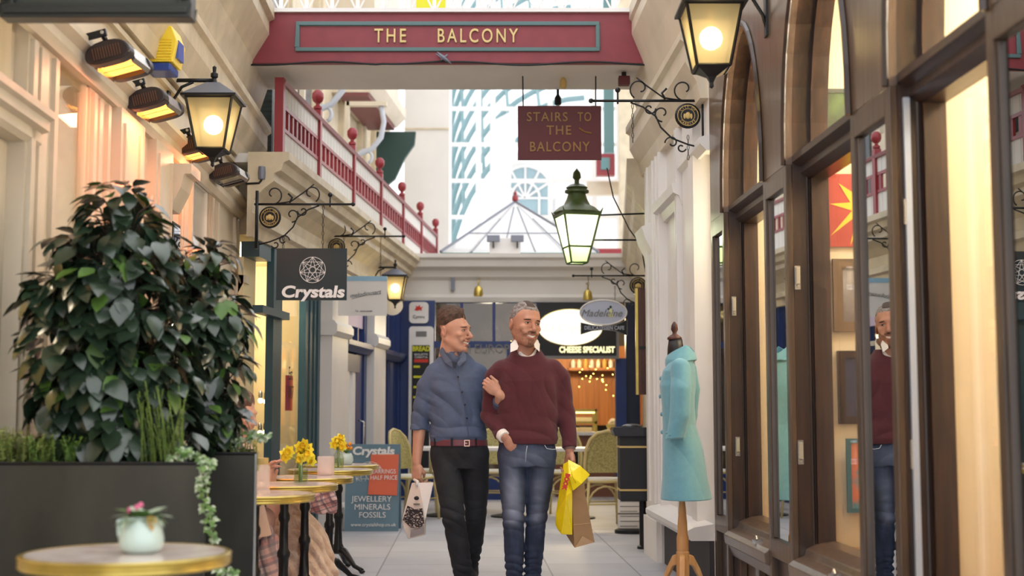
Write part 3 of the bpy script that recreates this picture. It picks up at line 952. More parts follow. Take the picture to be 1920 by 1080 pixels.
# ---- near right: white shopfront -------------------------------------
b = MB()
b.wb(WR, 8.1, 10.7, -.2, 0, 0, .36)
b.wb(WR, 8.42, 10.7, -.2, 0, .36, 3.1)
b.wb(WR, 8.1, 8.42, -.2, 0, 2.75, 3.1)
b.wb(WR, 8.1, 10.7, -.2, 0, 3.1, 4.3)
struct(b.build('wall_right_white', WHITE))
b = MB()
b.wb(WR, 8.42, 8.6, 0, .05, .42, 3.05); b.wb(WR, 8.66, 8.95, 0, .03, .42, 3.05)
b.wb(WR, 9.95, 10.72, 0, .05, 0, 3.1)
for y in (9.0, 9.06, 9.85, 10.02, 10.2, 10.5): b.wb(WR, y, y + .03, 0, .065, .42, 3.05)
b.mould(WR, [(0, 2.52), (.03, 2.52), (.05, 2.58), (.09, 2.6), (.1, 2.66), (0, 2.7)], 8.98, 9.96)
b.mould(WR, [(0, 2.72), (.02, 2.72), (.06, 2.76), (.06, 2.8), (0, 2.82)], 8.1, 8.98)
b.mould(WR, [(0, 2.35), (.05, 2.35), (.1, 2.45), (.13, 2.55), (0, 2.6)], 10.3, 10.75)
b.wb(WR, 10.0, 10.72, .05, .08, 0, .3)
struct(b.build('trim_20', WHITE))
struct(MB().mould(WR, [(0, .34), (.14, .34), (.16, .37), (.16, .4), (.12, .42), (0, .44)], 8.12, 10.0).build('trim_21', WHITE))
struct(MB().wb(WR, 8.12, 9.98, 0, .03, 0, .34).build('baseboard_right', mat('dark_stall_riser', (46, 42, 44), .6, var=.3)))
struct(MB().mould(WR, [(0, 3.05), (.05, 3.05), (.07, 3.15), (.14, 3.28), (.14, 3.40), (.17, 3.42), (.17, 3.47), (.05, 3.5), (.07, 3.6), (.14, 3.82), (.22, 4.02),
             (.22, 4.12), (.24, 4.14), (.24, 4.24), (0, 4.24)], 8.12, 10.95).build('trim_22', CREAM))
window(11, WR, 8.12, 8.42, -.12, .44, 2.74, WHITE, .03)
struct(MB().wb(WR, 8.1, 8.9, -.7, -.65, .4, 2.8).wb(WR, 8.44, 8.5, -.7, -.2, .4, 2.8).build('wall_white_shop', BEIGE))
lamp('white_shop_lamp', 'POINT', WR(8.25, -.4, 2.3), 10, (1, .85, .55), .08)

# ---- near right: varnished wooden arches ------------------------------
PIERS = [(8.10, 7.69), (6.66, 6.18), (5.13, 4.65), (3.77, 3.0)]
OPEN = [(6.66, 7.69), (5.13, 6.18), (3.77, 4.65)]
ZS, RISE, ZT = 2.27, .95, 5.2
mm = 0
for k, (yf, yn) in enumerate(PIERS):
    p = structure('wall_right_pier_%s' % 'abcd'[k] if False else 'wall_right', WR(yn, 0, 0))
    b = MB()
    b.wb(WR, yn, yf, -.19, -.03, 0, ZS)
    b.build('pier_core', WOOD, p, world=True)
    b = MB()
    sw = .05
    b.wb(WR, yn, yn + sw, -.03, 0, 0, ZS); b.wb(WR, yf - sw, yf, -.03, 0, 0, ZS)
    b.wb(WR, yn + sw, yf - sw, -.03, 0, 0, .1); b.wb(WR, yn + sw, yf - sw, -.03, 0, .41, .5); b.wb(WR, yn + sw, yf - sw, -.03, 0, 2.17, ZS)
    b.wb(WR, yn + sw, yn + sw + .012, -.03, -.01, .5, 2.17); b.wb(WR, yf - sw - .012, yf - sw, -.03, -.01, .5, 2.17)
    b.build('pier_frame', WOODF2, p, world=True, bevel=.004)
    MB().wb(WR, yn + sw + .012, yf - sw - .012, -.03, -.022, .5, 2.17).build('mirror', MIRROR, p, world=True)
# spandrels
def arch_pts(ya, yb, shrink=0.0, n=18):
    yc, hs = (ya + yb) / 2, (yb - ya) / 2 - shrink
    return [(yc + hs * math.cos(math.pi * i / n), ZS + (RISE - shrink) * math.sin(math.pi * i / n) ** .9) for i in range(n + 1)]
for nm_, n0_, n1_, mt_ in (('wall_right_spandrel', -.03, 0, WOODG), ('wall_right_reveal', -.19, -.03, WOOD)):
  b = MB()
  for (yf, yn) in PIERS: b.wb(WR, yn, yf, n0_, n1_, ZS, ZT)
  for (ya, yb) in OPEN:
    ap_ = arch_pts(ya, yb)
    for (p, q) in zip(ap_[:-1], ap_[1:]):
        vs = [WR(p[0], n1_, p[1]), WR(q[0], n1_, q[1]), WR(q[0], n1_, ZT), WR(p[0], n1_, ZT), WR(p[0], n0_, p[1]), WR(q[0], n0_, q[1]), WR(q[0], n0_, ZT), WR(p[0], n0_, ZT)]
        b.add(vs, [(0, 1, 2, 3), (7, 6, 5, 4), (0, 4, 5, 1), (1, 5, 6, 2), (2, 6, 7, 3), (3, 7, 4, 0)])
  struct(b.build(nm_, mt_))
b = MB()
for (ya, yb) in OPEN:
    ap_ = arch_pts(ya, yb, -.012)
    b.tube([WR(y, .006, z) for y, z in ap_], .016, 6)
    ap_ = arch_pts(ya, yb, .035)
    ip = [(y, z) for y, z in ap_]
    op = arch_pts(ya, yb, -.0)
    for i in range(len(ip) - 1):
        a, c, d_, e = ip[i], ip[i + 1], op[i + 1], op[i]
        vs = [WR(p[0], nn, p[1]) for nn in (-.19, -.11) for p in (a, c, d_, e)]
        b.add(vs, MB.BOXF)
struct(b.build('trim_23', WOOD))
b = MB()
for (ya, yb) in OPEN:   # stepped inner jamb, transom, sill, apron
    b.wb(WR, yb - .035, yb, -.19, -.11, .5, ZS); b.wb(WR, ya, ya + .035, -.19, -.11, .5, ZS)
    b.tube([WR(yb - .002, -.1, z) for z in (.5, 1.2, ZS)], .007, 6)
    b.mould(WR, [(-.19, 2.2), (-.11, 2.2), (-.07, 2.23), (-.07, 2.26), (-.03, 2.28), (-.03, 2.31), (-.19, 2.33)], ya, yb)
struct(b.build('trim_24', WOOD))
b = MB()
for (ya, yb) in OPEN:
    b.mould(WR, [(-.19, .30), (-.02, .30), (.0, .36), (.02, .37), (.025, .42), (0, .44), (-.05, .46), (-.06, .49), (-.12, .52), (-.19, .53)], ya, yb)
    b.wb(WR, ya, yb, -.19, -.09, 0, .30)
    for y in (ya, (ya + yb) / 2 - .04, yb - .08): b.wb(WR, y, y + .08, -.09, -.05, 0, .3)
struct(b.build('trim_25', WOODG, bevel=.004))
# shop windows and display bays behind the arches
for k, (ya, yb) in enumerate(OPEN):
    w = structure('window_%d' % (12 + k), WR(ya, -.17, .5))
    MB().wb(WR, ya + .03, yb - .03, -.172, -.166, .5, 3.3).build('window_glass', GLASS, w, world=True)
    b = MB()
    b.wb(WR, yb + .001, yb + .04, -1.3, -.19, .5, 3.4)
    b.wb(WR, ya - .35, yb, -1.35, -1.3, .5, 3.4)
    b.wb(WR, ya - .35, ya - .31, -1.3, -.19, .5, 3.4)
    b.wb(WR, ya - .35, yb, -1.3, -.19, 3.36, 3.4)
    struct(b.build('wall_display_bay', BEIGE))
    struct(MB().wb(WR, ya - .31, yb, -1.3, -.19, .47, .5).build('floor_display_bay', WOODF))
    lamp('display_lamp', 'POINT', WR((ya + yb) / 2 - .05, -.85, 2.7), 46, (1, .92, .76), .1)
# things fixed to the jambs
def jamb_point(k, px, py):
    return at(px, py, PIERS[k][1])
for k, px, py, lb in ((0, 1376, 574, 'upper silver sash lock on the far dark wooden jamb'), (0, 1383, 837, 'lower silver sash lock on the far dark wooden jamb'),
                      (1, 1495, 521, 'upper silver sash lock on the middle dark wooden jamb'), (1, 1501, 848, 'lower silver sash lock on the middle dark wooden jamb')):
    p = jamb_point(k, px, py)
    s = PIERS[k][1] / 6.2
    t = thing('door_lock', lb, 'lock', p)
    MB().box(-.013, .013, -.006, -.001, -.055, .055).build('plate', CHROME, t)
    MB().box(-.009, .009, -.02, -.006, -.03, .045).tube([(0, -.008, -.042), (0, -.012, -.042)], .006, 8).build('keeper', mat('worn_ivory', (160, 152, 132), .4) if 'worn_ivory' not in MATS else MATS['worn_ivory'], t, bevel=.003)
p0, p1 = jamb_point(2, 1692, 195), jamb_point(2, 1722, 1110)
t = thing('metal_strip', 'long pale grey metal channel screwed down the nearest wooden jamb', 'strip', (p1.x, p1.y - .008, 0.02))
MB().box(-.011, .011, -.012, .003, .02, p0.z).build('channel', mat('pale_grey_metal', (176, 184, 196), .4, metal=.3), t)
MB().box(-.018, -.01, -.008, .0, .9, 1.0).build('clip', CHROME, t); MB().box(-.018, -.01, -.008, .0, 1.75, 1.84).build('clip', CHROME, t)
for k, (px, py) in enumerate(((1425, 978), (1568, 1032))):
    y = [6.95, 5.5][k]
    q = Vector(WR(y, .0, .44))
    t = thing('sash_fastener', ['small chrome fastener on the far wooden sill', 'small chrome fastener on the nearer wooden sill'][k], 'fastener', q)
    MB().box(-.02, .03, -.01, .01, 0, .02).tube([(0, -.02, .02), (0, 0, .035), (0, .02, .02)], .006, 6).build('latch', CHROME, t)
# pictures in the middle display bay, on the side wall facing out
def picture(name, label, x0, x1, z0, z1, Y, frame, fw, face, art=None):
    t = thing(name, label, 'picture', ((x0 + x1) / 2, Y, z0))
    if fw:
        b = MB()
        b.box(x0, x1, Y - .02, Y, z0, z0 + fw); b.box(x0, x1, Y - .02, Y, z1 - fw, z1); b.box(x0, x0 + fw, Y - .02, Y, z0 + fw, z1 - fw); b.box(x1 - fw, x1, Y - .02, Y, z0 + fw, z1 - fw)
        b.build('picture_frame', frame, t, world=True)
    MB().box(x0 + fw, x1 - fw, Y - .012, Y - .001, z0 + fw, z1 - fw).build('canvas', face, t, world=True)
    if art: art(t, x0 + fw, x1 - fw, z0 + fw, z1 - fw, Y - .0125)
    return t
JY = 6.178
def zz(py): return at(1570, py, JY).z
def xx(px): return at(px, 600, JY).x
def art_star(t, x0, x1, z0, z1, Y):
    c = (x0 + .15, (z0 + z1) / 2 + .01)
    pts = []
    n = 9
    for i in range(2 * n):
        a = math.pi * i / n + .25
        r = (.17 if i % 2 == 0 else .055) * (1 + .25 * math.sin(i * 2.7))
        pts.append((min(x1, max(x0 + .004, c[0] + r * math.cos(a))), Y, min(z1 - .005, max(z0 + .005, c[1] + 1.1 * r * math.sin(a)))))
    MB().prism(pts, (0, -.001, 0)).build('yellow_burst', mat('yellow_ink', (244, 206, 62), .5), t, world=True)
picture('red_poster', 'red poster with yellow starburst in the middle display window', xx(1558), xx(1558) + .42, zz(463), zz(327), JY, WHITE, 0, mat('red_ink', (190, 78, 62), .5, var=.15, vscale=6), art_star)
picture('framed_picture', 'grey picture in brown mount hung below the red poster', xx(1562), xx(1562) + .4, zz(622), zz(486), JY, mat('brown_mount', (120, 98, 72), .6), .045, mat('pale_grey_art', (170, 166, 168), .5, rgb2=(110, 100, 96), vscale=6))
picture('framed_picture', 'dark blue picture in black frame, lower on the display wall', xx(1567), xx(1567) + .4, zz(795), zz(658), JY, WOOD, .035, mat('navy_art', (60, 62, 90), .4, var=.3, vscale=5))
picture('canvas_painting', 'colourful small painting leaning at the bottom of the display window', xx(1577), xx(1577) + .3, zz(960), zz(822), JY - .03, mat('teal_edge', (60, 110, 120), .5), .02, mat('colourful_art', (210, 120, 90), .5, rgb2=(80, 140, 160), vscale=14, lo=.42, hi=.55))
picture('framed_picture', 'small green landscape picture high in the middle arched window', xx(1552), xx(1552) + .3, at(1570, 250, JY).z, at(1570, 168, JY).z, JY, mat('grey_mount', (90, 96, 86), .5), .02, mat('green_art', (96, 120, 70), .5, rgb2=(60, 70, 50), vscale=10))

# ---- the red bridge ---------------------------------------------------
bg_ = thing('arcade_bridge', 'dark red bridge beam lettered in gold across the arcade with white railing', 'bridge', (-.5, 10.1, 3.7))
YB = 10.1
z0, z1 = at(960, 118, YB).z, at(960, 24, YB).z
def bx(px): return (px - 960) * YB / 2510 * 1.03
front = [(XL(YB) + .02, z0), (XL(YB) + .02, z0 + .14), (XL(YB) + .1, z0 + .2), (XL(YB) + .17, z0 + .3), (at(480, 24, YB).x, z1), (at(1200, 24, YB).x, z1), (XR(YB) - .14, z0 + .3), (XR(YB) - .08, z0 + .2), (XR(YB) - .02, z0 + .14), (XR(YB) - .02, z0)]
MB().prism([(x, YB, z) for x, z in front], (0, .06, 0)).build('fascia', RED, bg_, world=True)
b = MB()
b.prism([(XL(YB) + .02, YB + .06, z0 + .01), (XL(YB) + .02, YB + .06, z0 + .1), (XR(YB) - .02, YB + .06, z0 + .1), (XR(YB) - .02, YB + .06, z0 + .01)], (0, .84, 0))
cap = z1
b.build('soffit', OFFW, bg_, world=True)
MB().box(at(478, 24, YB).x, at(1203, 24, YB).x, YB - .03, YB + .09, z1, z1 + .03).build('cap_rail', WHITE, bg_, world=True)
fx0, fx1, fz0, fz1 = at(555, 60, YB).x, at(1124, 60, YB).x, at(960, 97, YB).z, at(960, 41, YB).z
b = MB(); tw = .03
for (a, c, d_, e) in ((fx0, fx1, fz1 - tw, fz1), (fx0, fx1, fz0, fz0 + tw), (fx0, fx0 + tw, fz0 + tw, fz1 - tw), (fx1 - tw, fx1, fz0 + tw, fz1 - tw)):
    b.box(a, c, YB - .018, YB, d_, e)
b.build('panel_moulding', TEALTRIM, bg_, world=True, bevel=.005)
bt = mat('bronze_letter', (214, 190, 126), .45)
lz = at(960, 69, YB).z
text('lettering', 'THE', .155, (at(732, 69, YB).x, YB - .008, lz), bt, bg_, .008, world=True, bold=.001, spacing=1.35, fit=.245)
text('lettering', 'BALCONY', .155, (at(895, 69, YB).x, YB - .008, lz), bt, bg_, .008, world=True, bold=.001, spacing=1.35, fit=.62)
b = MB()
pts = []
for i in range(60):
    px = 432 + (1236 - 432) * i / 59
    pts.append(at(px, 119 + 3 * math.sin(i * .35) - (2 if 20 < i < 30 else 0), YB - .012))
b.tube(pts, .008, 6).build('cable', IRON, bg_, world=True, smooth=True)
kn = at(832, 108, YB - .03)
b = MB()
b.tube([kn + Vector((-.05, 0, .045)), kn, kn + Vector((.06, 0, -.05))], [.004, .016, .004], 6); b.tube([kn + Vector((-.02, 0, -.02)), kn + Vector((.03, -.01, .02))], .008, 5)
b.tube([kn + Vector((-.06, 0, .03)), kn + Vector((.02, 0, -.03))], .005, 5)
b.build('cable_knot', GREYM, bg_, world=True, smooth=True)
for side, pxs in (('l', (428, 428, 440, 462, 470)), ('r', (1246, 1250, 1242, 1215, 1196))):
    pys = (140, 112, 85, 55, 10)
    MB().tube([at(px, py, YB - .02) for px, py in zip(pxs, pys)], .012, 6).build('edge_cable', CREAM2 if side == 'l' else IRON, bg_, world=True, smooth=True)
# railing on top of the bridge
b = MB()
xa, xb = at(490, 10, YB + .3).x, at(1192, 10, YB + .3).x
n = 15
for i in range(n + 1):
    x = xa + (xb - xa) * i / n
    b.box(x - .014, x + .014, YB + .05, YB + .08, z1, z1 + .9)
    if i < n:
        x2 = xa + (xb - xa) * (i + 1) / n
        b.tube([(x, YB + .065, z1 + .02), (x2, YB + .065, z1 + .42)], .008, 5); b.tube([(x2, YB + .065, z1 + .02), (x, YB + .065, z1 + .42)], .008, 5)
b.box(xa, xb, YB + .04, YB + .1, z1 + .42, z1 + .46)
b.box(xa, xb, YB + .04, YB + .1, z1 + .88, z1 + .94)
b.build('railing', WHITE, bg_, world=True)
yb_ = MB().box(at(781, 5, 10.9).x, at(836, 5, 10.9).x, 10.85, 10.88, z1 + .04, z1 + .7).build('yellow_banner', mat('lime_yellow', (226, 224, 40), .5))
tag(yb_, 'bright lime-yellow banner behind the bridge railing', 'banner')
# small camera dome box under the bridge
cb = thing('sensor_box', 'small dark red box fixed beneath the bridge at its right end', 'sensor', at(1170, 152, 10.4))
MB().box(-.045, .045, -.04, .04, -.035, .035).build('housing', REDDARK, cb, bevel=.006)
MB().lathe([(.02, .035), (.02, .07)], n=10).build('mount', IRON, cb)
# spotlight fittings under the bridge
for i, (px, py, Y) in enumerate(((1056, 150, 10.6), (1046, 182, 11.0))):
    t = thing('spotlight_fitting', ['pale brass spotlight hanging under the bridge soffit', 'darker drop lamp fitting just behind the stairs sign'][i], 'lamp', at(px, py, Y))
    MB().lathe([(.05, .075), (.05, .085), (.01, .085)], n=14).lathe([(.012, .075), (.012, .02)], n=8).build('ceiling_rose', GOLD if i == 0 else IRON, t, smooth='auto')
    MB().lathe([(.012, .02), (.03, -.01), (.03, -.06), (.02, -.07), (0, -.07)], n=12).build('lamp_head', GOLD if i == 0 else IRON, t, smooth='auto')
# stairs sign
YS = 10.55
ss = thing('hanging_sign', 'dark red hanging sign reading STAIRS TO THE BALCONY beneath the bridge', 'sign', (at(1049, 250, YS)))
c0, c1 = at(971, 300, YS), at(1127, 199, YS)
MB().box(c0.x, c1.x, YS - .012, YS + .012, c0.z, c1.z).build('board', REDDARK, ss, world=True)
for s, px, py, sz, wd_ in (('STAIRS', 1026, 220, .105, 78), ('TO', 1096, 220, .105, 26), ('THE', 1048, 245, .105, 47), ('BALCONY', 1049, 276, .112, 114)):
    text('lettering', s, sz, at(px, py, YS - .016), GOLDDARK, ss, world=True, bold=.001, spacing=1.18, fit=wd_ * YS / 2510)
MB().tube([at(1086, 240, YS - .016), at(1096, 247, YS - .016), at(1109, 250, YS - .016)], .006, 6).build('dash', GOLDDARK, ss, world=True)
MB().tube([at(981, 200, YS), at(980, 138, YS)], .006, 6).tube([at(1117, 200, YS), at(1117, 138, YS)], .006, 6).build('rod', IRON, ss, world=True)
# ------------------------------------------------------------------ lanterns
def wall_lantern(label, c, s, top_h, arm_to, power, col=(1, .84, .5), base_drop=.07):
    """c = centre of glass cage; s = half width at the top of the cage; arm_to = wall point (world)."""
    t = thing('wall_lantern', label, 'lamp', c)
    h = s * 2.2
    zt, zb, sb = h / 2, -h / 2, s * .6
    b = MB()
    for sx, sy in ((1, 1), (1, -1), (-1, 1), (-1, -1)):
        b.tube([(sx * s, sy * s, zt), (sx * sb, sy * sb, zb)], .008, 4)
    for z, q in ((zt, s), (zb, sb)):
        for a, c_ in (((-q, -q), (q, -q)), ((q, -q), (q, q)), ((q, q), (-q, q)), ((-q, q), (-q, -q))):
            b.tube([(a[0], a[1], z), (c_[0], c_[1], z)], .009, 4)
    b.build('cage', IRON, t)
    q = s + .025
    b = MB()
    b.add([(-q, -q, zt + .012), (q, -q, zt + .012), (q, q, zt + .012), (-q, q, zt + .012), (-q * .24, -q * .24, zt + top_h), (q * .24, -q * .24, zt + top_h), (q * .24, q * .24, zt + top_h), (-q * .24, q * .24, zt + top_h)], MB.BOXF)
    b.build('roof', GREYM, t)
    MB().box(-q, q, -q, q, zt, zt + .014).build('roof_edge', IRON, t)
    MB().lathe([(.02, zt + top_h), (.012, zt + top_h + .03), (.022, zt + top_h + .04), (.022, zt + top_h + .06), (.01, zt + top_h + .07), (.012, zt + top_h + .1), (0, zt + top_h + .11)], n=10).build('finial', IRON, t, smooth='auto')
    MB().lathe([(0, zb - base_drop - .03), (.014, zb - base_drop - .02), (.012, zb - base_drop), (.03, zb - base_drop * .6), (sb * 1.2, zb - .01), (sb * 1.3, zb)], n=4).build('base_cup', IRON, t)
    b = MB()
    e = .004
    for (ax, ay) in ((0, -1), (1, 0), (0, 1), (-1, 0)):
        tx, ty = -ay, ax
        vs = []
        for z, q_ in ((zb, sb), (zt, s)):
            for u in ((-1, 1) if z == zb else (1, -1)):
                vs.append(((ax * q_ + tx * u * q_) * .98, (ay * q_ + ty * u * q_) * .98, z))
        b.add(vs, [(0, 1, 2, 3)])
    b.build('glass_panes', FROST, t)
    MB().ball((0, 0, .005), .056 * s / .13).build('bulb', BULB, t, smooth=True)
    MB().lathe([(.012, .04), (.014, .06), (.014, zt)], n=10).build('socket', GOLD, t, smooth='auto')
    a = Vector(arm_to) - Vector(c)
    top = zt + top_h + .02
    b = MB()
    b.tube([(0, 0, top), (a.x, a.y, top)], .012, 8)
    d_ = a.x
    b.tube([(d_ * .45, a.y * .45, top - .01), (d_ * .7, a.y * .7, top - .04), (d_ * .92, a.y * .92, top - .14), (d_, a.y, top - .22)], .009, 6)
    b.build('arm', IRON, t, smooth=True)
    MB().box(a.x - .012, a.x + .012, a.y - .03, a.y + .03, top - .25, top + .06).build('wall_plate', IRON, t)
    lamp('lantern_light', 'POINT', Vector(c) + Vector((0, 0, -.01)), power, col, .05)
    return t


c = at(400, 236, 7.75)
wall_lantern('black wall lantern glowing on the left cream wall beside the patio heaters', c, .135, .105, (XL(7.75), 7.75, 0), 2.2, (1, .88, .66))
c = at(1333, 74, 6.45)
wall_lantern('black wall lantern with round bulb on the right wooden arches', c, .135, .11, (XR(6.5), 6.5, 0), 4)
c = at(741, 541, 15.1)
wall_lantern('small far wall lantern above the blue shopfront', c, .12, .09, (XF(15.1), 15.1, 0), 4)

# green street lantern on the right
c = at(1082, 440, 10.9)
g = thing('street_lantern', 'green four-sided Victorian lantern hanging on double arms at the right corner', 'lamp', c)
g.rotation_euler = (0, 0, R(14))
st, sb, zt, zb = .15, .068, .155, -.235
b = MB()
zm = -.105; sm = sb + (st - sb) * (zm - zb) / (zt - zb)
for sx, sy in ((1, 1), (1, -1), (-1, 1), (-1, -1)):
    b.tube([(sx * st, sy * st, zt), (sx * sb, sy * sb, zb)], .009, 4)
    b.tube([(sx * st, sy * st, zt), (sx * (st + .02), sy * (st + .02), zt + .05)], [.012, .003], 4)
for z, q in ((zt, st), (zb, sb), (zm, sm)):
    for a_, c_ in (((-q, -q), (q, -q)), ((q, -q), (q, q)), ((q, q), (-q, q)), ((-q, q), (-q, -q))): b.tube([(a_[0], a_[1], z), (c_[0], c_[1], z)], .009, 4)
b.box(-st - .01, st + .01, -st - .01, st + .01, zt, zt + .025)
b.build('cage', GREENL, g)
MB().lathe([(.2, zt + .025), (.15, zt + .07), (.11, zt + .09), (.085, zt + .14), (.072, zt + .185), (.1, zt + .195), (.1, zt + .21), (.08, zt + .225), (.09, zt + .235), (.06, zt + .26), (.02, zt + .27), (.018, zt + .3), (.035, zt + .32), (.03, zt + .36), (.012, zt + .385), (0, zt + .4)], n=20).build('roof', GREENL, g, smooth='auto')
def panes(t, z0, q0, z1, q1, m, name):
    b = MB()
    for (ax, ay) in ((0, -1), (1, 0), (0, 1), (-1, 0)):
        tx, ty = -ay, ax
        vs = []
        for z, q_, us in ((z0, q0, (-1, 1)), (z1, q1, (1, -1))):
            for u in us: vs.append(((ax * q_ + tx * u * q_) * .98, (ay * q_ + ty * u * q_) * .98, z))
        b.add(vs, [(0, 1, 2, 3)])
    return b.build(name, m, t)
panes(g, zm, sm, zt, st, FROSTW, 'upper_panes')
panes(g, zb, sb, zm, sm, FROSTG, 'lower_panes')
MB().lathe([(.03, -.06), (.045, -.03), (.045, .08), (.02, .11)], n=12).build('bulb', emis('white_lamp', (250, 255, 225), 9), g, smooth=True)
lamp('street_lantern_light', 'POINT', c + Vector((0, 0, .0)), 26, (.98, 1.0, .72), .06)
b = MB()
for (py, px0, px1) in ((404, 1110, 1214), (450, 1108, 1204)):
    b.tube([at(px0, py, 10.9), at(px1 + 6, py - (4 if py == 404 else 0), 10.9)], .008, 6)
b.tube([at(1216, 398, 10.9), at(1219, 515, 10.9)], .009, 6)
o_ = b.build('arms', IRON, None, smooth=True)
o_.data.transform(Matrix.Translation(-c)); o_.data.transform(Matrix.Rotation(-R(14), 4, 'Z')); o_.parent = g

# ------------------------------------------------------------------ scroll sign brackets
def sign_bracket(name_label, wallp, length, side, drop_at=None, flip_med=1, med=.07):
    """side=+1 bar runs toward +x from wall; wallp world point of bar at wall"""
    t = thing('sign_bracket', name_label, 'bracket', wallp)
    s = side
    b = MB()
    b.tube([(-.02 * s, 0, 0), (length * s, 0, 0)], .009, 6)
    b.ball((length * s, 0, 0), .016, 8, 6)
    b.box(-.01, .01, -.015, .015, -.33, .1)
    for x in (.62, ):
        b.tube([(x * length * s + .1 * s, 0, -.02), (x * length * s + .1 * s, 0, .06)], .006, 5); b.ball((x * length * s + .1 * s, 0, .07), .018, 8, 6)
    b.build('bar', IRON, t, smooth=True)
    b = MB()
    L = length
    def sc(cx, cz, r, a0, a1, r1):
        b.tube([(p.x * s, p.y, p.z) for p in arc((cx, 0, cz), r, a0, a1, 18, r1=r1)], .0055, 5)
    # lower support curve with curls
    b.tube([(x * s, 0, z) for x, z in ((.02, -.3), (.1, -.28), (.2, -.24), (.27, -.17), (.3, -.1), (.38, -.04), (.46, -.01))], .006, 5)
    sc(.26, -.08, .055, -90, 240, .015); sc(.34, -.05, .04, 180, 520, .01); sc(.2, -.27, .045, 0, 330, .012); sc(.14, -.3, .03, 200, 500, .01)
    sc(.12, .075, .075, -90, 230, .02); sc(.4, .08, .07, -60, 260, .02)
    b.tube([(x * s, 0, z) for x, z in ((.12, 0), (.25, .02), (.36, .1), (.42, .15))], .0055, 5)
    b.tube([(x * s, 0, z) for x, z in ((.24, .01), (.26, .05), (.23, .08))], .008, 5)
    b.build('scrollwork', IRON, t, smooth=True)
    mc = Vector((.1 * s, -.012, -.1))
    rot = Matrix.Rotation(math.pi / 2, 3, 'X')
    MB().lathe([(0, -.012), (med, -.012), (med + .012, 0), (med, .012), (0, .012)], mc, 24, rot=rot).build('medallion', IRON2, t, smooth='auto')
    b = MB()
    b.tube([mc + Vector((math.cos(a * .3) * med * .93, -.014, math.sin(a * .3) * med * .93)) for a in range(21)], .0025, 4, closed=True)
    b.tube([mc + Vector((math.cos(a * .3) * med * .62, -.014, math.sin(a * .3) * med * .62)) for a in range(21)], .002, 4, closed=True)
    b.ball(mc + Vector((0, -.013, 0)), (med * .26, .005, med * .32), 8, 6); b.ball(mc + Vector((-med * .3, -.013, -.005)), (med * .12, .004, med * .26), 6, 5); b.ball(mc + Vector((med * .3, -.013, -.005)), (med * .12, .004, med * .26), 6, 5)
    b.build('crest', GOLD, t, smooth=True)
    ro = Matrix.Rotation(math.pi / 2, 4, 'X')
    for i, ch in enumerate('CITY OF'):
        pass
    n1 = 'CITY OF'; n2 = 'CARDIFF'
    for wd, a0, a1, fl in ((n1, 140, 40, 1), (n2, 220, 320, -1)):
        for i, ch in enumerate(wd):
            if ch == ' ': continue
            a = R(a0 + (a1 - a0) * i / (len(wd) - 1))
            text('crest_lettering', ch, med * .3, mc + Vector((math.cos(a) * med * .78, -.014, math.sin(a) * med * .78)), GOLD, t, .001, roll=(a - math.pi / 2) if fl == 1 else (a + math.pi / 2))
    return t


def chain(t, x, y, z0, z1, wob=.0):
    b = MB()
    n = max(3, int((z0 - z1) / .03))
    for i in range(n):
        z = z0 - (z0 - z1) * (i + .5) / n
        ax = (1, 0, 0) if i % 2 == 0 else (0, 1, 0)
        b.tube([Vector((x, y, z)) + Vector(ax) * (.007 * math.cos(k * math.pi / 3)) + Vector((0, 0, .018 * math.sin(k * math.pi / 3))) for k in range(6)], .0022, 4, closed=True)
    b.build('chain', IRON, t)


# near right bracket (city medallion)
wp = Vector((XR(8.3), 8.3, at(1300, 189, 8.3).z))
br = sign_bracket('black scrolled iron sign bracket with chains at the edge of the wooden arches', wp, wp.x - at(1108, 190, 8.3).x, -1)
chain(br, at(1186, 200, 8.3).x - wp.x, 0, -.02, -.27); chain(br, at(1290, 260, 8.3).x - wp.x, 0, -.22, -.38)
# crystals bracket and sign
YC = 9.78
wp = Vector((at(482, 383, YC).x, YC, at(482, 383, YC).z))
br = sign_bracket('black scrolled iron bracket holding the dark teal crystal shop sign', wp, at(662, 383, YC).x - wp.x, 1)
s0, s1 = at(518, 563, YC), at(651, 466, YC)
chain(br, at(532, 400, YC).x - wp.x, 0, -.24, s1.z - wp.z); chain(br, at(606, 400, YC).x - wp.x, 0, -.01, s1.z - wp.z)
cs = thing('hanging_sign', 'dark teal hanging sign with gemstone circle and lettering Crystals', 'sign', (s0 + s1) / 2)
MB().box(s0.x, s1.x, YC - .012, YC + .012, s0.z, s1.z).build('board', SIGNTEAL, cs, world=True)
text('lettering', 'Crystals', .118, at(586, 548, YC - .014), WHITET, cs, world=True, shear=.12, bold=.004, xs=1.2)
def gem(t, c, r, m, y):
    b = MB()
    b.tube([c + Vector((r * math.cos(a * .2618), 0, r * math.sin(a * .2618))) for a in range(24)], .0022, 4, closed=True)
    def P_(a, q=1): return c + Vector((q * r * math.cos(R(a)), 0, q * r * math.sin(R(a))))
    angs = [90, 38, -13, -64, -116, -167, 142]
    for i in range(7):
        b.tube([P_(angs[i]), P_(angs[(i + 2) % 7])], .0018, 4); b.tube([P_(angs[i]), P_(angs[(i + 3) % 7])], .0018, 4)
    b.build('gem_emblem', m, t, world=True)
gem(cs, at(586, 506, YC - .015), .095, WHITET, YC)
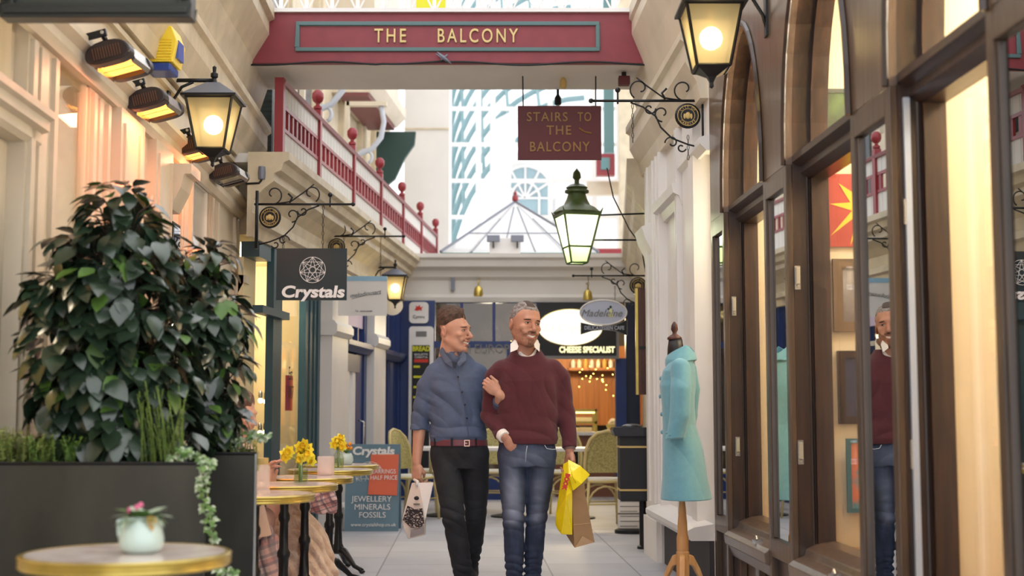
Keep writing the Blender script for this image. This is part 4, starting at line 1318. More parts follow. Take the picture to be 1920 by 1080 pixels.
# second bracket with white sign
Y2 = 12.55
wp = Vector((at(612, 443, Y2).x, Y2, at(612, 443, Y2).z))
br = sign_bracket('second black iron bracket farther along, above the white sign', wp, at(757, 443, Y2).x - wp.x, 1)
s0, s1 = at(634, 592, Y2), at(726, 518, Y2)
chain(br, at(645, 443, Y2).x - wp.x, 0, 0, s1.z - wp.z); chain(br, at(714, 443, Y2).x - wp.x, 0, 0, s1.z - wp.z)
ws = thing('hanging_sign', 'white hanging sign with pale blue top band beyond the crystal shop', 'sign', (s0 + s1) / 2)
MB().box(s0.x, s1.x, Y2 - .012, Y2 + .012, s0.z, s1.z).build('board', WHITE, ws, world=True)
MB().box(s0.x, s1.x, Y2 - .015, Y2 - .012, s1.z - .045, s1.z).build('blue_band', PALEBLUE, ws, world=True)
text('lettering', 'melodiousart', .055, at(685, 551, Y2 - .014), GREYT, ws, world=True, shear=.3, roll=R(8))
MB().tube([at(660, 560, Y2 - .014), at(690, 553, Y2 - .014), at(714, 551, Y2 - .014)], .002, 4).build('flourish', GREYT, ws, world=True)
text('small_print', 'Tel   castle arcade', .022, at(682, 583, Y2 - .014), GREYT, ws, world=True)
Y3 = 15.5
rs = thing('round_sign', 'small round white sign half hidden behind the far lantern', 'sign', at(736, 572, Y3))
MB().lathe([(0, -.02), (.12, -.02), (.12, .02), (0, .02)], (0, 0, 0), 24, rot=Matrix.Rotation(math.pi / 2, 3, 'X')).build('disc', WHITE, rs, smooth='auto')
MB().tube([(0, 0, .11), (0, 0, .25), (-.5, 0, .25)], .008, 6).build('hanger', IRON, rs)
# far right bracket with the oval cafe sign
Y4 = 13.2
wp = Vector((XG(Y4) - .02, Y4, at(1190, 517, Y4).z))
br = sign_bracket('black scrolled bracket on the far right wall above the oval cafe sign', wp, wp.x - at(1075, 517, Y4).x, -1, med=.075)
chain(br, at(1103, 517, Y4).x - wp.x, 0, 0, -.2); chain(br, at(1153, 530, Y4).x - wp.x, 0, -.1, -.24)
oc = at(1131, 586, Y4)
os_ = thing('hanging_sign', 'grey oval hanging sign with dark delicatessen cafe banner below', 'sign', oc)
ov = [(oc.x + .232 * math.cos(2 * math.pi * i / 40), Y4 - .012, oc.z + .123 * math.sin(2 * math.pi * i / 40)) for i in range(40)]
MB().prism(ov, (0, .024, 0)).build('oval_board', mat('lavender_grey', (184, 190, 214), .4), os_, world=True)
MB().tube(ov, .008, 6, closed=True).build('oval_rim', WHITE, os_, world=True)
text('script_lettering', 'Madeleine', .1, (oc.x - .02, Y4 - .014, oc.z - .01), GREYT, os_, world=True, shear=.35)
b = MB(); q = at(1145, 585, Y4 - .014)
b.prism([(q.x - .03, q.y, q.z - .05), (q.x + .03, q.y, q.z - .05), (q.x + .018, q.y, q.z), (q.x + .01, q.y, q.z + .035), (q.x - .01, q.y, q.z + .035), (q.x - .018, q.y, q.z)], (0, -.002, 0))
b.build('painted_bottle', mat('pale_olive', (216, 218, 170), .5), os_, world=True)
MB().ball((q.x, q.y, q.z + .05), (.012, .004, .014)).ball((q.x - .02, q.y, q.z + .03), (.014, .004, .01)).build('painted_leaf', GREENBK, os_, world=True)
p_ = [(1089, 605), (1110, 610), (1130, 612), (1152, 610), (1176, 600), (1176, 629), (1152, 620), (1130, 618), (1110, 620), (1089, 627)]
MB().prism([at(x, y, Y4 - .01) for x, y in p_], (0, .02, 0)).build('banner_board', IRON2, os_, world=True)
MB().tube([at(x, y, Y4 - .012) for x, y in p_], .005, 4, closed=True).build('banner_rim', GREYT, os_, world=True)
text('banner_lettering', 'DELICATESSEN CAFE', .052, at(1133, 615, Y4 - .013), mat('silver_letter', (176, 180, 196), .4), os_, world=True, xs=.82, bold=.001)
# dark framed sign, top left
YT = 4.45
fs = thing('framed_sign', 'large black-framed charcoal sign at the top left corner', 'sign', at(183, 0, YT))
s0, s1 = at(6, 38, YT), at(362, 38, YT)
MB().box(s0.x + .02, s1.x - .02, YT - .005, YT + .03, s0.z + .02, s0.z + .5).build('board', mat('charcoal_board', (56, 60, 54), .5), fs, world=True)
b = MB(); f_ = .045
for (a, c_, d_, e) in ((s0.x, s1.x, s0.z, s0.z + f_), (s0.x, s0.x + f_, s0.z + f_, s0.z + .5), (s1.x - f_, s1.x, s0.z + f_, s0.z + .5), (s0.x, s1.x, s0.z + .5, s0.z + .5 + f_)):
    b.box(a, c_, YT - .04, YT + .04, d_, e)
    b.box(a + .012, c_ - .012, YT - .05, YT - .04, d_ + .012, e - .012)
b.build('frame', mat('black_frame', (40, 44, 42), .3), fs, world=True, bevel=.004)
MB().tube([(s0.x + .12, YT, s0.z + .53), (s0.x + .12, YT, s0.z + 1.2)], .01, 6).tube([(s1.x - .12, YT, s0.z + .53), (s1.x - .12, YT, s0.z + 1.2)], .01, 6).build('hanger', IRON, fs, world=True)

# ------------------------------------------------------------------ patio heaters
def heater(i, px, py, Y, label, on=True):
    c = at(px, py, Y)
    t = thing('patio_heater', label, 'heater', c, group=None)
    t.rotation_euler = (0, R(-14), R(-4))
    W_, H_, L_ = .103, .04, .2
    cap = [(W_ * math.copysign(abs(math.cos(a)) ** .55, math.cos(a)), H_ * math.copysign(abs(math.sin(a)) ** .8, math.sin(a))) for a in [2 * math.pi * k / 28 for k in range(28)]]
    cap = [(x, z + (.022 * (1 - (x / W_) ** 2) if z > 0 else 0)) for x, z in cap]
    MB().prism([(x, 0, z) for x, z in cap], (0, .075, 0)).build('front_grille_cap', BROWNP, t, bevel=.008)
    b = MB()
    for k in range(11):
        x = -.06 + k * .012
        b.box(x - .002, x + .002, -.004, .0, -.02, .032)
    b.build('grille_slots', GLOW if False else mat('warm_slot', (104, 66, 46), .5) if 'warm_slot' not in MATS else MATS['warm_slot'], t)
    b = MB()
    b.prism([(-W_ * .9, .075, -.03), (-W_ * .86, .075, .03), (0, .075, .045), (W_ * .86, .075, .03), (W_ * .95, .075, -.03), (W_ * .78, .075, -.045), (W_ * .72, .075, -.01), (-W_ * .72, .075, -.01), (-W_ * .78, .075, -.045)], (0, L_, 0))
    b.build('reflector_body', CHROME, t)
    MB().prism([(x * .98, .075 + L_, z) for x, z in cap], (0, .05, 0)).build('rear_cap', BROWNP, t)
    MB().box(-W_ * .7, W_ * .7, .09, .06 + L_, -.024, -.014).build('element', GLOW if on else CHROME, t)
    b = MB()
    for k in range(2): b.tube([(-W_ * .7, .13 + k * .08, -.04), (W_ * .7, .13 + k * .08, -.04)], .002, 4)
    b.build('guard_wire', CHROME, t)
    wl_ = XL(c.y) - c.x
    b = MB()
    b.box(-.17, .02, -.012, .002, .075, .105)
    b.box(max(wl_ + .02, -.2), -.15, -.012, .06, .08, .1)
    b.tube([(.0, -.005, .09), (.0, .06, .03)], .012, 6)
    b.prism([(wl_, .1, .06), (wl_ + .06, .1, .05), (-.06, .1, .0), (-.09, .1, .02)], (0, .012, 0))
    b.build('bracket', IRON, t)
    MB().lathe([(0, 0), (.009, 0), (.009, .006), (0, .008)], (.005, -.012, .09), 8, rot=Matrix.Rotation(math.pi / 2, 3, 'X')).build('bolt', CHROME, t)
    if on:
        lamp('heater_glow', 'AREA', c + Vector((.05, .18, -.07)), 3.2, (1, .27, .13), (.14, .3), (0, R(8), 0))
for i, (px, py, Y, on, lb) in enumerate(((200, 99, 5.75, 1, 'nearest glowing brown and silver patio heater on the left wall'), (272, 186, 6.62, 1, 'second glowing patio heater, between the nearest one and the lantern'),
                                    (357, 272, 7.95, 1, 'third glowing patio heater, partly behind the left lantern'), (417, 322, 8.85, 0, 'farthest patio heater, unlit, just behind the left lantern'))):
    heater(i, px, py, Y, lb, on)

# alarm box
al = thing('alarm_box', 'yellow alarm box with blue base high on the left cream wall', 'alarm', at(318, 95, 7.85))
c = at(318, 93, 7.25)
al.location = c
x0 = c.x - .06
b = MB(); b.prism([(x0 - .06, 7.2, c.z - .08), (x0 + .09, 7.2, c.z - .08), (x0 + .11, 7.2, c.z + .04), (x0 + .08, 7.2, c.z + .12), (x0 - .06, 7.2, c.z + .13)], (0, .2, 0))
for k in range(8): b.box(x0 + .0, x0 + .085, 7.192, 7.2, c.z - .07 + k * .016, c.z - .063 + k * .016)
b.build('cover', mat('alarm_yellow', (244, 214, 60), .35), al, world=True, bevel=.006)
MB().box(x0 - .06, x0 + .08, 7.2, 7.38, c.z - .13, c.z - .085).build('strobe_base', mat('alarm_blue', (36, 64, 140), .3), al, world=True, bevel=.01)
MB().box(x0 + .095, x0 + .112, 7.24, 7.36, c.z - .05, c.z + .05).build('side_plate', mat('plate_blue', (70, 90, 170), .4), al, world=True)
# cctv camera
cc = thing('security_camera', 'small grey security camera on black arm at the cream corner pilaster', 'camera', at(491, 325, 9.9))
MB().lathe([(.0, -.05), (.026, -.045), (.03, 0), (.026, .05), (0, .055)], n=12).build('housing', GREYM, cc, smooth='auto')
MB().tube([(0, 0, -.05), (-.02, 0, -.075), (-.12, 0, -.08)], .009, 6).build('arm', IRON, cc, smooth=True)
# cafe window transfer on left glass
# ------------------------------------------------------------------ cafe tables
def cafe_table(label, x, y, r=.3, H=.74, rz=0):
    t = thing('cafe_table', label, 'table', (x, y, 0), rz)
    MB().lathe([(0, H - .028), (r - .012, H - .028), (r - .012, H), (0, H)], n=48).build('marble_top', MARBLE, t, smooth='auto')
    MB().lathe([(r - .014, H - .034), (r - .004, H - .034), (r + .001, H - .028), (r - .003, H - .022), (r + .001, H - .016), (r - .003, H - .011), (r + .002, H - .004), (r - .004, H + .001), (r - .014, H + .001)], n=48, ring=True).build('brass_rim', BRASS, t, smooth='auto')
    MB().lathe([(.03, 0.12), (.045, .13), (.045, .16), (.03, .19), (.024, .3), (.028, .36), (.034, .37), (.034, .39), (.024, .41), (.022, .54), (.03, .56), (.03, .58), (.022, .6), (.024, .68), (.05, .7), (.05, H - .034)], n=16).build('column', IRON2, t, smooth='auto')
    MB().box(-.13, .13, -.02, .02, H - .045, H - .03).box(-.02, .02, -.13, .13, H - .045, H - .03).build('top_bracket', IRON2, t)
    for k in range(3):
        a = R(90 + 120 * k)
        ca, sa = math.cos(a), math.sin(a)
        pts = [(ca * q, sa * q, z) for q, z in ((.0, .15), (.06, .14), (.12, .09), (.17, .045), (.22, .03), (.245, .018))]
        b = MB(); b.tube(pts, [.03, .028, .02, .016, .016, .018], 8)
        b.ball((ca * .245, sa * .245, .014), (.022, .022, .013), 8, 6)
        b.build('foot', IRON2, t, smooth=True)
    return t
t1 = cafe_table('round marble cafe table with brass rim, nearest, holding the mint planter', at(237, 1032, 3.63).x, 3.63, .276)
TBL = [(6.2, 600, 'round cafe table half hidden behind the steel planter'), (7.0, 642, 'round cafe table carrying the front vase of daffodils'), (7.75, 670, 'round cafe table carrying the pink candle glass'),
       (8.75, 705, 'round cafe table carrying the rear vase of daffodils'), (9.5, 715, 'farthest round cafe table with the small orange flower pot')]
tx = []
for Y, pr, lb in TBL:
    x = at(pr, 900, Y).x - .3
    tx.append(x)
    tt = dup(t1, (x, Y, 0), R(30 + 40 * len(tx)), lb)
    for ch in tt.children:
        if ch.name.startswith('xx'): pass
dup(t1, (at(60, 1090, 2.75).x, 2.62, 0), 0.3, 'round cafe table at bottom left edge, only its rim showing')

# mint pot with succulent on the near table
mp_ = thing('potted_plant', 'mint ceramic jar with small green leaves and pink buds on nearest table', 'plant', (at(265, 1020, 3.63).x, 3.63, .741))
mp_.location.y -= 0.0
MB().lathe([(0, 0), (.042, 0), (.056, .012), (.06, .035), (.054, .062), (.044, .085), (.042, .092), (.045, .096), (.04, .096), (.038, .088), (0, .086)], n=32).build('jar', MINT, mp_, smooth=True)
MB().tube([(-.043, -.005, .09), (-.06, -.01, .085), (-.058, -.01, .05), (-.05, -.008, .03)], .006, 6).build('handle', MINT, mp_, smooth=True)


def leaf(b, p, d, up, L, W_, curl=.25, fold=.18):
    """add a pointed leaf: base p, direction d, surface normal about up"""
    d = Vector(d).normalized()
    s = d.cross(Vector(up))
    if s.length < 1e-4: s = d.orthogonal()
    s.normalize()
    n = s.cross(d).normalized()
    prof = [(0, .02), (.18, .62), (.42, 1.0), (.7, .72), (.9, .28), (1.0, 0.0)]
    vs = []
    for t, w in prof:
        c = Vector(p) + d * (L * t) - n * (curl * L * t * t)
        vs.append(c + s * (W_ * .5 * w) + n * (fold * W_ * w * .5)); vs.append(c); vs.append(c - s * (W_ * .5 * w) + n * (fold * W_ * w * .5))
    fs = []
    for i in range(len(prof) - 1):
        a = i * 3
        fs += [(a, a + 1, a + 4, a + 3), (a + 1, a + 2, a + 5, a + 4)]
    b.add(vs, fs)


LEAFG = mat('fresh_green_leaf', (122, 160, 84), .5, var=.35, vscale=30)
LEAFP = mat('pale_grey_green_leaf', (176, 196, 170), .5, var=.3, vscale=30)
b = MB(); b2 = MB()
for k in range(34):
    a = rnd.uniform(0, 6.28); e = rnd.uniform(.1, 1.5)
    d = Vector((math.cos(a), math.sin(a), e))
    leaf(b if k % 3 else b2, (math.cos(a) * .015, math.sin(a) * .015, .088), d, (0, 0, 1), rnd.uniform(.04, .062), .046, .5)
for sx in (-1, 1):
    leaf(b2, (sx * .03, 0, .095), (sx, -.1, .25), (0, 0, 1), .055, .02, .3); leaf(b2, (sx * .03, -.01, .09), (sx, -.4, .05), (0, 0, 1), .04, .02, .6)
b.build('leaves', LEAFG, mp_, smooth=True, clean=False); b2.build('pale_leaves', LEAFP, mp_, smooth=True, clean=False)
PINKF = mat('pink_bud', (226, 110, 150), .5)
for q in ((-.005, -.035, .122), (-.025, -.035, .114), (.004, -.03, .128)): MB().ball(q, .0075, 8, 6).build('bud', PINKF, mp_, smooth=True)
b = MB(); leaf(b, (.03, -.03, .1), (.3, -.5, -.3), (0, 0, 1), .035, .03, .8)
b.build('dry_leaf', mat('dry_ochre_leaf', (190, 150, 86), .6), mp_, smooth=True, clean=False)

DAFF = mat('daffodil_yellow', (255, 240, 70), .5, var=.12, vscale=30)
DAFFC = mat('daffodil_cup_yellow', (252, 218, 40), .5)
STEM = mat('green_stem', (126, 152, 64), .5)
BOTTLE = glass_mat('bottle_glass', (247, 250, 244), 0, 1.0)
WATER = glass_mat('pale_green_water', (238, 244, 214), 0, .6)


def daffodils(label, x, y, spots, sc=1.0):
    t = thing('daffodil_vase', label, 'vase', (x, y, .741))
    MB().lathe([(0, 0), (.034, 0), (.037, .01), (.037, .07), (.03, .095), (.018, .115), (.017, .135), (.02, .137), (.015, .137), (.015, .117), (.027, .094), (.034, .07), (.034, .008), (0, .006)], n=24).build('bottle', BOTTLE, t, smooth=True)
    MB().lathe([(0, .008), (.0335, .009), (.0335, .07), (0, .071)], n=20).build('water', WATER, t, smooth='auto')
    for (dx, dz) in spots:
        c = Vector((dx * sc, rnd.uniform(-.03, .03), .15 + dz * sc))
        f = MB()
        f.tube([(dx * .1, 0, .01), (dx * .15, 0, .12), c + Vector((0, .01, 0))], .003, 5)
        st_ = f.build('flower_stem', STEM, t, smooth=True)
        face = Vector((rnd.uniform(-.6, .6), -1, rnd.uniform(-.3, .5))).normalized()
        u = face.orthogonal().normalized(); v = face.cross(u)
        b = MB()
        for k in range(6):
            a = k * math.pi / 3 + rnd.uniform(-.2, .2)
            dd = u * math.cos(a) + v * math.sin(a) + face * .25
            leaf(b, c, dd, face, .036 * sc, .028 * sc, .1)
        b.build('petals', DAFF, st_, smooth=True, clean=False)
        pr = [(.006, 0), (.011, .012), (.014, .022), (.017, .025), (.012, .02), (.008, .006), (0, .005)]
        rq = face.to_track_quat('Z', 'Y').to_matrix()
        MB().lathe(pr, c, 12, rot=rq).build('cup', DAFFC, st_, smooth=True)
    return t
daffodils('clear bottle of yellow daffodils on the third table from the planter side', at(564, 900, 7.0).x, 7.0, [(-.09, .0), (-.055, .02), (.0, -.02), (-.01, .04), (.035, .03), (.045, .0), (.02, .055), (.0, .005), (.05, -.03), (-.075, -.012), (.03, -.01)])
bpy.data.objects['daffodil_vase']['label'] = 'front clear bottle of drooping yellow daffodils, nearer the steel planter'
daffodils('rear clear bottle of upright yellow daffodils beside the tiny mint pot', at(634, 880, 8.75).x, 8.75, [(-.01, .0), (.02, .02), (-.02, .03), (.01, .05), (-.03, .01), (.03, -.005)])
cd = thing('candle_glass', 'pink ribbed candle glass on a cafe table between the daffodils', 'candle', (at(613, 890, 7.95).x, 7.9, .741))
MB().lathe([(0, 0), (.046, 0), (.05, .008), (.05, .11), (.047, .112), (.045, .11), (.045, .01), (0, .008)], n=28).build('glass', frost_mat('pink_ribbed_glass', (255, 250, 248), .35), cd, smooth='auto')
MB().lathe([(0, .01), (.036, .01), (.036, .04), (0, .04)], n=20).build('candle', PAPER, cd, smooth='auto')
po = thing('potted_plant', 'tiny mint pot of orange flowers on the farthest cafe table', 'plant', (at(649, 870, 9.5).x, 9.5, .741))
MB().lathe([(0, 0), (.04, 0), (.052, .03), (.048, .06), (.036, .08), (.034, .08), (0, .075)], n=20).build('jar', MINT, po, smooth=True)
b = MB(); b2 = MB()
for k in range(20):
    a = rnd.uniform(0, 6.28)
    leaf(b, (0, 0, .075), (math.cos(a), math.sin(a), 1.2), (0, 0, 1), .06, .02, .4)
for k in range(6): b2.ball((rnd.uniform(-.04, .04), rnd.uniform(-.03, .03), .13 + rnd.uniform(-.02, .02)), .014, 8, 6)
b.build('leaves', LEAFG, po, smooth=True, clean=False); b2.build('blossoms', mat('orange_blossom', (240, 150, 40), .5), po, smooth=True)
jr = thing('glass_jar', 'pale glass jar on the table half hidden by the steel planter', 'jar', (at(489, 925, 6.1).x, 6.1, .741))
MB().lathe([(0, 0), (.036, 0), (.04, .01), (.04, .12), (.03, .14), (.03, .16), (.027, .16), (.027, .14), (.036, .118), (.036, .01), (0, .008)], n=20).build('jar_glass', frost_mat('milky_jar', (255, 252, 250), .35), jr, smooth=True)
MB().lathe([(.031, .135), (.033, .14), (.033, .165), (0, .167)], n=20).build('lid', GOLD, jr, smooth='auto')

# ------------------------------------------------------------------ planters
pl1 = thing('steel_planter', 'long dark steel planter behind the nearest cafe table', 'planter', (-1.45, 5.0, 0))
x0, x1 = at(-30, 870, 4.8).x, at(385, 870, 4.8).x
x0 = max(x0, XL(4.8) + .05)
def planter(t, x0, x1, y0, y1, h):
    sk_ = lambda x, y, z: (x - (y - y0) * .21 * min(1, max(0, (x - x0) / (x1 - x0))), y, z)   # ends run back at a slant
    b = MB(); th = .02
    b.box(x0, x1, y0, y0 + th, 0, h, sk_); b.box(x0, x1, y1 - th, y1, 0, h, sk_); b.box(x0, x0 + th, y0 + th, y1 - th, 0, h, sk_); b.box(x1 - th, x1, y0 + th, y1 - th, 0, h, sk_)
    b.build('panels', PLANTER, t, world=True)
    MB().box(x0 + th, x1 - th, y0 + th, y1 - th, 0, h - .05, sk_).build('soil', SOIL, t, world=True)
    b = MB()
    b.tube([sk_(*q) for q in ((x0, y0, h), (x1, y0, h), (x1, y1, h), (x0, y1, h))], .007, 6, closed=True)
    b.build('rolled_rim', IRON2, t, world=True)
h1 = at(200, 869, 4.8).z; h2 = at(430, 850, 5.35).z
planter(pl1, x0, x1, 4.8, 5.3, h1)
pl2 = thing('steel_planter', 'second taller dark steel planter holding the smaller bush and edging the tables', 'planter', (-1.25, 5.5, 0))
x2, x3 = at(330, 850, 5.35).x, at(483, 850, 5.35).x
x2 = x2 + .0
planter(pl2, x2 - .25, x3, 5.32, 5.72, h2)
MB().box(x3 - .004, x3 + .004, 5.315, 5.325, 0, h2).build('edge_highlight', CHROME, pl2, world=True)  # thin silver strip added in place of the highlight on the planter's edge

LEAFD = mat('glossy_dark_leaf', (50, 70, 50), .3, rgb2=(30, 46, 34), vscale=6, spec=.75, coat=.35)
LEAFM = mat('young_green_leaf', (86, 122, 52), .42, var=.3, vscale=10)
BARK = mat('brown_twig', (60, 46, 36), .8)


def crown(lobes, n, seed, Lr=(.065, .1)):
    """leaves over the surfaces of overlapping lobes; twigs inside"""
    rr = random.Random(seed)
    tot = sum(l[3] * l[5] for l in lobes)
    bl_, by_, bt_ = MB(), MB(), MB()
    for (cx, cy, cz, rx, ry, rz_) in lobes:
        cnt = int(n * rx * rz_ / tot)
        for k in range(cnt):
            u = rr.uniform(-1, 1); a = rr.uniform(0, 2 * math.pi)
            s_ = math.sqrt(1 - u * u)
            dirn = Vector((s_ * math.cos(a), s_ * math.sin(a), u))
            q = rr.uniform(.45, 1.0) ** .5 * rr.uniform(.9, 1.08)
            p = Vector((cx + dirn.x * rx * q, cy + dirn.y * ry * q, cz + dirn.z * rz_ * q))
            # skip points deep in other lobes
            out = Vector((dirn.x, dirn.y, dirn.z * .6 + .1)).normalized()
            d = (out + Vector((rr.uniform(-.6, .6), rr.uniform(-.6, .6), rr.uniform(-.9, .15)))).normalized()
            d.z -= .45
            L = rr.uniform(*Lr)
            up = (Vector((0, 0, 1)) + out * .7 + Vector((rr.uniform(-.4, .4), rr.uniform(-.4, .4), 0)))
            tgt = by_ if (rr.random() < .06 or (dirn.z > .8 and rr.random() < .25)) else bl_
            leaf(tgt, p, d, up, L, L * rr.uniform(.6, .76), rr.uniform(.1, .45), .16)
            if k % 7 == 0:
                bt_.tube([p, p - d * .05 - Vector((0, 0, .06)), Vector((cx, cy, cz)).lerp(p, .4) - Vector((0, 0, .08))], [.002, .003, .004], 4)
    return bl_, by_, bt_


def shrub(label, base, lobes, n, seed, Lr=(.065, .1)):
    t = thing('leafy_shrub', label, 'plant', base)
    lb_ = [(l[0] - base[0], l[1] - base[1], l[2] - base[2], l[3], l[4], l[5]) for l in lobes]
    a, b_, c_ = crown(lb_, n, seed, Lr)
    b0 = MB()
    for k in range(7):
        l = lb_[k % len(lb_)]
        top = Vector((l[0], l[1], l[2]))
        b0.tube([Vector((.02 * (k - 3), 0, -.1)), top * .5 + Vector((.03, 0, 0)), top], [.012, .009, .005], 6)
    b0.v += []
    b0.add(c_.v, c_.f)
    b0.build('stems', BARK, t, smooth=True, clean=False)
    a.build('foliage', LEAFD, t, smooth=True, clean=False)
    b_.build('young_leaves', LEAFM, t, smooth=True, clean=False)
    return t
def lobe(px, py, Y, rx, rz_, ry=None):
    p = at(px, py, Y)
    return (p.x, p.y, p.z, rx, ry or min(rx, .22), rz_)
sh = [lobe(225, 400, 5.08, .13, .13), lobe(235, 470, 5.1, .2, .16), lobe(165, 470, 5.05, .14, .1), lobe(200, 560, 5.05, .26, .17), lobe(120, 555, 5.0, .12, .1), lobe(150, 640, 5.02, .21, .16),
      lobe(255, 640, 5.1, .22, .18), lobe(190, 720, 5.05, .25, .16), lobe(110, 730, 5.0, .1, .12), lobe(290, 730, 5.1, .18, .17), lobe(220, 800, 5.05, .25, .13), lobe(150, 830, 5.05, .16, .1), lobe(300, 820, 5.1, .18, .12), lobe(105, 560, 4.98, .13, .05)]
shrub('tall dark glossy-leaved shrub growing in the long steel planter', (at(215, 870, 5.1).x, 5.1, h1 - .05), sh, 1600, 11, (.075, .115))
sh2 = [lobe(385, 500, 5.5, .12, .12), lobe(340, 510, 5.5, .1, .1), lobe(375, 580, 5.5, .17, .15), lobe(420, 600, 5.5, .1, .12), lobe(345, 650, 5.45, .16, .15), lobe(400, 690, 5.5, .14, .16), lobe(370, 770, 5.5, .18, .14),
       lobe(420, 790, 5.45, .1, .08), lobe(360, 830, 5.5, .17, .08)]
shrub('shorter dark glossy-leaved shrub in the second planter, nearer the lantern', (at(385, 850, 5.5).x, 5.5, h2 - .05), sh2, 900, 23, (.065, .1))


def herb(name, label, base, w, dep, h, n, m, ll, lw, seed, part='sprigs', spread=.35, per=14, topm=None):
    rr = random.Random(seed)
    t = thing(name, label, 'plant', base)
    b = MB(); s_ = MB()
    for k in range(n):
        x, y = rr.uniform(-w / 2, w / 2), rr.uniform(-dep / 2, dep / 2)
        hh = h * rr.uniform(.5, 1.1)
        tip = Vector((x + rr.uniform(-spread, spread) * h, y + rr.uniform(-spread, spread) * h, hh))
        s_.tube([(x, y, -.05), Vector((x, y, 0)).lerp(tip, .5) + Vector((0, 0, .02)), tip], .0013, 4)
        for j in range(per):
            q = Vector((x, y, 0)).lerp(tip, .15 + .85 * j / per)
            a = rr.uniform(0, 6.28)
            leaf(b, q, (math.cos(a), math.sin(a), rr.uniform(.1, 1.0)), (0, 0, 1), ll * rr.uniform(.7, 1.2), lw, .3)
    s_.build('stems', STEM, t, clean=False)
    b.build(part, m, t, smooth=True, clean=False)
    return t
HERB = mat('light_green_herb', (176, 190, 116), .6, var=.4, vscale=20)
ROSE = mat('rosemary_green', (118, 142, 88), .6, var=.35, vscale=20)
HEATH = mat('dull_moss_green', (112, 118, 70), .6, var=.35, vscale=20)
herb('herb_plant', 'pale green small-leaved herb at the left end of the long planter', (at(40, 865, 5.0).x, 4.95, h1 - .03), .3, .2, .15, 90, HERB, .02, .015, 3, per=20)
herb('herb_plant', 'denser mid-green herb at the foot of the tall shrub', (at(88, 865, 4.95).x + .05, 4.92, h1 - .03), .16, .14, .12, 50, LEAFG, .02, .015, 4)
herb('rosemary_plant', 'upright feathery rosemary sprigs between the two dark shrubs', (at(306, 865, 4.87).x, 4.87, h1 - .03), .16, .05, .3, 34, ROSE, .022, .0045, 5, per=40, spread=.2)
herb('heather_plant', 'mossy green low plant at the right end of the second planter', (at(450, 850, 5.5).x, 5.5, h2 - .03), .14, .2, .1, 50, HEATH, .014, .006, 6)


def ivy(label, pts, n, seed, s=.028, base=None):
    rr = random.Random(seed)
    base = Vector(base or pts[0])
    t = thing('ivy_plant', label, 'plant', base)
    pts = [Vector(p) - base for p in pts]
    MB().tube(pts, .0025, 4).build('stem', STEM, t, smooth=True)
    b, b2 = MB(), MB()
    for k in range(n):
        q = rr.random() * (len(pts) - 1); i = min(int(q), len(pts) - 2)
        p = pts[i].lerp(pts[i + 1], q - i) + Vector((rr.uniform(-.022, .022), rr.uniform(-.03, 0), rr.uniform(-.01, .01)))
        c = Vector((rr.uniform(-1, 1), rr.uniform(-.9, -.1), rr.uniform(-.7, .3))).normalized()
        up = Vector((rr.uniform(-.3, .3), -1, .7))
        for (off, sc) in ((0, 1), (.9, .7), (-.9, .7)):
            d = Matrix.Rotation(off, 3, up.normalized()) @ c
            leaf(b if rr.random() < .55 else b2, p, d, up, s * sc * rr.uniform(.8, 1.2), s * .6, .2)
    b.build('variegated_leaves', mat('variegated_pale_leaf', (206, 214, 190), .5, rgb2=(110, 140, 90), vscale=60) if 'variegated_pale_leaf' not in MATS else MATS['variegated_pale_leaf'], t, smooth=True, clean=False)
    b2.build('green_leaves', LEAFG, t, smooth=True, clean=False)
ivy('trailing variegated ivy hanging down between the two steel planters', [at(x, y, 4.76) for x, y in ((392, 862), (385, 900), (390, 940), (397, 985), (394, 1010), (410, 1060), (440, 1079))], 80, 5, .026)
ivy('ivy runner spilling over the right end of the long planter', [at(x, y, 4.86) for x, y in ((325, 865), (340, 845), (360, 850), (375, 858), (388, 868))], 50, 8, .026)
ivy('variegated ivy sprig reaching past the right end of second planter', [at(x, y, 5.45) for x, y in ((430, 845), (455, 825), (470, 815), (488, 812), (499, 822))], 40, 9, .024)

# ------------------------------------------------------------------ crystal A-board
YA = 12.7
s0, s1 = at(648, 991, YA), at(750, 833, YA)
ab = thing('sidewalk_sign', 'blue-grey pavement board advertising jewellery, minerals and fossils', 'sign', ((s0.x + s1.x) / 2, YA, 0))
MB().add([(s0.x, YA - .12, 0), (s1.x, YA - .12, 0), (s1.x, YA - .09, 0), (s0.x, YA - .09, 0), (s0.x, YA, s1.z), (s1.x, YA, s1.z), (s1.x, YA + .03, s1.z), (s0.x, YA + .03, s1.z)], MB.BOXF).build('front_board', SLATE, ab, world=True)
MB().add([(s0.x, YA + .2, 0), (s1.x, YA + .2, 0), (s1.x, YA + .23, 0), (s0.x, YA + .23, 0), (s0.x, YA + .03, s1.z), (s1.x, YA + .03, s1.z), (s1.x, YA + .06, s1.z), (s0.x, YA + .06, s1.z)], MB.BOXF).build('back_board', SLATE, ab, world=True)
def aby(py):
    z = at(700, py, YA).z; return YA - .12 * (1 - z / s1.z) - .006
def abp(px, py): p = at(px, py, aby(py)); return p
tl = -math.atan(.12 / s1.z)
for s, px, py, sz, kw in (('Crystals', 700, 846, .105, dict(shear=.1, bold=.004, xs=1.15)), ('JEWELLERY', 697, 936, .075, {}), ('MINERALS', 698, 951, .075, {}), ('FOSSILS', 698, 966, .075, {}), ('www.crystalshop.co.uk', 700, 984, .045, {})):
    text('lettering', s, sz, abp(px, py), WHITET, ab, world=True, rx=math.pi / 2 + tl, **kw)
gem(ab, abp(693, 892), .13, WHITET, 0)
p0, p1 = abp(690, 927), abp(746, 852)
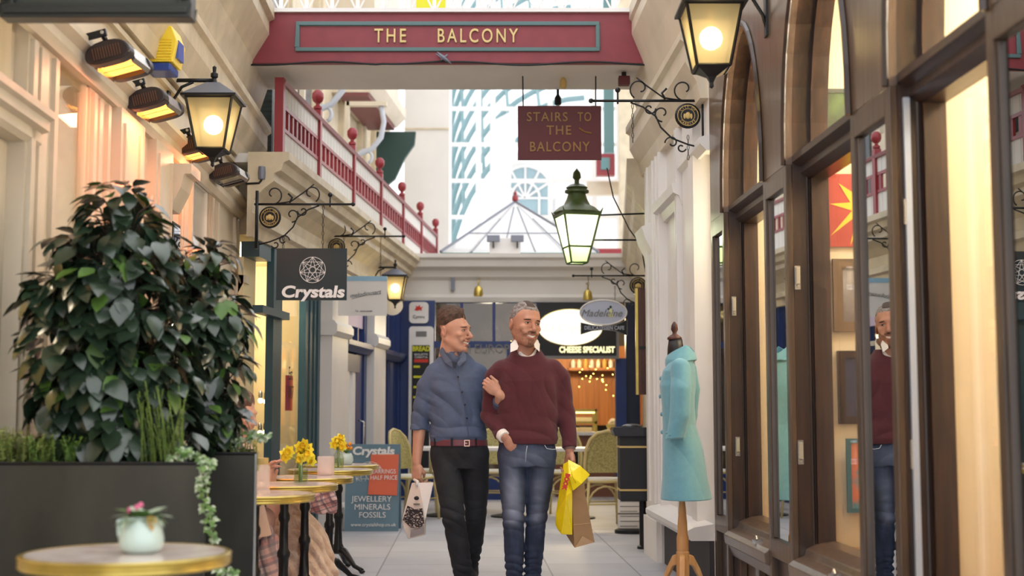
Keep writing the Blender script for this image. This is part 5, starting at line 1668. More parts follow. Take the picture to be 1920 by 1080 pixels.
op = MB().add([(p0.x, p0.y - .008, p0.z), (p1.x - .0, p0.y - .008, p0.z - .01), (p1.x, p0.y - .003, p0.z - .01), (p0.x, p0.y - .003, p0.z), (p0.x + .02, p1.y - .008, p1.z), (p1.x + .01, p1.y - .008, p1.z), (p1.x + .01, p1.y - .003, p1.z), (p0.x + .02, p1.y - .003, p1.z)], MB.BOXF)
op.build('orange_poster', ORANGEP, ab, world=True)
text('poster_lettering', 'EARRINGS\nHALF PRICE', .058, abp(720, 890) + Vector((0, -.012, 0)), WHITET, ab, world=True, rx=math.pi / 2 + tl, fit=.25)

# ------------------------------------------------------------------ rattan cafe chairs
def chair(label, loc, rz):
    t = thing('rattan_chair', label, 'chair', loc, rz)
    CANE = mat('pale_cane', (208, 188, 128), .4) if 'pale_cane' not in MATS else MATS['pale_cane']
    WEAVE = MATS.get('woven_rattan') or mat('woven_rattan', (196, 184, 120), .6, rgb2=(150, 138, 84), vscale=70, bump=.5, bscale=70)
    MB().lathe([(0, .42), (.2, .42), (.215, .44), (.2, .465), (0, .47)], n=24, sy=.95).build('seat', SEATW, t, smooth='auto')
    MB().tube([(.212 * math.cos(a * .2618), .2 * math.sin(a * .2618), .435) for a in range(24)], .014, 8, closed=True).build('seat_ring', CANE, t, smooth=True)
    # backrest at -y (towards camera when rz=0 -> we see its back)
    ring = [(.2 * x, -.19 - .05 * (z - .45) / .42 + .06 * abs(x) ** 2, z) for x, z in ((-.95, .42), (-1.02, .6), (-.98, .74), (-.8, .84), (-.5, .9), (0, .925), (.5, .9), (.8, .84), (.98, .74), (1.02, .6), (.95, .42))]
    MB().tube(ring, .017, 8).build('back_frame', CANE, t, smooth=True)
    b = MB()
    inner = [(x * .9, y, z - .01) for x, y, z in ring[1:-1]]
    inner = [(ring[1][0] * .85, ring[1][1], .52)] + inner + [(ring[-2][0] * .85, ring[-2][1], .52)]
    b.prism(inner, (0, .012, 0))
    b.build('woven_back', WEAVE, t)
    for sx in (-1, 1):
        MB().tube([(sx * .17, -.17, .43), (sx * .2, -.22, .0)], [.015, .013], 8).build('leg', CANE, t, smooth=True)
        MB().tube([(sx * .17, .16, .43), (sx * .19, .2, .0)], [.015, .013], 8).build('leg', CANE, t, smooth=True)
    b = MB()
    for sy, yy in ((-1, -.19), (1, .18)):
        b.tube([Vector((.175 * math.cos(R(a)), yy, .22 + .17 * math.sin(R(a)))) for a in range(0, 181, 20)], .01, 6)
    b.tube([(-.185, -.2, .22), (.185, -.2, .22)], .009, 6); b.tube([(-.18, .18, .22), (.18, .18, .22)], .009, 6)
    b.build('braces', CANE, t, smooth=True)
    return t
ch0 = chair('pale rattan cafe chair seen from behind beside the black bin', (at(1130, 980, 13.2).x, 13.2, 0), R(8))
dup(ch0, (at(775, 975, 13.9).x, 13.9, 0), R(-115), 'rattan cafe chair side-on just right of the pavement board')
dup(ch0, (at(922, 955, 15.0).x, 15.0, 0), R(170), 'rattan cafe chair far back, glimpsed between the two walking men')
dup(ch0, (at(806, 950, 15.2).x, 15.2, 0), R(60), 'rattan cafe chair far back, behind the younger man')
dup(ch0, (at(1060, 960, 14.9).x, 14.9, 0), R(185), 'rattan cafe chair far back, behind the older man')
CT = thing('bistro_table', 'white square bistro table behind the younger man', 'table', (at(830, 950, 14.4).x, 14.4, 0))
MB().box(-.3, .3, -.3, .3, .7, .735).build('table_top', WHITE, CT, bevel=.006)
MB().lathe([(.2, 0), (.2, .015), (.03, .04), (.025, .7)], n=20).build('pedestal', IRON2, CT, smooth='auto')
dup(CT, (at(955, 950, 14.2).x, 14.3, 0), 0, 'white square bistro table glimpsed between the two men')
dup(CT, (at(1080, 960, 14.1).x, 14.1, 0), 0, 'white square bistro table behind the older man, beside rattan chair')

# ------------------------------------------------------------------ bin and small sign stand on the right
bn = thing('litter_bin', 'black rectangular bin with two gold bands at the right pilaster', 'bin', (at(1190, 940, 10.95).x, 10.95, 0))
YB2 = 10.85
X0, X1 = at(1163, 900, YB2).x, at(1226, 900, YB2).x
zb_, zt_ = at(1190, 940, YB2).z, at(1190, 806, YB2).z
MB().box(X0, X1, YB2, YB2 + .28, zb_, zt_).build('body', mat('matt_black_bin', (34, 34, 38), .6), bn, world=True, bevel=.01)
MB().mould(lambda y, n, z: (n, y, z), [(X0 - .04, zt_ - .05), (X0 - .06, zt_), (X0 - .05, zt_ + .02), (X1 + .01, zt_ + .02), (X1 + .01, zt_ - .05)], YB2 - .03, YB2 + .3).build('flared_lid', mat('glossy_black_lid', (40, 40, 46), .25), bn, world=True)
for z in (at(1190, 838, YB2).z, at(1190, 919, YB2).z):
    MB().box(X0 - .004, X1 + .004, YB2 - .004, YB2 + .284, z - .008, z + .008).build('gold_band', GOLD, bn, world=True)
MB().lathe([(.05, 0), (.05, .02), (.03, .03), (.03, zb_)], ((X0 + X1) / 2 + .06, YB2 + .16, 0), 12).build('post', IRON2, bn, world=True, smooth='auto')
MB().ball(((X0 + X1) / 2 - .03, YB2 + .1, zt_ + .02), (.09, .09, .03)).build('bag', mat('shiny_bin_bag', (40, 40, 50), .2, bump=.8, bscale=25), bn, world=True, smooth=True)
sd = thing('floor_sign', 'white printed sign panel on a black foot below the bin', 'sign', (at(1183, 990, 12.4).x, 12.4, 0))
MB().box(-.12, .12, -.01, .01, .04, .9).build('panel', WHITE, sd)
b = MB()
for i in range(6): b.box(-.1, .06 + .02 * (i % 3), -.012, -.01, .06 + i * .045, .067 + i * .045)
b.box(-.12, .12, -.013, -.01, .17, .185)
b.build('print_lines', GREYT, sd)
MB().lathe([(.0, 0), (.15, 0), (.15, .03), (.12, .045), (0, .045)], n=24, sy=.8).build('foot', IRON2, sd, smooth='auto')
# wooden shutter board
bo = thing('wooden_shutter', 'tall red-brown plank shutter folded out at the right corner', 'shutter', (at(1210, 640, 10.8).x, 10.8, 1.2))
q0, q1 = at(1197, 740, 10.82), at(1223, 541, 10.82)
b = MB()
for i in range(4):
    a = q0.x + (q1.x - q0.x) * i / 4; b.box(a, a + (q1.x - q0.x) / 4 - .003, 10.8, 10.83, q0.z, q1.z)
b.build('planks', WOODR, bo, world=True)
MB().box(q0.x - .02, q0.x, 10.8, 10.84, q0.z, q1.z + .0).build('edge_strip', BRASS, bo, world=True)
MB().box(q0.x + .01, q1.x, 10.79, 10.8, at(0, 652, 10.8).z - .012, at(0, 652, 10.8).z + .012).build('strap_hinge', IRON, bo, world=True)
MB().box(at(1215, 650, 10.79).x, at(1221, 650, 10.79).x, 10.78, 10.79, at(0, 657, 10.8).z, at(0, 645, 10.8).z).build('lock_plate', BRASS, bo, world=True)

# ------------------------------------------------------------------ coat on a dress form
MX, MY = .965, 7.5
# (built in the figures section, same sculpting helpers)
# ------------------------------------------------------------------ sculpting helpers (signed distance fields)
def surfnet(d, lo, h):
    s = d < 0
    c = np.zeros([n - 1 for n in d.shape], np.uint8)
    for i in (0, 1):
        for j in (0, 1):
            for k in (0, 1):
                c += s[i:s.shape[0] - 1 + i, j:s.shape[1] - 1 + j, k:s.shape[2] - 1 + k]
    act = (c > 0) & (c < 8)
    cells = np.argwhere(act)
    idx = np.full(act.shape, -1, np.int32)
    idx[act] = np.arange(len(cells))
    cor = [(i, j, k) for i in (0, 1) for j in (0, 1) for k in (0, 1)]
    vals = np.stack([d[cells[:, 0] + a, cells[:, 1] + b_, cells[:, 2] + c_] for a, b_, c_ in cor], 1)
    pos = np.zeros((len(cells), 3)); cnt = np.zeros(len(cells))
    for a in range(8):
        for b_ in range(a + 1, 8):
            if sum(abs(cor[a][q] - cor[b_][q]) for q in range(3)) != 1: continue
            m = (vals[:, a] < 0) != (vals[:, b_] < 0)
            t = vals[:, a] / np.where(m, vals[:, a] - vals[:, b_], 1)
            p = np.array(cor[a]) + t[:, None] * (np.array(cor[b_]) - np.array(cor[a]))
            pos += np.where(m[:, None], p, 0); cnt += m
    pos = cells + pos / np.maximum(cnt, 1)[:, None]
    V = np.array(lo) + pos * h
    quads = []
    for ax in range(3):
        o1, o2 = [(1, 2), (2, 0), (0, 1)][ax]
        sl0 = [slice(None)] * 3; sl1 = [slice(None)] * 3
        sl0[ax] = slice(0, -1); sl1[ax] = slice(1, None)
        for o in (o1, o2): sl0[o] = slice(1, -1); sl1[o] = slice(1, -1)
        a_, b_ = s[tuple(sl0)], s[tuple(sl1)]
        ch = np.argwhere(a_ != b_)
        if not len(ch): continue
        inside = a_[tuple(ch.T)]
        off = np.zeros(3, int); off[o1] = 1; off[o2] = 1
        e = ch + off
        def cell(d1, d2):
            q = e.copy(); q[:, o1] -= d1; q[:, o2] -= d2
            return idx[q[:, 0], q[:, 1], q[:, 2]]
        q = np.stack([cell(1, 1), cell(0, 1), cell(0, 0), cell(1, 0)], 1)
        q[~inside] = q[~inside][:, ::-1]
        quads.append(q)
    Q = np.concatenate(quads)
    Q = Q[(Q >= 0).all(1)]
    return V, Q


def np_mesh(name, V, Q, m, parent, smooth=True):
    me = bpy.data.meshes.new(name)
    me.vertices.add(len(V)); me.vertices.foreach_set('co', V.astype(np.float32).ravel())
    me.loops.add(len(Q) * 4); me.loops.foreach_set('vertex_index', Q.astype(np.int32).ravel())
    me.polygons.add(len(Q))
    me.polygons.foreach_set('loop_start', np.arange(0, len(Q) * 4, 4, dtype=np.int32))
    me.polygons.foreach_set('use_smooth', np.ones(len(Q), bool))
    me.update(calc_edges=True); me.validate()
    me.materials.append(m)
    o = bpy.data.objects.new(name, me)
    COL.objects.link(o)
    if parent is not None: o.parent = parent
    return o


class Field:
    def __init__(s, lo, hi, h):
        s.lo = np.array(lo, float); s.h = h
        s.n = np.ceil((np.array(hi, float) - s.lo) / h).astype(int) + 1
        s.d = np.full(tuple(s.n), 0.15, np.float32)
        s.R = np.eye(3); s.c = np.zeros(3); s.sc = 1.0

    def frame(s, R_=None, c=(0, 0, 0), sc=1.0):
        s.sc = sc
        s.R = np.eye(3) if R_ is None else np.array(R_, float); s.c = np.array(c, float)

    def _sub(s, pts, pad):
        P = (np.atleast_2d(pts) * s.sc @ s.R.T) + s.c
        a = np.floor((P.min(0) - pad - s.lo) / s.h).astype(int); b = np.ceil((P.max(0) + pad - s.lo) / s.h).astype(int) + 1
        a = np.clip(a, 0, s.n); b = np.clip(b, 0, s.n)
        if (b <= a).any(): return None, None
        sl = tuple(slice(x, y) for x, y in zip(a, b))
        g = np.meshgrid(*[s.lo[i] + s.h * np.arange(a[i], b[i]) for i in range(3)], indexing='ij')
        G = np.stack(g, -1).astype(np.float32)
        return sl, (G - s.c.astype(np.float32)) @ s.R.astype(np.float32) / np.float32(s.sc)

    def comb(s, sl, v, k, op):
        a = s.d[sl]
        v = v.astype(np.float32) * np.float32(s.sc)
        if op == 'u':
            h = np.maximum(k - np.abs(a - v), 0) / k if k > 0 else 0
            s.d[sl] = np.minimum(a, v) - h * h * k / 4
        elif op == 's':
            h = np.maximum(k - np.abs(a + v), 0) / k if k > 0 else 0
            s.d[sl] = np.maximum(a, -v) + h * h * k / 4
        elif op == 'i':
            s.d[sl] = np.maximum(a, v)

    def ell(s, c, r, k=.02, op='u', rot=None, pad=.03):
        c = np.array(c, float); r = np.array(r, float)
        sl, P = s._sub(np.array([c - max(r), c + max(r)]) if rot is None else np.array([c - max(r), c + max(r), c + [max(r), -max(r), max(r)], c + [-max(r), max(r), -max(r)]]), k + pad)
        if sl is None: return
        Q = P - c.astype(np.float32)
        if rot is not None: Q = Q @ np.array(rot, np.float32)
        k0 = np.sqrt(((Q / r) ** 2).sum(-1)); k1 = np.sqrt(((Q / (r * r)) ** 2).sum(-1)) + 1e-9
        s.comb(sl, k0 * (k0 - 1) / k1, k, op)

    def cone(s, a, b, ra, rb, k=.02, op='u', sq=(1, 1, 1), pad=.03):
        a = np.array(a, float); b = np.array(b, float)
        sl, P = s._sub(np.array([a, b]), max(ra, rb) + k + pad)
        if sl is None: return
        ba = (b - a).astype(np.float32); pa = P - a.astype(np.float32)
        t = np.clip((pa @ ba) / float(ba @ ba + 1e-12), 0, 1)
        q = (pa - t[..., None] * ba) / np.array(sq, np.float32)
        s.comb(sl, (np.sqrt((q * q).sum(-1)) - (ra + (rb - ra) * t)) * min(sq), k, op)

    def chain(s, pts, rs, k=.02, op='u', pad=.03, cut=None):
        A = np.array(pts, float)
        sl, P = s._sub(A, max(rs) + k + pad)
        if sl is None: return
        v = None
        for i in range(len(A) - 1):
            ba = (A[i + 1] - A[i]).astype(np.float32); pa = P - A[i].astype(np.float32)
            t = np.clip((pa @ ba) / float(ba @ ba + 1e-12), 0, 1)
            q = pa - t[..., None] * ba
            w = np.sqrt((q * q).sum(-1)) - (rs[i] + (rs[i + 1] - rs[i]) * t)
            if v is None: v = w
            else:
                h = np.maximum(.012 - np.abs(v - w), 0) / .012
                v = np.minimum(v, w) - h * h * .012 / 6
        if cut is not None:
            n = np.array(cut[1], np.float32); n /= np.linalg.norm(n)
            v = np.maximum(v, (P - np.array(cut[0], np.float32)) @ n)
        s.comb(sl, v, k, op)

    def loft(s, rows, k=.02, op='u', pad=.03, e=2.0):  # rows (z, xc, yc, rx, ry)
        rows = sorted(rows); A = np.array(rows, float)
        m = max(A[:, 3].max(), A[:, 4].max())
        sl, P = s._sub(np.array([[A[:, 1].min() - m, A[:, 2].min() - m, A[0, 0]], [A[:, 1].max() + m, A[:, 2].max() + m, A[-1, 0]]]), k + pad)
        if sl is None: return
        z = P[..., 2]
        xc, yc, rx, ry = [np.interp(z, A[:, 0], A[:, i]) for i in (1, 2, 3, 4)]
        q = (np.abs((P[..., 0] - xc) / rx) ** e + np.abs((P[..., 1] - yc) / ry) ** e) ** (1 / e)
        v = (q - 1) * np.minimum(rx, ry)
        v = np.maximum(v, np.maximum(A[0, 0] - z, z - A[-1, 0]))
        s.comb(sl, v, k, op)

    def P(s):
        g = np.meshgrid(*[s.lo[i] + s.h * np.arange(s.n[i]) for i in range(3)], indexing='ij')
        return np.stack(g, -1).astype(np.float32)

    def mesh(s, name, m, parent):
        d = s.d.copy()
        for ax in range(3):
            sl = [slice(None)] * 3; sl[ax] = 0; d[tuple(sl)] = .1; sl[ax] = -1; d[tuple(sl)] = .1
        V, Q = surfnet(d, s.lo, s.h)
        return np_mesh(name, V, Q, m, parent)


def wr(P, kx, ky, kz, seed=0.0, warp=1.2):
    """smooth wrinkle pattern in -1..1"""
    x, y, z = P[..., 0], P[..., 1], P[..., 2]
    a = np.sin(kx * x + ky * y + kz * z + warp * np.sin(.37 * kz * x - .31 * kx * z + seed) + seed * 1.7)
    b_ = np.sin(.6 * kx * x - .8 * ky * y + .7 * kz * z + 1.3 * warp * np.sin(.45 * kz * z + .5 * kx * y + seed * 2.1))
    c = a * .65 + b_ * .35
    return 1 - 2 * np.abs(c) ** .8


def gauss(P, c, r):
    q = (P - np.array(c, np.float32)) / np.array(r, np.float32)
    return np.exp(-(q * q).sum(-1))


def rotz(a): return np.array(Matrix.Rotation(a, 3, 'Z'))
def headR(yaw, tilt=0, nod=0): return np.array(Matrix.Rotation(yaw, 3, 'Z') @ Matrix.Rotation(tilt, 3, 'Y') @ Matrix.Rotation(nod, 3, 'X'))


def sculpt_head(F, Rm, c, jaw=1.0, smile=1.0, nose=1.0, sc=1.0):
    F.frame(Rm, c, sc)
    F.ell((0, .018, .038), (.074, .094, .088), .01)
    F.ell((0, -.012, .012), (.069, .078, .075), .03)
    F.ell((0, -.03, -.045), (.057 * jaw, .060, .072), .03)
    for s in (-1, 1):
        F.cone((s * .058, .012, -.052), (s * .022, -.066, -.1), .013, .013, .035)
        F.ell((s * .041, -.067, -.022), (.021, .018, .016), .018)
        F.ell((s * .03, -.078, -.048), (.017, .013, .014), .015)
    F.ell((0, -.074, -.104), (.023 * jaw, .019, .016), .025)
    F.ell((0, -.084, .024), (.044, .011, .011), .02)
    F.cone((0, -.09, .008), (0, -.112 * nose, -.028), .007, .0115, .014)
    F.ell((0, -.114 * nose, -.031), (.011, .011, .0095), .008)
    for s in (-1, 1): F.ell((s * .0125, -.1, -.035), (.008, .011, .0075), .007)
    for s in (-1, 1):
        F.ell((s * .031, -.098, .004), (.016, .014, .009), .014, op='s')
        F.ell((s * .031, -.078, .004), (.0145, .0105, .0085), .004)
    # mouth
    F.ell((0, -.093, -.056), (.026, .009, .007), .012)
    F.ell((0, -.09, -.077), (.02, .009, .007), .01)
    F.ell((0, -.104, -.066), (.024, .012, .0045), .006, op='s')
    for s in (-1, 1): F.ell((s * .03, -.088, -.06), (.006, .008, .006), .008, op='s')
    # ears
    for s in (-1, 1):
        rt = np.array(Matrix.Rotation(-.2, 3, 'X') @ Matrix.Rotation(s * .35, 3, 'Z'))
        F.ell((s * .077, .018, -.012), (.009, .018, .031), .006, rot=rt)
        F.ell((s * .086, .012, -.008), (.006, .009, .017), .006, op='s', rot=rt)
    # neck
    F.cone((0, .012, -.07), (0, .024, -.15), .05, .051, .025)
    F.frame()


def hand(F, o, X, Yn, side, curls, thumb=((.05, .012, -.055), (.06, .022, -.088)), s=1.0, spread=.0, k=.006):
    X = np.array(X, float); X /= np.linalg.norm(X); Yn = np.array(Yn, float); Yn -= X * (X @ Yn); Yn /= np.linalg.norm(Yn); Z = np.cross(X, Yn)
    F.frame(np.stack([X, Yn, Z], 1), o)
    F.cone((0, 0, .03), (0, 0, -.02), .027 * s, .026 * s, .01, sq=(1, .75, 1))
    F.ell((0, 0, -.052 * s), (.041 * s, .015 * s, .046 * s), .015)
    F.ell((side * .024 * s, .008, -.035 * s), (.017 * s, .015 * s, .03 * s), .012)
    xs = (.03, .0105, -.0095, -.0275); Ls = ((.042, .026, .021), (.046, .03, .022), (.042, .028, .021), (.033, .021, .019)); rs = (.0092, .0095, .009, .008)
    for i in range(4):
        cu = curls[i] if isinstance(curls[i], (tuple, list)) else (curls[i],) * 3
        a = 0; p = np.array((side * xs[i] * s, 0, (-.088 + (.004 if i == 0 else .008 if i == 3 else 0)) * s)); q = p + np.array([0, 0, .03])
        F.cone(q, p, rs[i] * s, rs[i] * 1.08 * s, .01)
        for j in range(3):
            a += cu[j]
            n = p + np.array((side * spread * (1.5 - i) * .01, math.sin(a), -math.cos(a))) * Ls[i][j] * s
            F.cone(p, n, rs[i] * s * (1 - .08 * j), rs[i] * s * (1 - .08 * (j + 1)), k)
            p = n
    t0 = np.array((side * .022, .006, -.022)) * s
    t1, t2 = [np.array((side * t[0], t[1], t[2])) * s for t in thumb]
    F.cone(t0, t1, .013 * s, .0108 * s, .012); F.cone(t1, t2, .0108 * s, .009 * s, .006)
    F.frame()


def patches(H, specs, name, m, parent, inner=.008):
    """thin shells raised on the head surface: specs (centre x,z, rx, rz, thick, angle, yfront)"""
    P = (H.P() - H.hc.astype(np.float32)) @ H.hR.astype(np.float32) / np.float32(H.hs)
    t = np.full(H.d.shape, -.02, np.float32)
    for sp_ in specs:
        cx, cz, rx, rz, th, ang = sp_[:6]
        dx, dz = P[..., 0] - cx, P[..., 2] - cz
        if len(sp_) > 6: dz = dz - sp_[6] * dx * dx
        ca, sa = math.cos(ang), math.sin(ang)
        u, v = dx * ca + dz * sa, -dx * sa + dz * ca
        q = np.sqrt((u / rx) ** 2 + (v / rz) ** 2)
        tt = np.minimum(th, (1 - q) * min(rx, rz) * 1.4)
        tt = np.where(P[..., 1] < -.02, tt, -.02)
        t = np.maximum(t, tt)
    d = np.maximum(H.d - t * H.hs, -(H.d + inner))
    V, Q = surfnet(np.where(np.isfinite(d), d, .1), H.lo, H.h)
    return np_mesh(name, V, Q, m, parent)


def shell(H, t, name, m, parent, inner=.01, clipf=None):
    d = np.maximum(H.d - t, -(H.d + inner))
    if clipf is not None: d = np.maximum(d, clipf)
    for ax in range(3):
        sl = [slice(None)] * 3; sl[ax] = 0; d[tuple(sl)] = .1; sl[ax] = -1; d[tuple(sl)] = .1
    V, Q = surfnet(d, H.lo, H.h)
    return np_mesh(name, V, Q, m, parent)


def head_field(c, Rm, h=.0018, **kw):
    c = np.array(c, float)
    H = Field(c - [.16, .16, .21], c + [.16, .17, .17], h)
    sculpt_head(H, Rm, c, **kw)
    H.hc, H.hR, H.hs = c, np.array(Rm), kw.get('sc', 1.0)
    return H


def face_parts(H, root, brow, lipm, teeth=True):
    sx = (1, -1)
    patches(H, [(s * .033, .0215, .018, .0034, .0016, -s * .12) for s in sx], 'eyebrow', brow, root)
    patches(H, [(s * .031, .0035, .0115, .0032, .0006, -s * .06) for s in sx], 'eye_white', mat('eye_white', (214, 206, 200), .3) if 'eye_white' not in MATS else MATS['eye_white'], root)
    patches(H, [(s * .031 + .001, .0036, .0062, .0038, .0014, 0) for s in sx], 'iris', mat('dark_iris', (48, 36, 32), .15) if 'dark_iris' not in MATS else MATS['dark_iris'], root)
    patches(H, [(s * .031, .0068, .0145, .0024, .0018, -s * .1) for s in sx], 'eyelash', mat('lash_brown', (44, 30, 26), .6) if 'lash_brown' not in MATS else MATS['lash_brown'], root)
    patches(H, [(0, -.0592, .0255, .003, .001, 0, 8), (0, -.0775, .021, .0042, .0014, 0, 13)], 'lips', lipm, root)
    if teeth:
        patches(H, [(0, -.0672, .0235, .0058, .0035, 0, 11)], 'teeth', mat('teeth_white', (244, 238, 228), .25) if 'teeth_white' not in MATS else MATS['teeth_white'], root)


def skin_mat(name, rgb, rgb2):
    m = mat(name, rgb, .48, rgb2=rgb2, vscale=14, lo=.25, hi=.7, bump=.05, bscale=160)
    m.node_tree.nodes['Principled BSDF'].inputs['Subsurface Weight'].default_value = .08
    m.node_tree.nodes['Principled BSDF'].inputs['Subsurface Radius'].default_value = (.012, .004, .002)
    return m


SKIN1 = skin_mat('light_skin', (206, 158, 134), (194, 140, 116))
SKIN2 = skin_mat('tanned_skin', (202, 150, 126), (184, 128, 104))
LIP = mat('lip_pink', (176, 104, 92), .45)


def denim(name, base, light, dark, wear_strength):
    m = mat(name, base, .8, rgb2=dark, vscale=9, stretch=(2.5, 2.5, .5), lo=.3, hi=.65, bump=.15, bscale=220)
    nt = m.node_tree; n, l = nt.nodes, nt.links
    b = n['Principled BSDF']
    src = b.inputs['Base Color'].links[0].from_socket
    at_ = n.new('ShaderNodeAttribute'); at_.attribute_name = 'wear'
    mx = n.new('ShaderNodeMixRGB'); mx.inputs[2].default_value = lin(light)
    l.new(at_.outputs['Fac'], mx.inputs[0]); l.new(src, mx.inputs[1]); l.new(mx.outputs[0], b.inputs['Base Color'])
    return m


def add_wear(o, centers):
    me = o.data
    n = len(me.vertices)
    co = np.zeros(n * 3, np.float32); me.vertices.foreach_get('co', co); co = co.reshape(-1, 3)
    w = np.zeros(n, np.float32)
    for c, r, a in centers: w += a * gauss(co, c, r) * (.85 + .2 * wr(co, 22, 0, 46, 1.0, 2.0))
    at_ = me.attributes.new('wear', 'FLOAT', 'POINT')
    at_.data.foreach_set('value', np.clip(w, 0, 1))


# ================================================================== the older man in the burgundy sweater
def P2(px, py, y=0.0): return np.array(((px - 988) / 302.0, y, (1107 - py) / 302.0))
X2, Y2_ = (988 - 960) * 8.3 / 2510, 8.3
m2 = thing('person', 'man with grey-shaved hair in burgundy sweater and blue jeans, walking, one hand pocketed', 'person', (X2, Y2_, 0))
hR2 = headR(R(27), R(6), R(3))
hc2 = P2(985, 607) + [0, -.01, 0]
F = Field((-.42, -.3, -.0), (.42, .3, 1.84), .0034)
sculpt_head(F, hR2, hc2, jaw=1.04, sc=1.15)
F.cone(hc2 + [0.0, .025, -.12], (0, .03, 1.42), .06, .066, .03)
F.loft([(.85, 0, .01, .165, .1), (1.0, 0, .01, .16, .1), (1.15, 0, .01, .165, .1), (1.3, 0, .01, .175, .105), (1.4, 0, .02, .13, .085), (1.45, 0, .03, .07, .06)], .04)
SL, EL, WL2 = (-.16, .01, 1.345), (-.235, .05, 1.10), (-.142, -.10, .965)
SR, ER, WR2 = (.16, .01, 1.345), (.245, .03, 1.11), (.262, -.04, .885)
F.chain([SL, EL, WL2], [.05, .042, .028], .02); F.chain([SR, ER, WR2], [.05, .042, .028], .02)
for hp, kn_, an, ft in (((-.09, 0, .86), (-.083, -.05, .46), (-.078, .02, .11), (-.08, -.1, .05)), ((.088, 0, .86), (.058, .0, .46), (.035, .1, .11), (.04, -.02, .05))):
    F.chain([hp, kn_, an], [.08, .052, .036], .03); F.cone((an[0], an[1], .06), (ft[0], ft[1], .035), .03, .025, .02)
hand(F, np.array(WL2) + [.008, 0, -.012], (.7, -.1, .7), (0, 1, .1), 1, [.5, .5, .6, .6], ((.046, -.004, -.052), (.052, -.006, -.082)))
hand(F, np.array(WR2) + [0, 0, -.02], (-.75, .66, 0), (-.66, -.75, 0), -1, [(.6, 1.0, .8)] * 4, ((.042, .025, -.05), (.03, .045, -.075)))
F.mesh('body', SKIN2, m2)
H = head_field(hc2, hR2, jaw=1.04, sc=1.15)
P = (H.P() - H.hc.astype(np.float32)) @ H.hR.astype(np.float32) / 1.15
x, y, z = P[..., 0], P[..., 1], P[..., 2]
# very short hair: hairline high on the forehead, down behind the ears
reg = np.minimum((z - (.075 - .0 * x) + np.clip(y + .045, 0, 1) * 1.35) * 1.0, (z + .045))
side = np.minimum(reg, .03)
t = np.clip(side * .25, -.02, .0022) + .0004 * np.sin(900 * x) * np.sin(900 * z)
t = np.where((np.abs(x) > .07) & (z < .024) & (y < .045), -.02, t)
shell(H, t, 'hair', mat('grey_cropped_hair', (168, 162, 160), .8, rgb2=(112, 100, 94), vscale=60, bump=.4, bscale=500), m2)
tf = np.clip(np.minimum(np.minimum(z - .082, .118 - z), np.minimum(.033 - np.abs(x), -.03 - y)) * .3, -.02, .0042)
tf = np.where(y < -.0, tf, -.02)
shell(H, np.clip(np.minimum((.031 - np.abs(x)) * .4, np.minimum((z - .089) * .5, (.02 - y) * .4)), -.02, .0046), 'fringe_hair', mat('dark_grey_hair', (84, 72, 66), .8, bump=.4, bscale=500), m2)
# stubble beard
bd = np.minimum(-.058 - z + np.clip(np.abs(x) - .03, 0, 1) * .85, .02 - y)
mo = np.minimum(.028 - np.abs(x), np.minimum(z + .0545, -.041 - z))
mo = np.where(y < -.06, mo, -.02)
cut_m = np.sqrt((x / .026) ** 2 + ((z + .066) / .0115) ** 2)
bd = np.where((cut_m < 1) & (y < -.05), (cut_m - 1) * .01, bd)
tb = np.clip(bd * .2, -.02, .0011)
tb = np.where((z < -.118) & (y > -.045), -.02, tb)
tb = np.where(y > .0, np.minimum(tb, (.012 - y) * .2), tb)
shell(H, tb, 'beard', mat('light_stubble', (160, 112, 90), .85, rgb2=(178, 128, 104), vscale=90, bump=.3, bscale=600), m2)
go = np.minimum(.021 - np.abs(x), -.082 - z); go = np.where(y < -.05, go, -.02)
go = np.maximum(go, mo); go = np.where((cut_m < 1) & (y < -.05), (cut_m - 1) * .01, go)
shell(H, np.clip(go * .4, -.02, .002), 'moustache_and_goatee', mat('brown_goatee', (120, 80, 62), .85, rgb2=(150, 112, 94), vscale=120, bump=.4, bscale=600), m2)
face_parts(H, m2, mat('dark_brow', (62, 44, 38), .8), LIP)

# sweater
SWEATER = mat('burgundy_knit', (88, 36, 45), .88, var=.14, vscale=14, bump=.25, bscale=350, sheen=.12)
F = Field((-.36, -.24, .84), (.38, .24, 1.54), .0042)
F.loft([(.915, .005, .0, .178, .125), (.95, .005, .0, .19, .13), (1.05, 0, .0, .188, .125), (1.18, 0, .0, .188, .13), (1.3, 0, .0, .19, .13), (1.38, 0, .01, .185, .12), (1.42, 0, .01, .155, .112), (1.455, 0, .01, .118, .104), (1.49, 0, .015, .094, .09), (1.505, 0, .02, .085, .08)], .03, e=2.3)
F.chain([(-.155, .01, 1.375), (-.2, .02, 1.32), (-.236, .045, 1.10)], [.062, .066, .054], .035)
F.chain([(-.236, .045, 1.10), (-.155, -.085, .975), (-.13, -.12, .94)], [.054, .044, .044], .02, cut=((-.158, -.08, .978), (.55, -.6, -.6)))
F.chain([(.155, .01, 1.375), (.2, .015, 1.32), (.245, .03, 1.11), (.262, -.035, .905), (.263, -.045, .86)], [.066, .066, .056, .044, .044], .032, cut=((.262, -.035, .892), (.0, -.25, -1)))
P = F.P()
F.d += .009 * wr(P, 9, 6, 26, .6) * (gauss(P, (-.236, .0, 1.1), (.1, .2, .13)) + .55 * gauss(P, (.25, .0, 1.1), (.09, .2, .15)) + .5 * gauss(P, (0, -.1, .98), (.25, .2, .07)))
F.d += .008 * wr(P, 22, 8, 14, 2.6) * (gauss(P, (-.11, -.1, 1.2), (.08, .2, .14)) + gauss(P, (.1, -.1, 1.22), (.08, .2, .12)))
F.d += .004 * wr(P, 12, 4, 12, 4.0, .8)
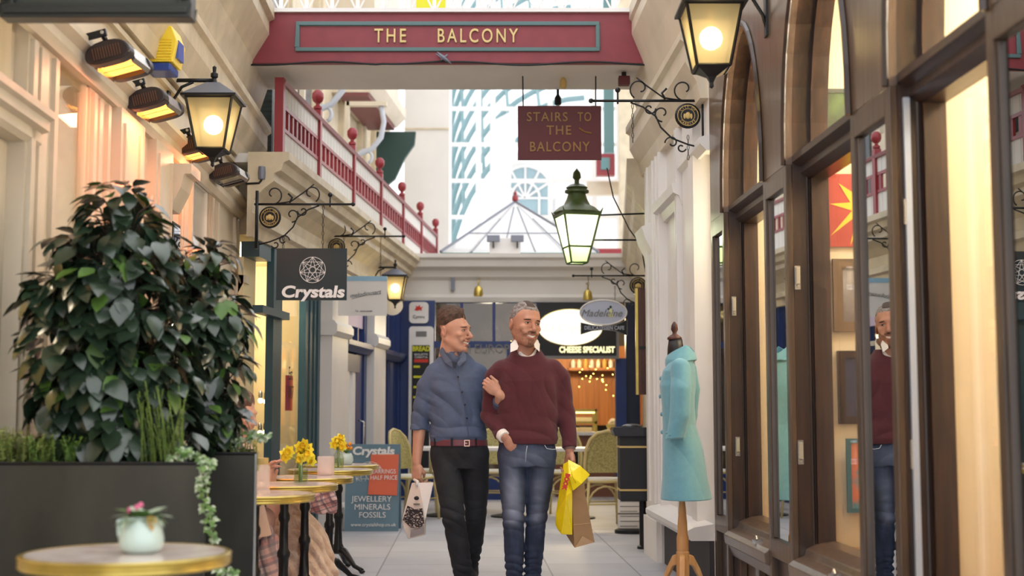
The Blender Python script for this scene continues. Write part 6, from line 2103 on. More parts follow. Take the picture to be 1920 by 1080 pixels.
# cuffs and hem ribs gather in
F.frame()
F.cone((0, .03, 1.62), (0, .0, 1.505), .09, .07, .01, op='s')
F.ell((.0, -.075, 1.487), (.07, .06, .036), .01, op='s')
cut = P[..., 2] - .0
F.d = np.maximum(F.d, .918 - P[..., 2] + .3 * 0).astype(np.float32) if False else F.d
# sleeve ends: planes just before wrists
def plane_cut(F, P, point, normal, near_c, near_r):
    n = np.array(normal, np.float32); n /= np.linalg.norm(n)
    v = (P - np.array(point, np.float32)) @ n
    w = ((P - np.array(near_c, np.float32)) ** 2).sum(-1) < near_r ** 2
    F.d = np.where(w, np.maximum(F.d, v), F.d).astype(np.float32)
F.mesh('sweater', SWEATER, m2)
# collar and shirt front
SHIRTW = mat('white_cotton', (240, 234, 228), .7)
def wing(name, pts, root, m, P_, th=.004, y_add=0.0):
    vs = [P_(px, py, y) for px, py, y in pts]
    b = MB(); b.prism([tuple(v) for v in vs], (0, -th, 0))
    return b.build(name, m, root, bevel=.0015)
wing('collar', [(967, 634, -.035), (957, 645, -.075), (957, 661, -.108), (970, 656, -.118), (972, 650, -.10)], m2, SHIRTW, P2)
wing('collar', [(1006, 636, -.05), (1012, 645, -.075), (1011, 660, -.105), (1002, 652, -.118), (1001, 646, -.10)], m2, SHIRTW, P2)
F = Field((-.14, -.16, 1.38), (.14, .14, 1.6), .003)
F.cone((0, .024, 1.555), (0, .012, 1.45), .075, .081, .01)
F.cone((0, .024, 1.65), (0, .006, 1.44), .068, .072, .006, op='s')
F.ell((.006, -.09, 1.545), (.05, .075, .085), .01, op='s')
P = F.P(); F.d = np.maximum(F.d, P[..., 2] - (1.535 + .55 * (P[..., 1]))).astype(np.float32)
F.mesh('shirt_collar_band', SHIRTW, m2)
b = MB(); b.tube([tuple(np.array(WL2) + (-.014, .018, .011)), tuple(np.array(WL2) + (.004, -.008, -.008))], [.041, .038], 20); b.build('shirt_cuff', SHIRTW, m2, smooth='auto')
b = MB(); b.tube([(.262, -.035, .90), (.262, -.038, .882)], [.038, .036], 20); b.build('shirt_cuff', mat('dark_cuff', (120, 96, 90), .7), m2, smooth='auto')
# jeans
JEANS = denim('blue_denim', (54, 66, 92), (156, 166, 188), (36, 45, 66), 1)
F = Field((-.26, -.24, .0), (.26, .3, 1.0), .0044)
F.loft([(.78, 0, .0, .165, .115), (.86, 0, 0, .178, .12), (.93, 0, 0, .172, .115), (.97, 0, 0, .165, .105)], .02)
L_ = [(-.088, 0, .84), (-.087, -.03, .66), (-.083, -.05, .46), (-.078, -.0, .28), (-.078, .02, .10)]
R_ = [(.086, 0, .84), (.074, .0, .66), (.056, .0, .46), (.044, .05, .28), (.035, .09, .10)]
F.chain(L_, [.092, .082, .066, .062, .054], .02); F.chain(R_, [.092, .082, .064, .06, .054], .02)
P = F.P()
for (c_, q) in ((( -.08, -.05, .46), 1), ((.056, 0, .45), 1)): F.d += (.006 * wr(P, 6, 5, 55, 1.0 + q + c_[0] * 9, 1.0) * gauss(P, c_, (.12, .2, .1))).astype(np.float32)
for c_ in ((-.078, .02, .14), (.035, .08, .14)): F.d += (.009 * wr(P, 5, 5, 75, 3 + c_[0] * 20, .9) * gauss(P, c_, (.12, .2, .09))).astype(np.float32)
F.d += (.004 * wr(P, 30, 5, 34, 5.0) * gauss(P, (0, -.1, .82), (.22, .2, .07))).astype(np.float32)
F.d = np.maximum(F.d, .075 - P[..., 2]).astype(np.float32)
F.ell((-.125, -.125, .945), (.05, .03, .03), .01, op='s')
jo = F.mesh('jeans', JEANS, m2)
add_wear(jo, [((-.09, -.12, .62), (.05, .1, .13), .62), ((-.085, -.12, .48), (.045, .1, .05), .5), ((.07, -.1, .62), (.04, .1, .12), .3), ((.055, -.08, .47), (.04, .08, .05), .3), ((0, -.1, .84), (.14, .1, .05), .25)])
for q, s_ in (((-.085, -.08), 1), ((.04, .02), 1)):
    F = Field((q[0] - .08, q[1] - .18, 0), (q[0] + .08, q[1] + .2, .16), .004)
    F.ell((q[0], q[1] - .04, .045), (.046, .12, .045), .02); F.ell((q[0], q[1] + .08, .06), (.042, .05, .055), .03)
    P = F.P(); F.d = np.maximum(F.d, .0 - P[..., 2]).astype(np.float32)
    F.mesh('shoe', mat('dark_leather_shoe', (50, 44, 44), .4) if 'dark_leather_shoe' not in MATS else MATS['dark_leather_shoe'], m2)
MB().tube([tuple(P2(*q)) for q in ((1020, 832, -.12), (1024, 838, -.122), (1034, 840, -.115), (1044, 839, -.1))], .0022, 5).build('pocket_piping', mat('pale_thread', (196, 200, 206), .7), m2, smooth=True)
MB().tube([tuple(P2(*q)) for q in ((988, 833, -.126), (986, 845, -.127), (985, 862, -.122))], .002, 5).build('fly_seam', MATS['pale_thread'], m2, smooth=True)

# ================================================================== the younger man in the blue shirt
def P1(px, py, y=0.0): return np.array(((px - 860) / 297.0, y, (1101 - py) / 297.0))
X1_, Y1_ = (860 - 960) * 8.45 / 2510, 8.45
m1 = thing('person', 'man with brown hair in blue shirt and black jeans, smiling sideways, arm linked', 'person', (X1_, Y1_, 0))
hR1 = headR(R(64), R(0), R(4))
hc1 = P1(849, 618) + [0, 0, 0]
F = Field((-.38, -.36, 0), (.4, .42, 1.82), .0034)
sculpt_head(F, hR1, hc1, jaw=1.0, nose=1.03, sc=1.14)
F.cone(hc1 + [-.004, .015, -.11], (-.03, .02, 1.42), .056, .066, .03)
F.loft([(.85, -.01, .01, .155, .1), (1.0, -.01, .01, .15, .1), (1.15, -.01, .01, .155, .1), (1.28, -.02, .01, .165, .1), (1.37, -.03, .02, .12, .08), (1.42, -.03, .02, .07, .06)], .04)
E1, W1 = (-.245, .02, 1.04), (-.262, -.01, .80)
F.chain([(-.165, 0, 1.315), E1, W1], [.048, .043, .028], .02)
E2, W2 = (.245, .01, 1.06), (.262, -.238, 1.215)
F.chain([(.12, .02, 1.315), E2, W2], [.048, .042, .028], .02)
LL = [(-.085, 0, .84), (-.05, -.08, .65), (-.022, -.12, .46), (.005, -.06, .28), (.03, -.0, .11)]
RR = [(.1, 0, .84), (.108, .02, .65), (.108, .05, .46), (.092, .16, .3), (.068, .27, .16)]
F.chain(LL, [.08, .068, .052, .048, .036], .03); F.chain(RR, [.08, .068, .052, .048, .036], .03)
F.cone((.03, 0, .06), (.04, -.1, .035), .03, .025, .02); F.cone((.068, .27, .09), (.075, .2, .05), .03, .025, .02)
hand(F, np.array(W1) + [0, 0, -.015], (.75, -.66, 0), (.66, .75, 0), 1, [(.6, 1.0, .8)] * 4, ((.04, .026, -.05), (.022, .042, -.078)))
hand(F, np.array(W2) + [-.006, .0, .012], (-.60, 0, -.8), (0, 1, 0), -1, [(.7, 1.0, .6), (.75, 1.05, .6), (.8, 1.05, .6), (.85, 1.05, .6)], ((.05, -.002, -.055), (.055, .0, -.105)), s=.95)
F.mesh('body', SKIN1, m1)
H = head_field(hc1, hR1, jaw=1.0, nose=1.03, sc=1.14)
P = (H.P() - H.hc.astype(np.float32)) @ H.hR.astype(np.float32) / 1.14
x, y, z = P[..., 0], P[..., 1], P[..., 2]
line = np.minimum(z - .072 + np.clip(y + .07, 0, 1) * .85 + np.clip(.03 - np.abs(x), -1, .01) * .4, z + .055)
tk = np.interp(z, [-.05, .02, .07, .12], [.002, .004, .011, .017]) + np.where(y < -.04, .004, 0) + np.where((y < -.05) & (z > .08), .005, 0)
t = np.clip(line * .6, -.02, 1) ; t = np.minimum(t, tk)
t = t + np.where(t > 0, .0022 * wr(P, 150, 60, 40, .5, 1.5) * np.clip((z - .02) / .05, .15, 1), 0)
t = np.where((np.abs(x) > .069) & (z < .024) & (y < .046), -.02, t)
shell(H, t.astype(np.float32), 'hair', mat('brown_short_hair', (98, 70, 52), .6, rgb2=(60, 42, 32), vscale=50, bump=.6, bscale=260), m1)
face_parts(H, m1, mat('brown_brow', (96, 66, 48), .8), LIP)
tb = np.clip(np.minimum(-.05 - z + np.clip(np.abs(x) - .03, 0, 1) * .6, -.0 - y) * .2, -.02, .0006)
# shirt
SHIRT = mat('blue_chambray', (84, 98, 126), .75, var=.1, vscale=30, bump=.1, bscale=400)
F = Field((-.36, -.26, .9), (.36, .2, 1.52), .0042)
F.loft([(.925, -.0, 0, .172, .112), (.96, -.0, 0, .185, .125), (1.02, -.005, 0, .176, .118), (1.12, -.01, 0, .172, .115), (1.24, -.01, .0, .182, .12), (1.33, -.015, .01, .182, .115), (1.385, -.02, .015, .165, .1), (1.43, -.025, .02, .13, .085), (1.47, -.03, .02, .095, .075), (1.495, -.03, .02, .078, .07)], .03, e=2.2)
F.chain([(-.155, 0, 1.35), (-.205, .005, 1.27), (-.245, .02, 1.06), (-.251, .018, .95)], [.064, .062, .056, .052], .025, cut=((-.25, .018, 1.0), (-.05, 0, -1)))
F.chain([(-.246, .018, 1.08), (-.2515, .016, .96)], [.0565, .058], .004, cut=((-.25, .018, 1.002), (-.05, 0, -1)))
F.chain([(-.2475, .018, 1.10), (-.25, .016, 1.0)], [.05, .0600], .003, cut=((-.25, .018, 1.022), (-.05, 0, -1)))
F.chain([(.12, .01, 1.35), (.18, .02, 1.27), (.245, .01, 1.065)], [.064, .06, .05], .025)
F.chain([(.245, .01, 1.065), (.26, -.2, 1.19), (.262, -.235, 1.21)], [.05, .041, .041], .02, cut=((.259, -.188, 1.182), (.07, -.85, .52)))
P = F.P()
F.d += (.011 * wr(P, 12, 8, 34, .3) * (gauss(P, (-.24, 0, 1.1), (.09, .15, .12)) + .7 * gauss(P, (.05, -.1, 1.0), (.2, .2, .07)))).astype(np.float32)
F.d += (.009 * wr(P, 26, 6, 22, 1.7) * (gauss(P, (-.12, -.1, 1.2), (.07, .2, .1)) + gauss(P, (.06, -.1, 1.12), (.1, .2, .12)))).astype(np.float32)
F.d += (.003 * wr(P, 14, 4, 14, 3.1, .8)).astype(np.float32)
F.frame(); F.cone((-.03, .02, 1.6), (-.03, .01, 1.44), .07, .058, .006, op='s')
F.ell((-.012, -.09, 1.455), (.03, .05, .045), .01, op='s')
F.mesh('shirt', SHIRT, m1)
COLLAR = mat('blue_chambray_collar', (88, 98, 120), .75)
wing('collar', [(829, 648, -.02), (822, 659, -.01), (836, 680, -.095), (850, 689, -.122), (848, 677, -.118), (837, 661, -.075)], m1, COLLAR, P1)
wing('collar', [(868, 657, -.07), (875, 664, -.08), (874, 676, -.11), (862, 687, -.122), (858, 681, -.12), (863, 669, -.105)], m1, COLLAR, P1)
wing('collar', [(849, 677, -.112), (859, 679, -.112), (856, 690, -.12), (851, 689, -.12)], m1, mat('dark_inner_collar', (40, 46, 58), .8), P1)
F = Field((-.16, -.15, 1.4), (.12, .14, 1.6), .003)
F.cone((-.03, .022, 1.56), (-.03, .012, 1.44), .07, .08, .01); F.cone((-.03, .022, 1.64), (-.03, .005, 1.42), .063, .066, .006, op='s')
F.ell((-.0, -.08, 1.53), (.035, .07, .07), .01, op='s')
P = F.P(); F.d = np.maximum(F.d, P[..., 2] - (1.508 + .5 * P[..., 1])).astype(np.float32)
F.mesh('collar_stand', COLLAR, m1)
BTN = mat('dark_button', (40, 40, 52), .3)
for i, (px, py) in enumerate(((860, 706), (868, 734), (873, 757), (877, 782))):
    q = P1(px, py, -.126 + (.004 if i in (0,) else 0))
    MB().ball(tuple(q), (.0065, .005, .0065), 10, 6).build('button', BTN, m1, smooth=True)
MB().tube([tuple(P1(*q)) for q in ((856, 692, -.112), (861, 712, -.119), (868, 740, -.122), (874, 770, -.118), (878, 800, -.118), (880, 815, -.122))], .0028, 5).build('placket_seam', COLLAR, m1, smooth=True)
# black jeans
BJ = mat('black_denim', (27, 28, 33), .85, rgb2=(38, 40, 46), vscale=8, bump=.2, bscale=200)
F = Field((-.26, -.26, .0), (.26, .42, .99), .0044)
F.loft([(.76, .005, .0, .16, .108), (.86, .005, 0, .178, .116), (.92, .003, 0, .175, .113), (.955, 0, 0, .168, .106)], .02)
F.chain(LL, [.092, .083, .07, .066, .062], .02); F.chain(RR, [.092, .083, .068, .062, .056], .02)
P = F.P()
F.d += (.006 * wr(P, 8, 5, 48, 1.4, 1.1) * (gauss(P, LL[2], (.13, .2, .12)) + gauss(P, RR[2], (.13, .2, .12)))).astype(np.float32)
F.d += (.007 * wr(P, 6, 5, 66, .4, .9) * (gauss(P, LL[4], (.12, .2, .12)) + gauss(P, RR[4], (.12, .2, .14)))).astype(np.float32)
F.d += (.004 * wr(P, 26, 6, 20, 2.2) * gauss(P, (0, -.1, .8), (.22, .2, .1))).astype(np.float32)
F.d = np.maximum(F.d, .085 - P[..., 2]).astype(np.float32)
F.mesh('jeans', BJ, m1)
# belt
F = Field((-.22, -.16, .88), (.22, .16, .97), .0035)
F.loft([(.90, .003, 0, .182, .12), (.94, .002, 0, .18, .119)], .0); F.mesh('belt', mat('burgundy_leather', (112, 56, 66), .4), m1)
q = P1(877, 828, -.122)
b = MB()
for a in ((-.017, -.012, -.02, .02), (.012, .017, -.02, .02), (-.012, .012, -.02, -.015), (-.012, .012, .015, .02)): b.box(q[0] + a[0], q[0] + a[1], q[1] - .007, q[1], q[2] + a[2], q[2] + a[3])
b.box(q[0] - .012, q[0] + .002, q[1] - .008, q[1] - .004, q[2] - .002, q[2] + .002)
b.build('buckle', mat('rose_gold', (224, 184, 164), .3, metal=.6), m1)
for px in (817, 849, 893): 
    q = P1(px, 827, 0); th_ = math.asin(max(-.98, min(.98, q[0] / .182)))
    MB().obox((q[0], -.122 * math.cos(th_), q[2] + .003), (.012, .008, .05), Matrix.Rotation(-th_ * .8, 3, 'Z')).build('belt_loop', BJ, m1)
for q, nm in (((.035, -.06), 0), ((.07, .23), 1)):
    F = Field((q[0] - .09, q[1] - .2, 0), (q[0] + .09, q[1] + .2, .22), .004)
    z0_ = 0 if nm == 0 else .02
    F.ell((q[0], q[1] - .05, .045 + z0_), (.046, .12, .045), .02); F.cone((q[0], q[1] + .06, .06 + z0_), (q[0] - .005, q[1] + .06, .17), .052, .05, .03)
    P = F.P(); F.d = np.maximum(F.d, z0_ - P[..., 2]).astype(np.float32)
    F.mesh('boot', mat('black_suede_boot', (30, 30, 34), .7) if 'black_suede_boot' not in MATS else MATS['black_suede_boot'], m1)

# ================================================================== carried bags
def slab(t, name, m, pts, Y, depth, bevel=.004):
    return MB().prism([at(x, y, Y + (dy if False else 0)) for x, y in pts], (0, depth, 0)).build(name, m, t, world=True, bevel=bevel)


def panel3(t, name, m, pts):  # pts (px,py,Y) any facet, with 1 mm thickness
    vs = [at(x, y, Y) for x, y, Y in pts]
    return MB().prism(vs, (0, .002, 0)).build(name, m, t, world=True)


def hull(t, name, m, pts, bevel=0.006, smooth=False):
    bm = bmesh.new()
    for p in pts: bm.verts.new(p - t.location)
    r = bmesh.ops.convex_hull(bm, input=bm.verts)
    gone = [e for e in r['geom_interior'] if isinstance(e, bmesh.types.BMVert)]
    bmesh.ops.delete(bm, geom=gone, context='VERTS')
    bmesh.ops.recalc_face_normals(bm, faces=bm.faces)
    me = bpy.data.meshes.new(name); bm.to_mesh(me); bm.free()
    me.materials.append(m)
    o = bpy.data.objects.new(name, me); COL.objects.link(o); o.parent = t
    bv = o.modifiers.new('bevel', 'BEVEL'); bv.width = bevel; bv.segments = 2
    if smooth: me.polygons.foreach_set('use_smooth', [True] * len(me.polygons))
    return o


YP = 8.42
pb = thing('paper_bag', 'crumpled printed paper bag held in the hand of the man in blue shirt', 'bag', at(783, 1010, YP))
hull(pb, 'bag_body', PAPER, [at(x, y, Y) for x, y, Y in ((772, 905, 8.44), (786, 903, 8.40), (764, 938, 8.42), (754, 972, 8.42), (757, 991, 8.41), (765, 1011, 8.42), (798, 1003, 8.38), (797, 974, 8.33), (792, 940, 8.35), (770, 950, 8.5), (765, 1005, 8.54), (796, 998, 8.5), (800, 960, 8.47))], .003)
hull(pb, 'top_flap', mat('clean_white_paper', (232, 228, 224), .7), [at(x, y, Y) for x, y, Y in ((783, 905, 8.40), (813, 904, 8.37), (806, 940, 8.37), (797, 976, 8.34), (789, 945, 8.36), (800, 930, 8.44), (785, 912, 8.44))], .002)
def on_bag(pts, Y=8.315): return [(x, y, Y + (797 - x) * .0022) for x, y in pts]
panel3(pb, 'printed_drawing', mat('ink_print', (46, 42, 46), .7, rgb2=(196, 186, 178), vscale=60, lo=.42, hi=.44, stretch=(1, 1, 2.2)), on_bag([(764, 948), (778, 955), (792, 953), (796, 984), (786, 990), (770, 989), (755, 975)]))
panel3(pb, 'printed_band', mat('grey_print', (150, 146, 146), .7), on_bag([(770, 995), (795, 989), (796, 1001), (769, 1008)]))
b = MB()
cq = at(781, 934, 8.345)
b.ball(cq, (.016, .004, .013), 10, 6); b.build('printed_emblem', DARKT, pb, world=True, smooth=True)
panel3(pb, 'printed_line', GREYT, on_bag([(775, 944), (787, 944), (787, 947), (775, 947)], 8.325))
MB().tube([at(776, 899, 8.42), at(783, 903, 8.40), at(781, 911, 8.39)], [.008, .011, .006], 8).build('twisted_grip', WHITE, pb, world=True, smooth=True)

kb = thing('paper_bag', 'brown kraft paper bag carried beside the yellow bag by the man in sweater', 'bag', at(1090, 1025, 8.3))
hull(kb, 'bag_body', KRAFT, [at(x, y, Y) for x, y, Y in ((1068, 872, 8.3), (1090, 890, 8.3), (1072, 880, 8.36), (1062, 1004, 8.36), (1077, 1027, 8.2), (1115, 1017, 8.24), (1100, 940, 8.26), (1092, 1004, 8.42), (1110, 1005, 8.44), (1072, 925, 8.24))], .002)
panel3(kb, 'folded_bottom', mat('pale_kraft', (196, 160, 124), .7), [(1078, 1027, 8.192), (1092, 1005, 8.2), (1114, 1017, 8.228)])
MB().tube([at(1075, 984, 8.205), at(1107, 981, 8.225)], .0015, 4).build('crease', MATS['pale_kraft'], kb, world=True)
yb2 = thing('plastic_bag', 'bright yellow plastic shopping bag in the hand of the man in sweater', 'bag', at(1060, 1000, 8.2))
hull(yb2, 'bag_body', YELLOW, [at(x, y, Y) for x, y, Y in ((1056, 870, 8.22), (1066, 864, 8.2), (1050, 934, 8.19), (1042, 962, 8.2), (1041, 984, 8.22), (1047, 995, 8.2), (1053, 1002, 8.17), (1073, 1003, 8.16), (1073, 922, 8.14), (1072, 880, 8.2), (1070, 1000, 8.24), (1048, 985, 8.28), (1062, 930, 8.1))], .004, False)
hull(yb2, 'folded_flap', YELLOW, [at(x, y, Y) for x, y, Y in ((1065, 861, 8.19), (1088, 873, 8.2), (1107, 890, 8.22), (1091, 907, 8.14), (1074, 921, 8.13), (1066, 890, 8.12), (1080, 885, 8.22))], .003)
b_ = text('lettering', 'BOOK', .034, at(1061, 903, 8.1), REDT, yb2, world=True, roll=R(-104), bold=.003)
MB().tube([at(1068, 872, 8.115), at(1074, 895, 8.112), at(1080, 905, 8.13)], .0025, 5).build('crease', YELLOW, yb2, world=True, smooth=True)

# ================================================================== teal coat on a dress form
Mx, My = (1283 - 960) * 7.5 / 2510, 7.5
mq = thing('dress_form', 'sky-blue coat on a wooden tripod dress form by the white shopfront', 'mannequin', (Mx, My, 0))
rc = R(-14)
F = Field((-.26, -.34, .6), (.26, .34, 1.52), .0042)
F.loft([(.622, .006, 0, .142, .2), (.75, -.0, 0, .125, .185), (.9, -.012, 0, .112, .168), (1.04, -.03, 0, .09, .148), (1.14, -.034, 0, .09, .155), (1.26, -.035, 0, .1, .172), (1.34, -.028, 0, .088, .17), (1.40, -.01, 0, .065, .12), (1.44, -.002, 0, .045, .06)], .02, e=2.2)
for s in (-1, 1):
    F.chain([(.0, s * .165, 1.355), (.008, s * .2, 1.24), (.0, s * .205, 1.1), (-.03, s * .2, .965), (-.034, s * .2, .9)], [.052, .056, .052, .05, .05], .018, cut=((-.03, s * .2, .968), (.1, 0, -1)))
P = F.P()
F.d += (.003 * wr(P, 10, 10, 8, 1.2, .8)).astype(np.float32)
F.d = np.maximum(F.d, .63 - P[..., 2] - .0 * P[..., 0]).astype(np.float32)
co = F.mesh('coat', COATM, mq); co.rotation_euler = (0, 0, rc)
# collar
F = Field((-.16, -.16, 1.32), (.14, .16, 1.53), .0035)
F.cone((.004, 0, 1.50), (-.012, 0, 1.395), .062, .115, .01, sq=(.8, 1, 1)); F.cone((.012, 0, 1.56), (0, 0, 1.38), .058, .066, .005, op='s', sq=(.9, 1, 1))
F.ell((-.12, 0, 1.46), (.06, .022, .1), .008, op='s')
P = F.P(); F.d = np.maximum(F.d, (P[..., 2] - (1.475 + .5 * P[..., 0]))).astype(np.float32); F.d = np.maximum(F.d, 1.385 - P[..., 2] + .25 * P[..., 0]).astype(np.float32)
o_ = F.mesh('coat_collar', COATM, mq); o_.rotation_euler = (0, 0, rc)
for z_ in (1.30, 1.2, 1.1, 1.0):
    xo = np.interp(z_, [.9, 1.04, 1.14, 1.26, 1.34], [-.124, -.12, -.124, -.135, -.116])
    o_ = MB().ball((xo - .003, -.02, z_), (.008, .012, .012), 10, 6).build('coat_button', COATM, mq, smooth=True); o_.rotation_euler = (0, 0, rc)
o_ = MB().ball((-.07, -.242, 1.0), (.006, .004, .006), 8, 6).ball((-.05, -.25, .99), (.006, .004, .006), 8, 6).build('cuff_button', COATM, mq, smooth=True); o_.rotation_euler = (0, 0, rc)
MB().lathe([(.05, 1.36), (.045, 1.47), (.038, 1.52), (0, 1.525)], (-.045, 0, 0), 20).build('neck_block', DARKT, mq, smooth=True)
MB().lathe([(.04, 1.518), (.041, 1.53), (.02, 1.545), (.012, 1.55), (.011, 1.558), (.02, 1.575), (.017, 1.6), (.006, 1.618), (0, 1.62)], (-.05, 0, 0), 16).build('neck_finial', WOODR, mq, smooth=True)
MB().lathe([(.03, .34), (.033, .35), (.033, .42), (.028, .44), (.026, .5), (.016, .62), (.016, .9)], (-.018, 0, 0), 20).lathe([(.036, .2), (.036, .34), (.03, .345)], (-.018, 0, 0), 20).build('pole', PINE, mq, smooth='auto')
for a in (R(-100), R(20), R(140)):
    ca, sa = math.cos(a), math.sin(a)
    b = MB()
    pr = [(.03, .30), (.06, .29), (.1, .22), (.14, .12), (.19, .06), (.26, .03)]
    top = [(-.018 + ca * r, sa * r, z + .028) for r, z in pr]; bot = [(-.018 + ca * r, sa * r, max(0, z - .03)) for r, z in pr]
    n_ = Vector((-sa, ca, 0)) * .015
    vs = []
    for tp_, bt_ in zip(top, bot): vs += [Vector(tp_) + n_, Vector(tp_) - n_, Vector(bt_) - n_, Vector(bt_) + n_]
    fs = [(0, 1, 2, 3), tuple(len(vs) - 4 + i for i in (3, 2, 1, 0))]
    for i in range(len(pr) - 1):
        for k in range(4): fs.append((i * 4 + k, i * 4 + (k + 1) % 4, i * 4 + 4 + (k + 1) % 4, i * 4 + 4 + k))
    b.add(vs, fs); b.build('leg', PINE, mq, bevel=.005)

# ================================================================== seated person and throws behind the planter
sp = thing('person', 'seated person with brown hair and pale coat, almost hidden behind the bush', 'person', (at(447, 800, 7.38).x, 7.38, -.0))
F = Field((-.4, -.4, .0), (.5, .45, 1.32), .006)
hcs, hRs = np.array((.0, .0, 1.10)), headR(R(75), 0, R(12))
sculpt_head(F, hRs, hcs)
F.cone((-.01, .03, 1.03), (-.03, .03, .93), .055, .07, .04)
F.loft([(.46, -.02, 0, .15, .17), (.7, -.02, 0, .12, .16), (.88, -.03, 0, .11, .17), (.95, -.03, .0, .07, .1)], .04)
for s in (-1, 1):
    F.chain([(-.03, s * .18, .87), (.06, s * .2, .64), (.17, s * .08, .70)], [.045, .038, .026], .02)
    F.chain([(s * .07, .0, .5), (s * .08, .34, .5), (s * .08, .33, .08)], [.08, .055, .04], .03)
    F.cone((s * .08, .33, .06), (s * .08, .42, .04), .035, .03, .02)
hand(F, (.17, -.08, .70), (0, 1, 0), (1, 0, 0), -1, [.4, .5, .5, .6]); hand(F, (.17, .08, .70), (0, 1, 0), (1, 0, 0), 1, [.4, .5, .5, .6])
F.mesh('body', SKIN1, sp)
H = head_field(hcs, hRs, .003)
P = (H.P() - H.hc.astype(np.float32)) @ H.hR.astype(np.float32); x, y, z = P[..., 0], P[..., 1], P[..., 2]
t = np.minimum(np.clip((z - .06 + np.clip(y + .06, 0, 1) * 1.2) * .6, -.02, 1), .02)
shell(H, t.astype(np.float32), 'hair', mat('chestnut_hair', (104, 72, 56), .6, bump=.5, bscale=120), sp)
F = Field((-.3, -.35, .4), (.42, .35, 1.0), .007)
F.loft([(.44, -.0, 0, .19, .2), (.7, -.02, 0, .14, .18), (.88, -.03, 0, .13, .19), (.95, -.03, .0, .09, .12)], .04)
for s in (-1, 1): F.chain([(-.03, s * .18, .87), (.06, s * .2, .64), (.13, s * .12, .68)], [.055, .05, .04], .02)
F.mesh('coat', mat('pale_pink_wool', (222, 190, 172), .8, bump=.3, bscale=60), sp)
F = Field((-.25, -.2, .0), (.25, .5, .64), .008)
for s in (-1, 1): F.chain([(s * .07, .0, .5), (s * .08, .34, .5), (s * .08, .33, .14)], [.1, .07, .055], .03)
F.mesh('trousers', mat('dusty_pink_trousers', (190, 150, 140), .8), sp)
stl = thing('cafe_stool', 'dark round stool under the seated person behind the planter', 'stool', (sp.location.x - .02, 7.38, 0))
MB().lathe([(0, .38), (.15, .38), (.155, .4), (.15, .42), (0, .42)], n=24).build('seat', IRON2, stl, smooth='auto')
for a in range(4): MB().tube([(.1 * math.cos(a * 1.57 + .8), .1 * math.sin(a * 1.57 + .8), .38), (.15 * math.cos(a * 1.57 + .8), .15 * math.sin(a * 1.57 + .8), 0)], .01, 6).build('leg', IRON2, stl, smooth=True)


def tartan(name, base, c1, c2, sc=18):
    m = bpy.data.materials.new(name); m.use_nodes = True
    n, l = m.node_tree.nodes, m.node_tree.links
    b = n['Principled BSDF']; b.inputs['Roughness'].default_value = .9
    t = n.new('ShaderNodeTexCoord'); prev = None
    mp = n.new('ShaderNodeMapping'); mp.inputs['Rotation'].default_value = (0, .3, .4); l.new(t.outputs['Object'], mp.inputs[0])
    col = None
    for ax, cc, s_ in (('X', c1, sc), ('Z', c1, sc), ('X', c2, sc * 2.3), ('Z', c2, sc * 2.3)):
        w = n.new('ShaderNodeTexWave'); w.bands_direction = ax; w.inputs['Scale'].default_value = s_ / 6.28; w.inputs['Distortion'].default_value = .6
        l.new(mp.outputs[0], w.inputs['Vector'])
        r_ = n.new('ShaderNodeMath'); r_.operation = 'GREATER_THAN'; r_.inputs[1].default_value = .72
        l.new(w.outputs['Fac'], r_.inputs[0])
        ml = n.new('ShaderNodeMath'); ml.operation = 'MULTIPLY'; ml.inputs[1].default_value = .55; l.new(r_.outputs[0], ml.inputs[0])
        mx = n.new('ShaderNodeMixRGB'); l.new(ml.outputs[0], mx.inputs[0]); mx.inputs[2].default_value = lin(cc)
        if col is None: mx.inputs[1].default_value = lin(base)
        else: l.new(col, mx.inputs[1])
        col = mx.outputs[0]
    l.new(col, b.inputs['Base Color'])
    return m


def draped(label, name, cat, px, Y, rows, m, h=.007, amp=.012, kk=(24, 24, 14), seed=1.0, e=2.2):
    x0 = at(px, 900, Y).x
    t = thing(name, label, cat, (x0, Y, 0))
    A = np.array(rows)
    mx = A[:, 3:].max() + .06
    F = Field((A[:, 1].min() - mx, -mx - .05, A[:, 0].min() - .03), (A[:, 1].max() + mx, mx + .05, A[:, 0].max() + .05), h)
    F.loft(rows, .02, e=e)
    P = F.P(); F.d += (amp * wr(P, *kk, seed)).astype(np.float32) * .9
    F.mesh('folds', m, t)
    return t
FUR = mat('peach_teddy_fur', (236, 210, 186), .95, rgb2=(212, 176, 148), vscale=16, bump=1.0, bscale=60, sheen=.4)
draped('peach fluffy fur throw heaped over a chair under the cafe tables', 'fur_throw', 'throw', 572, 7.95, [(.02, .03, 0, .21, .2), (.2, .0, 0, .19, .19), (.38, -.02, 0, .15, .16), (.5, -.05, 0, .1, .13), (.58, -.06, 0, .05, .08)], FUR, .006, .02, (28, 30, 34), 1.3)
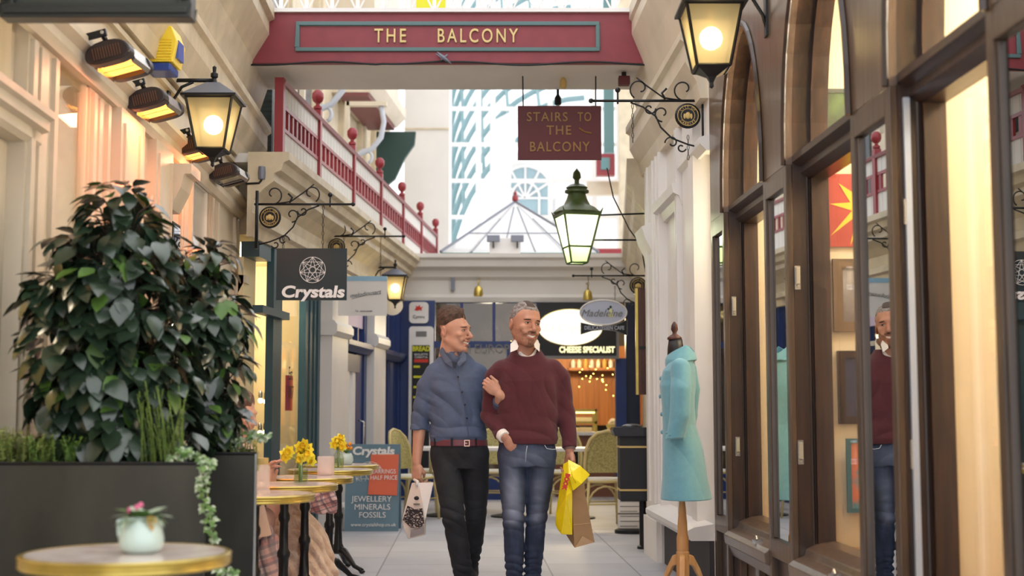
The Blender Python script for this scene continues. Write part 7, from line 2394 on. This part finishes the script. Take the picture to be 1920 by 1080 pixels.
draped('pink and cream checked blanket hanging beside the fur throw', 'checked_blanket', 'blanket', 503, 7.5, [(.05, .02, 0, .1, .12), (.25, .0, 0, .09, .12), (.42, -.02, 0, .07, .1), (.5, -.03, 0, .03, .06)], tartan('pink_check_wool', (226, 206, 200), (190, 130, 130), (120, 120, 130)), .006, .012, (60, 20, 6), 2.2)
draped('pink plaid blanket bundled on top of the chair below the daffodil table', 'plaid_blanket', 'blanket', 585, 8.3, [(.5, .06, 0, .1, .1), (.58, .02, 0, .14, .13), (.66, -.02, 0, .13, .12), (.7, -.03, 0, .06, .08)], tartan('rose_plaid_wool', (222, 190, 186), (170, 96, 92), (90, 84, 100), 30), .006, .012, (20, 20, 36), .7)
draped('pale pink cushion roll leaning beneath the tables behind the fur throw', 'cushion', 'cushion', 538, 8.1, [(.42, 0, 0, .08, .08), (.5, 0, 0, .12, .1), (.6, .0, 0, .12, .1), (.68, .01, 0, .07, .07)], mat('pale_pink_cloth', (226, 190, 176), .85), .006, .005, (20, 20, 20), .7)

# ------------------------------------------------------------------ things of a kind share a group
GROUPS = {'cafe_table': 'round marble cafe tables', 'rattan_chair': 'rattan cafe chairs', 'bistro_table': 'white bistro tables', 'patio_heater': 'patio heaters along the left wall',
          'wall_lantern': 'black wall lanterns', 'sign_bracket': 'scrolled iron sign brackets', 'downlight': 'round lamps in the crystal shop window', 'steel_planter': 'dark steel planters',
          'leafy_shrub': 'glossy shrubs in the planters', 'ivy_plant': 'ivy plants in the planters', 'herb_plant': 'herbs in the planters', 'door_lock': 'sash locks on the wooden jambs',
          'sash_fastener': 'fasteners on the wooden sills', 'floodlight': 'floodlights on the white roof block', 'fascia_spotlight': 'spotlights on the end fascia', 'scroll_bracket': 'curled brackets on the upper left wall',
          'daffodil_vase': 'bottles of daffodils', 'fairy_lights': 'fairy lights in the end shop', 'spotlight_fitting': 'lamp fittings under the bridge', 'framed_picture': 'pictures in the display window'}
for o in list(scene.objects):
    k = o.name.split('.')[0]
    if o.parent is None and 'label' in o and k in GROUPS and 'group' not in o: o['group'] = GROUPS[k]
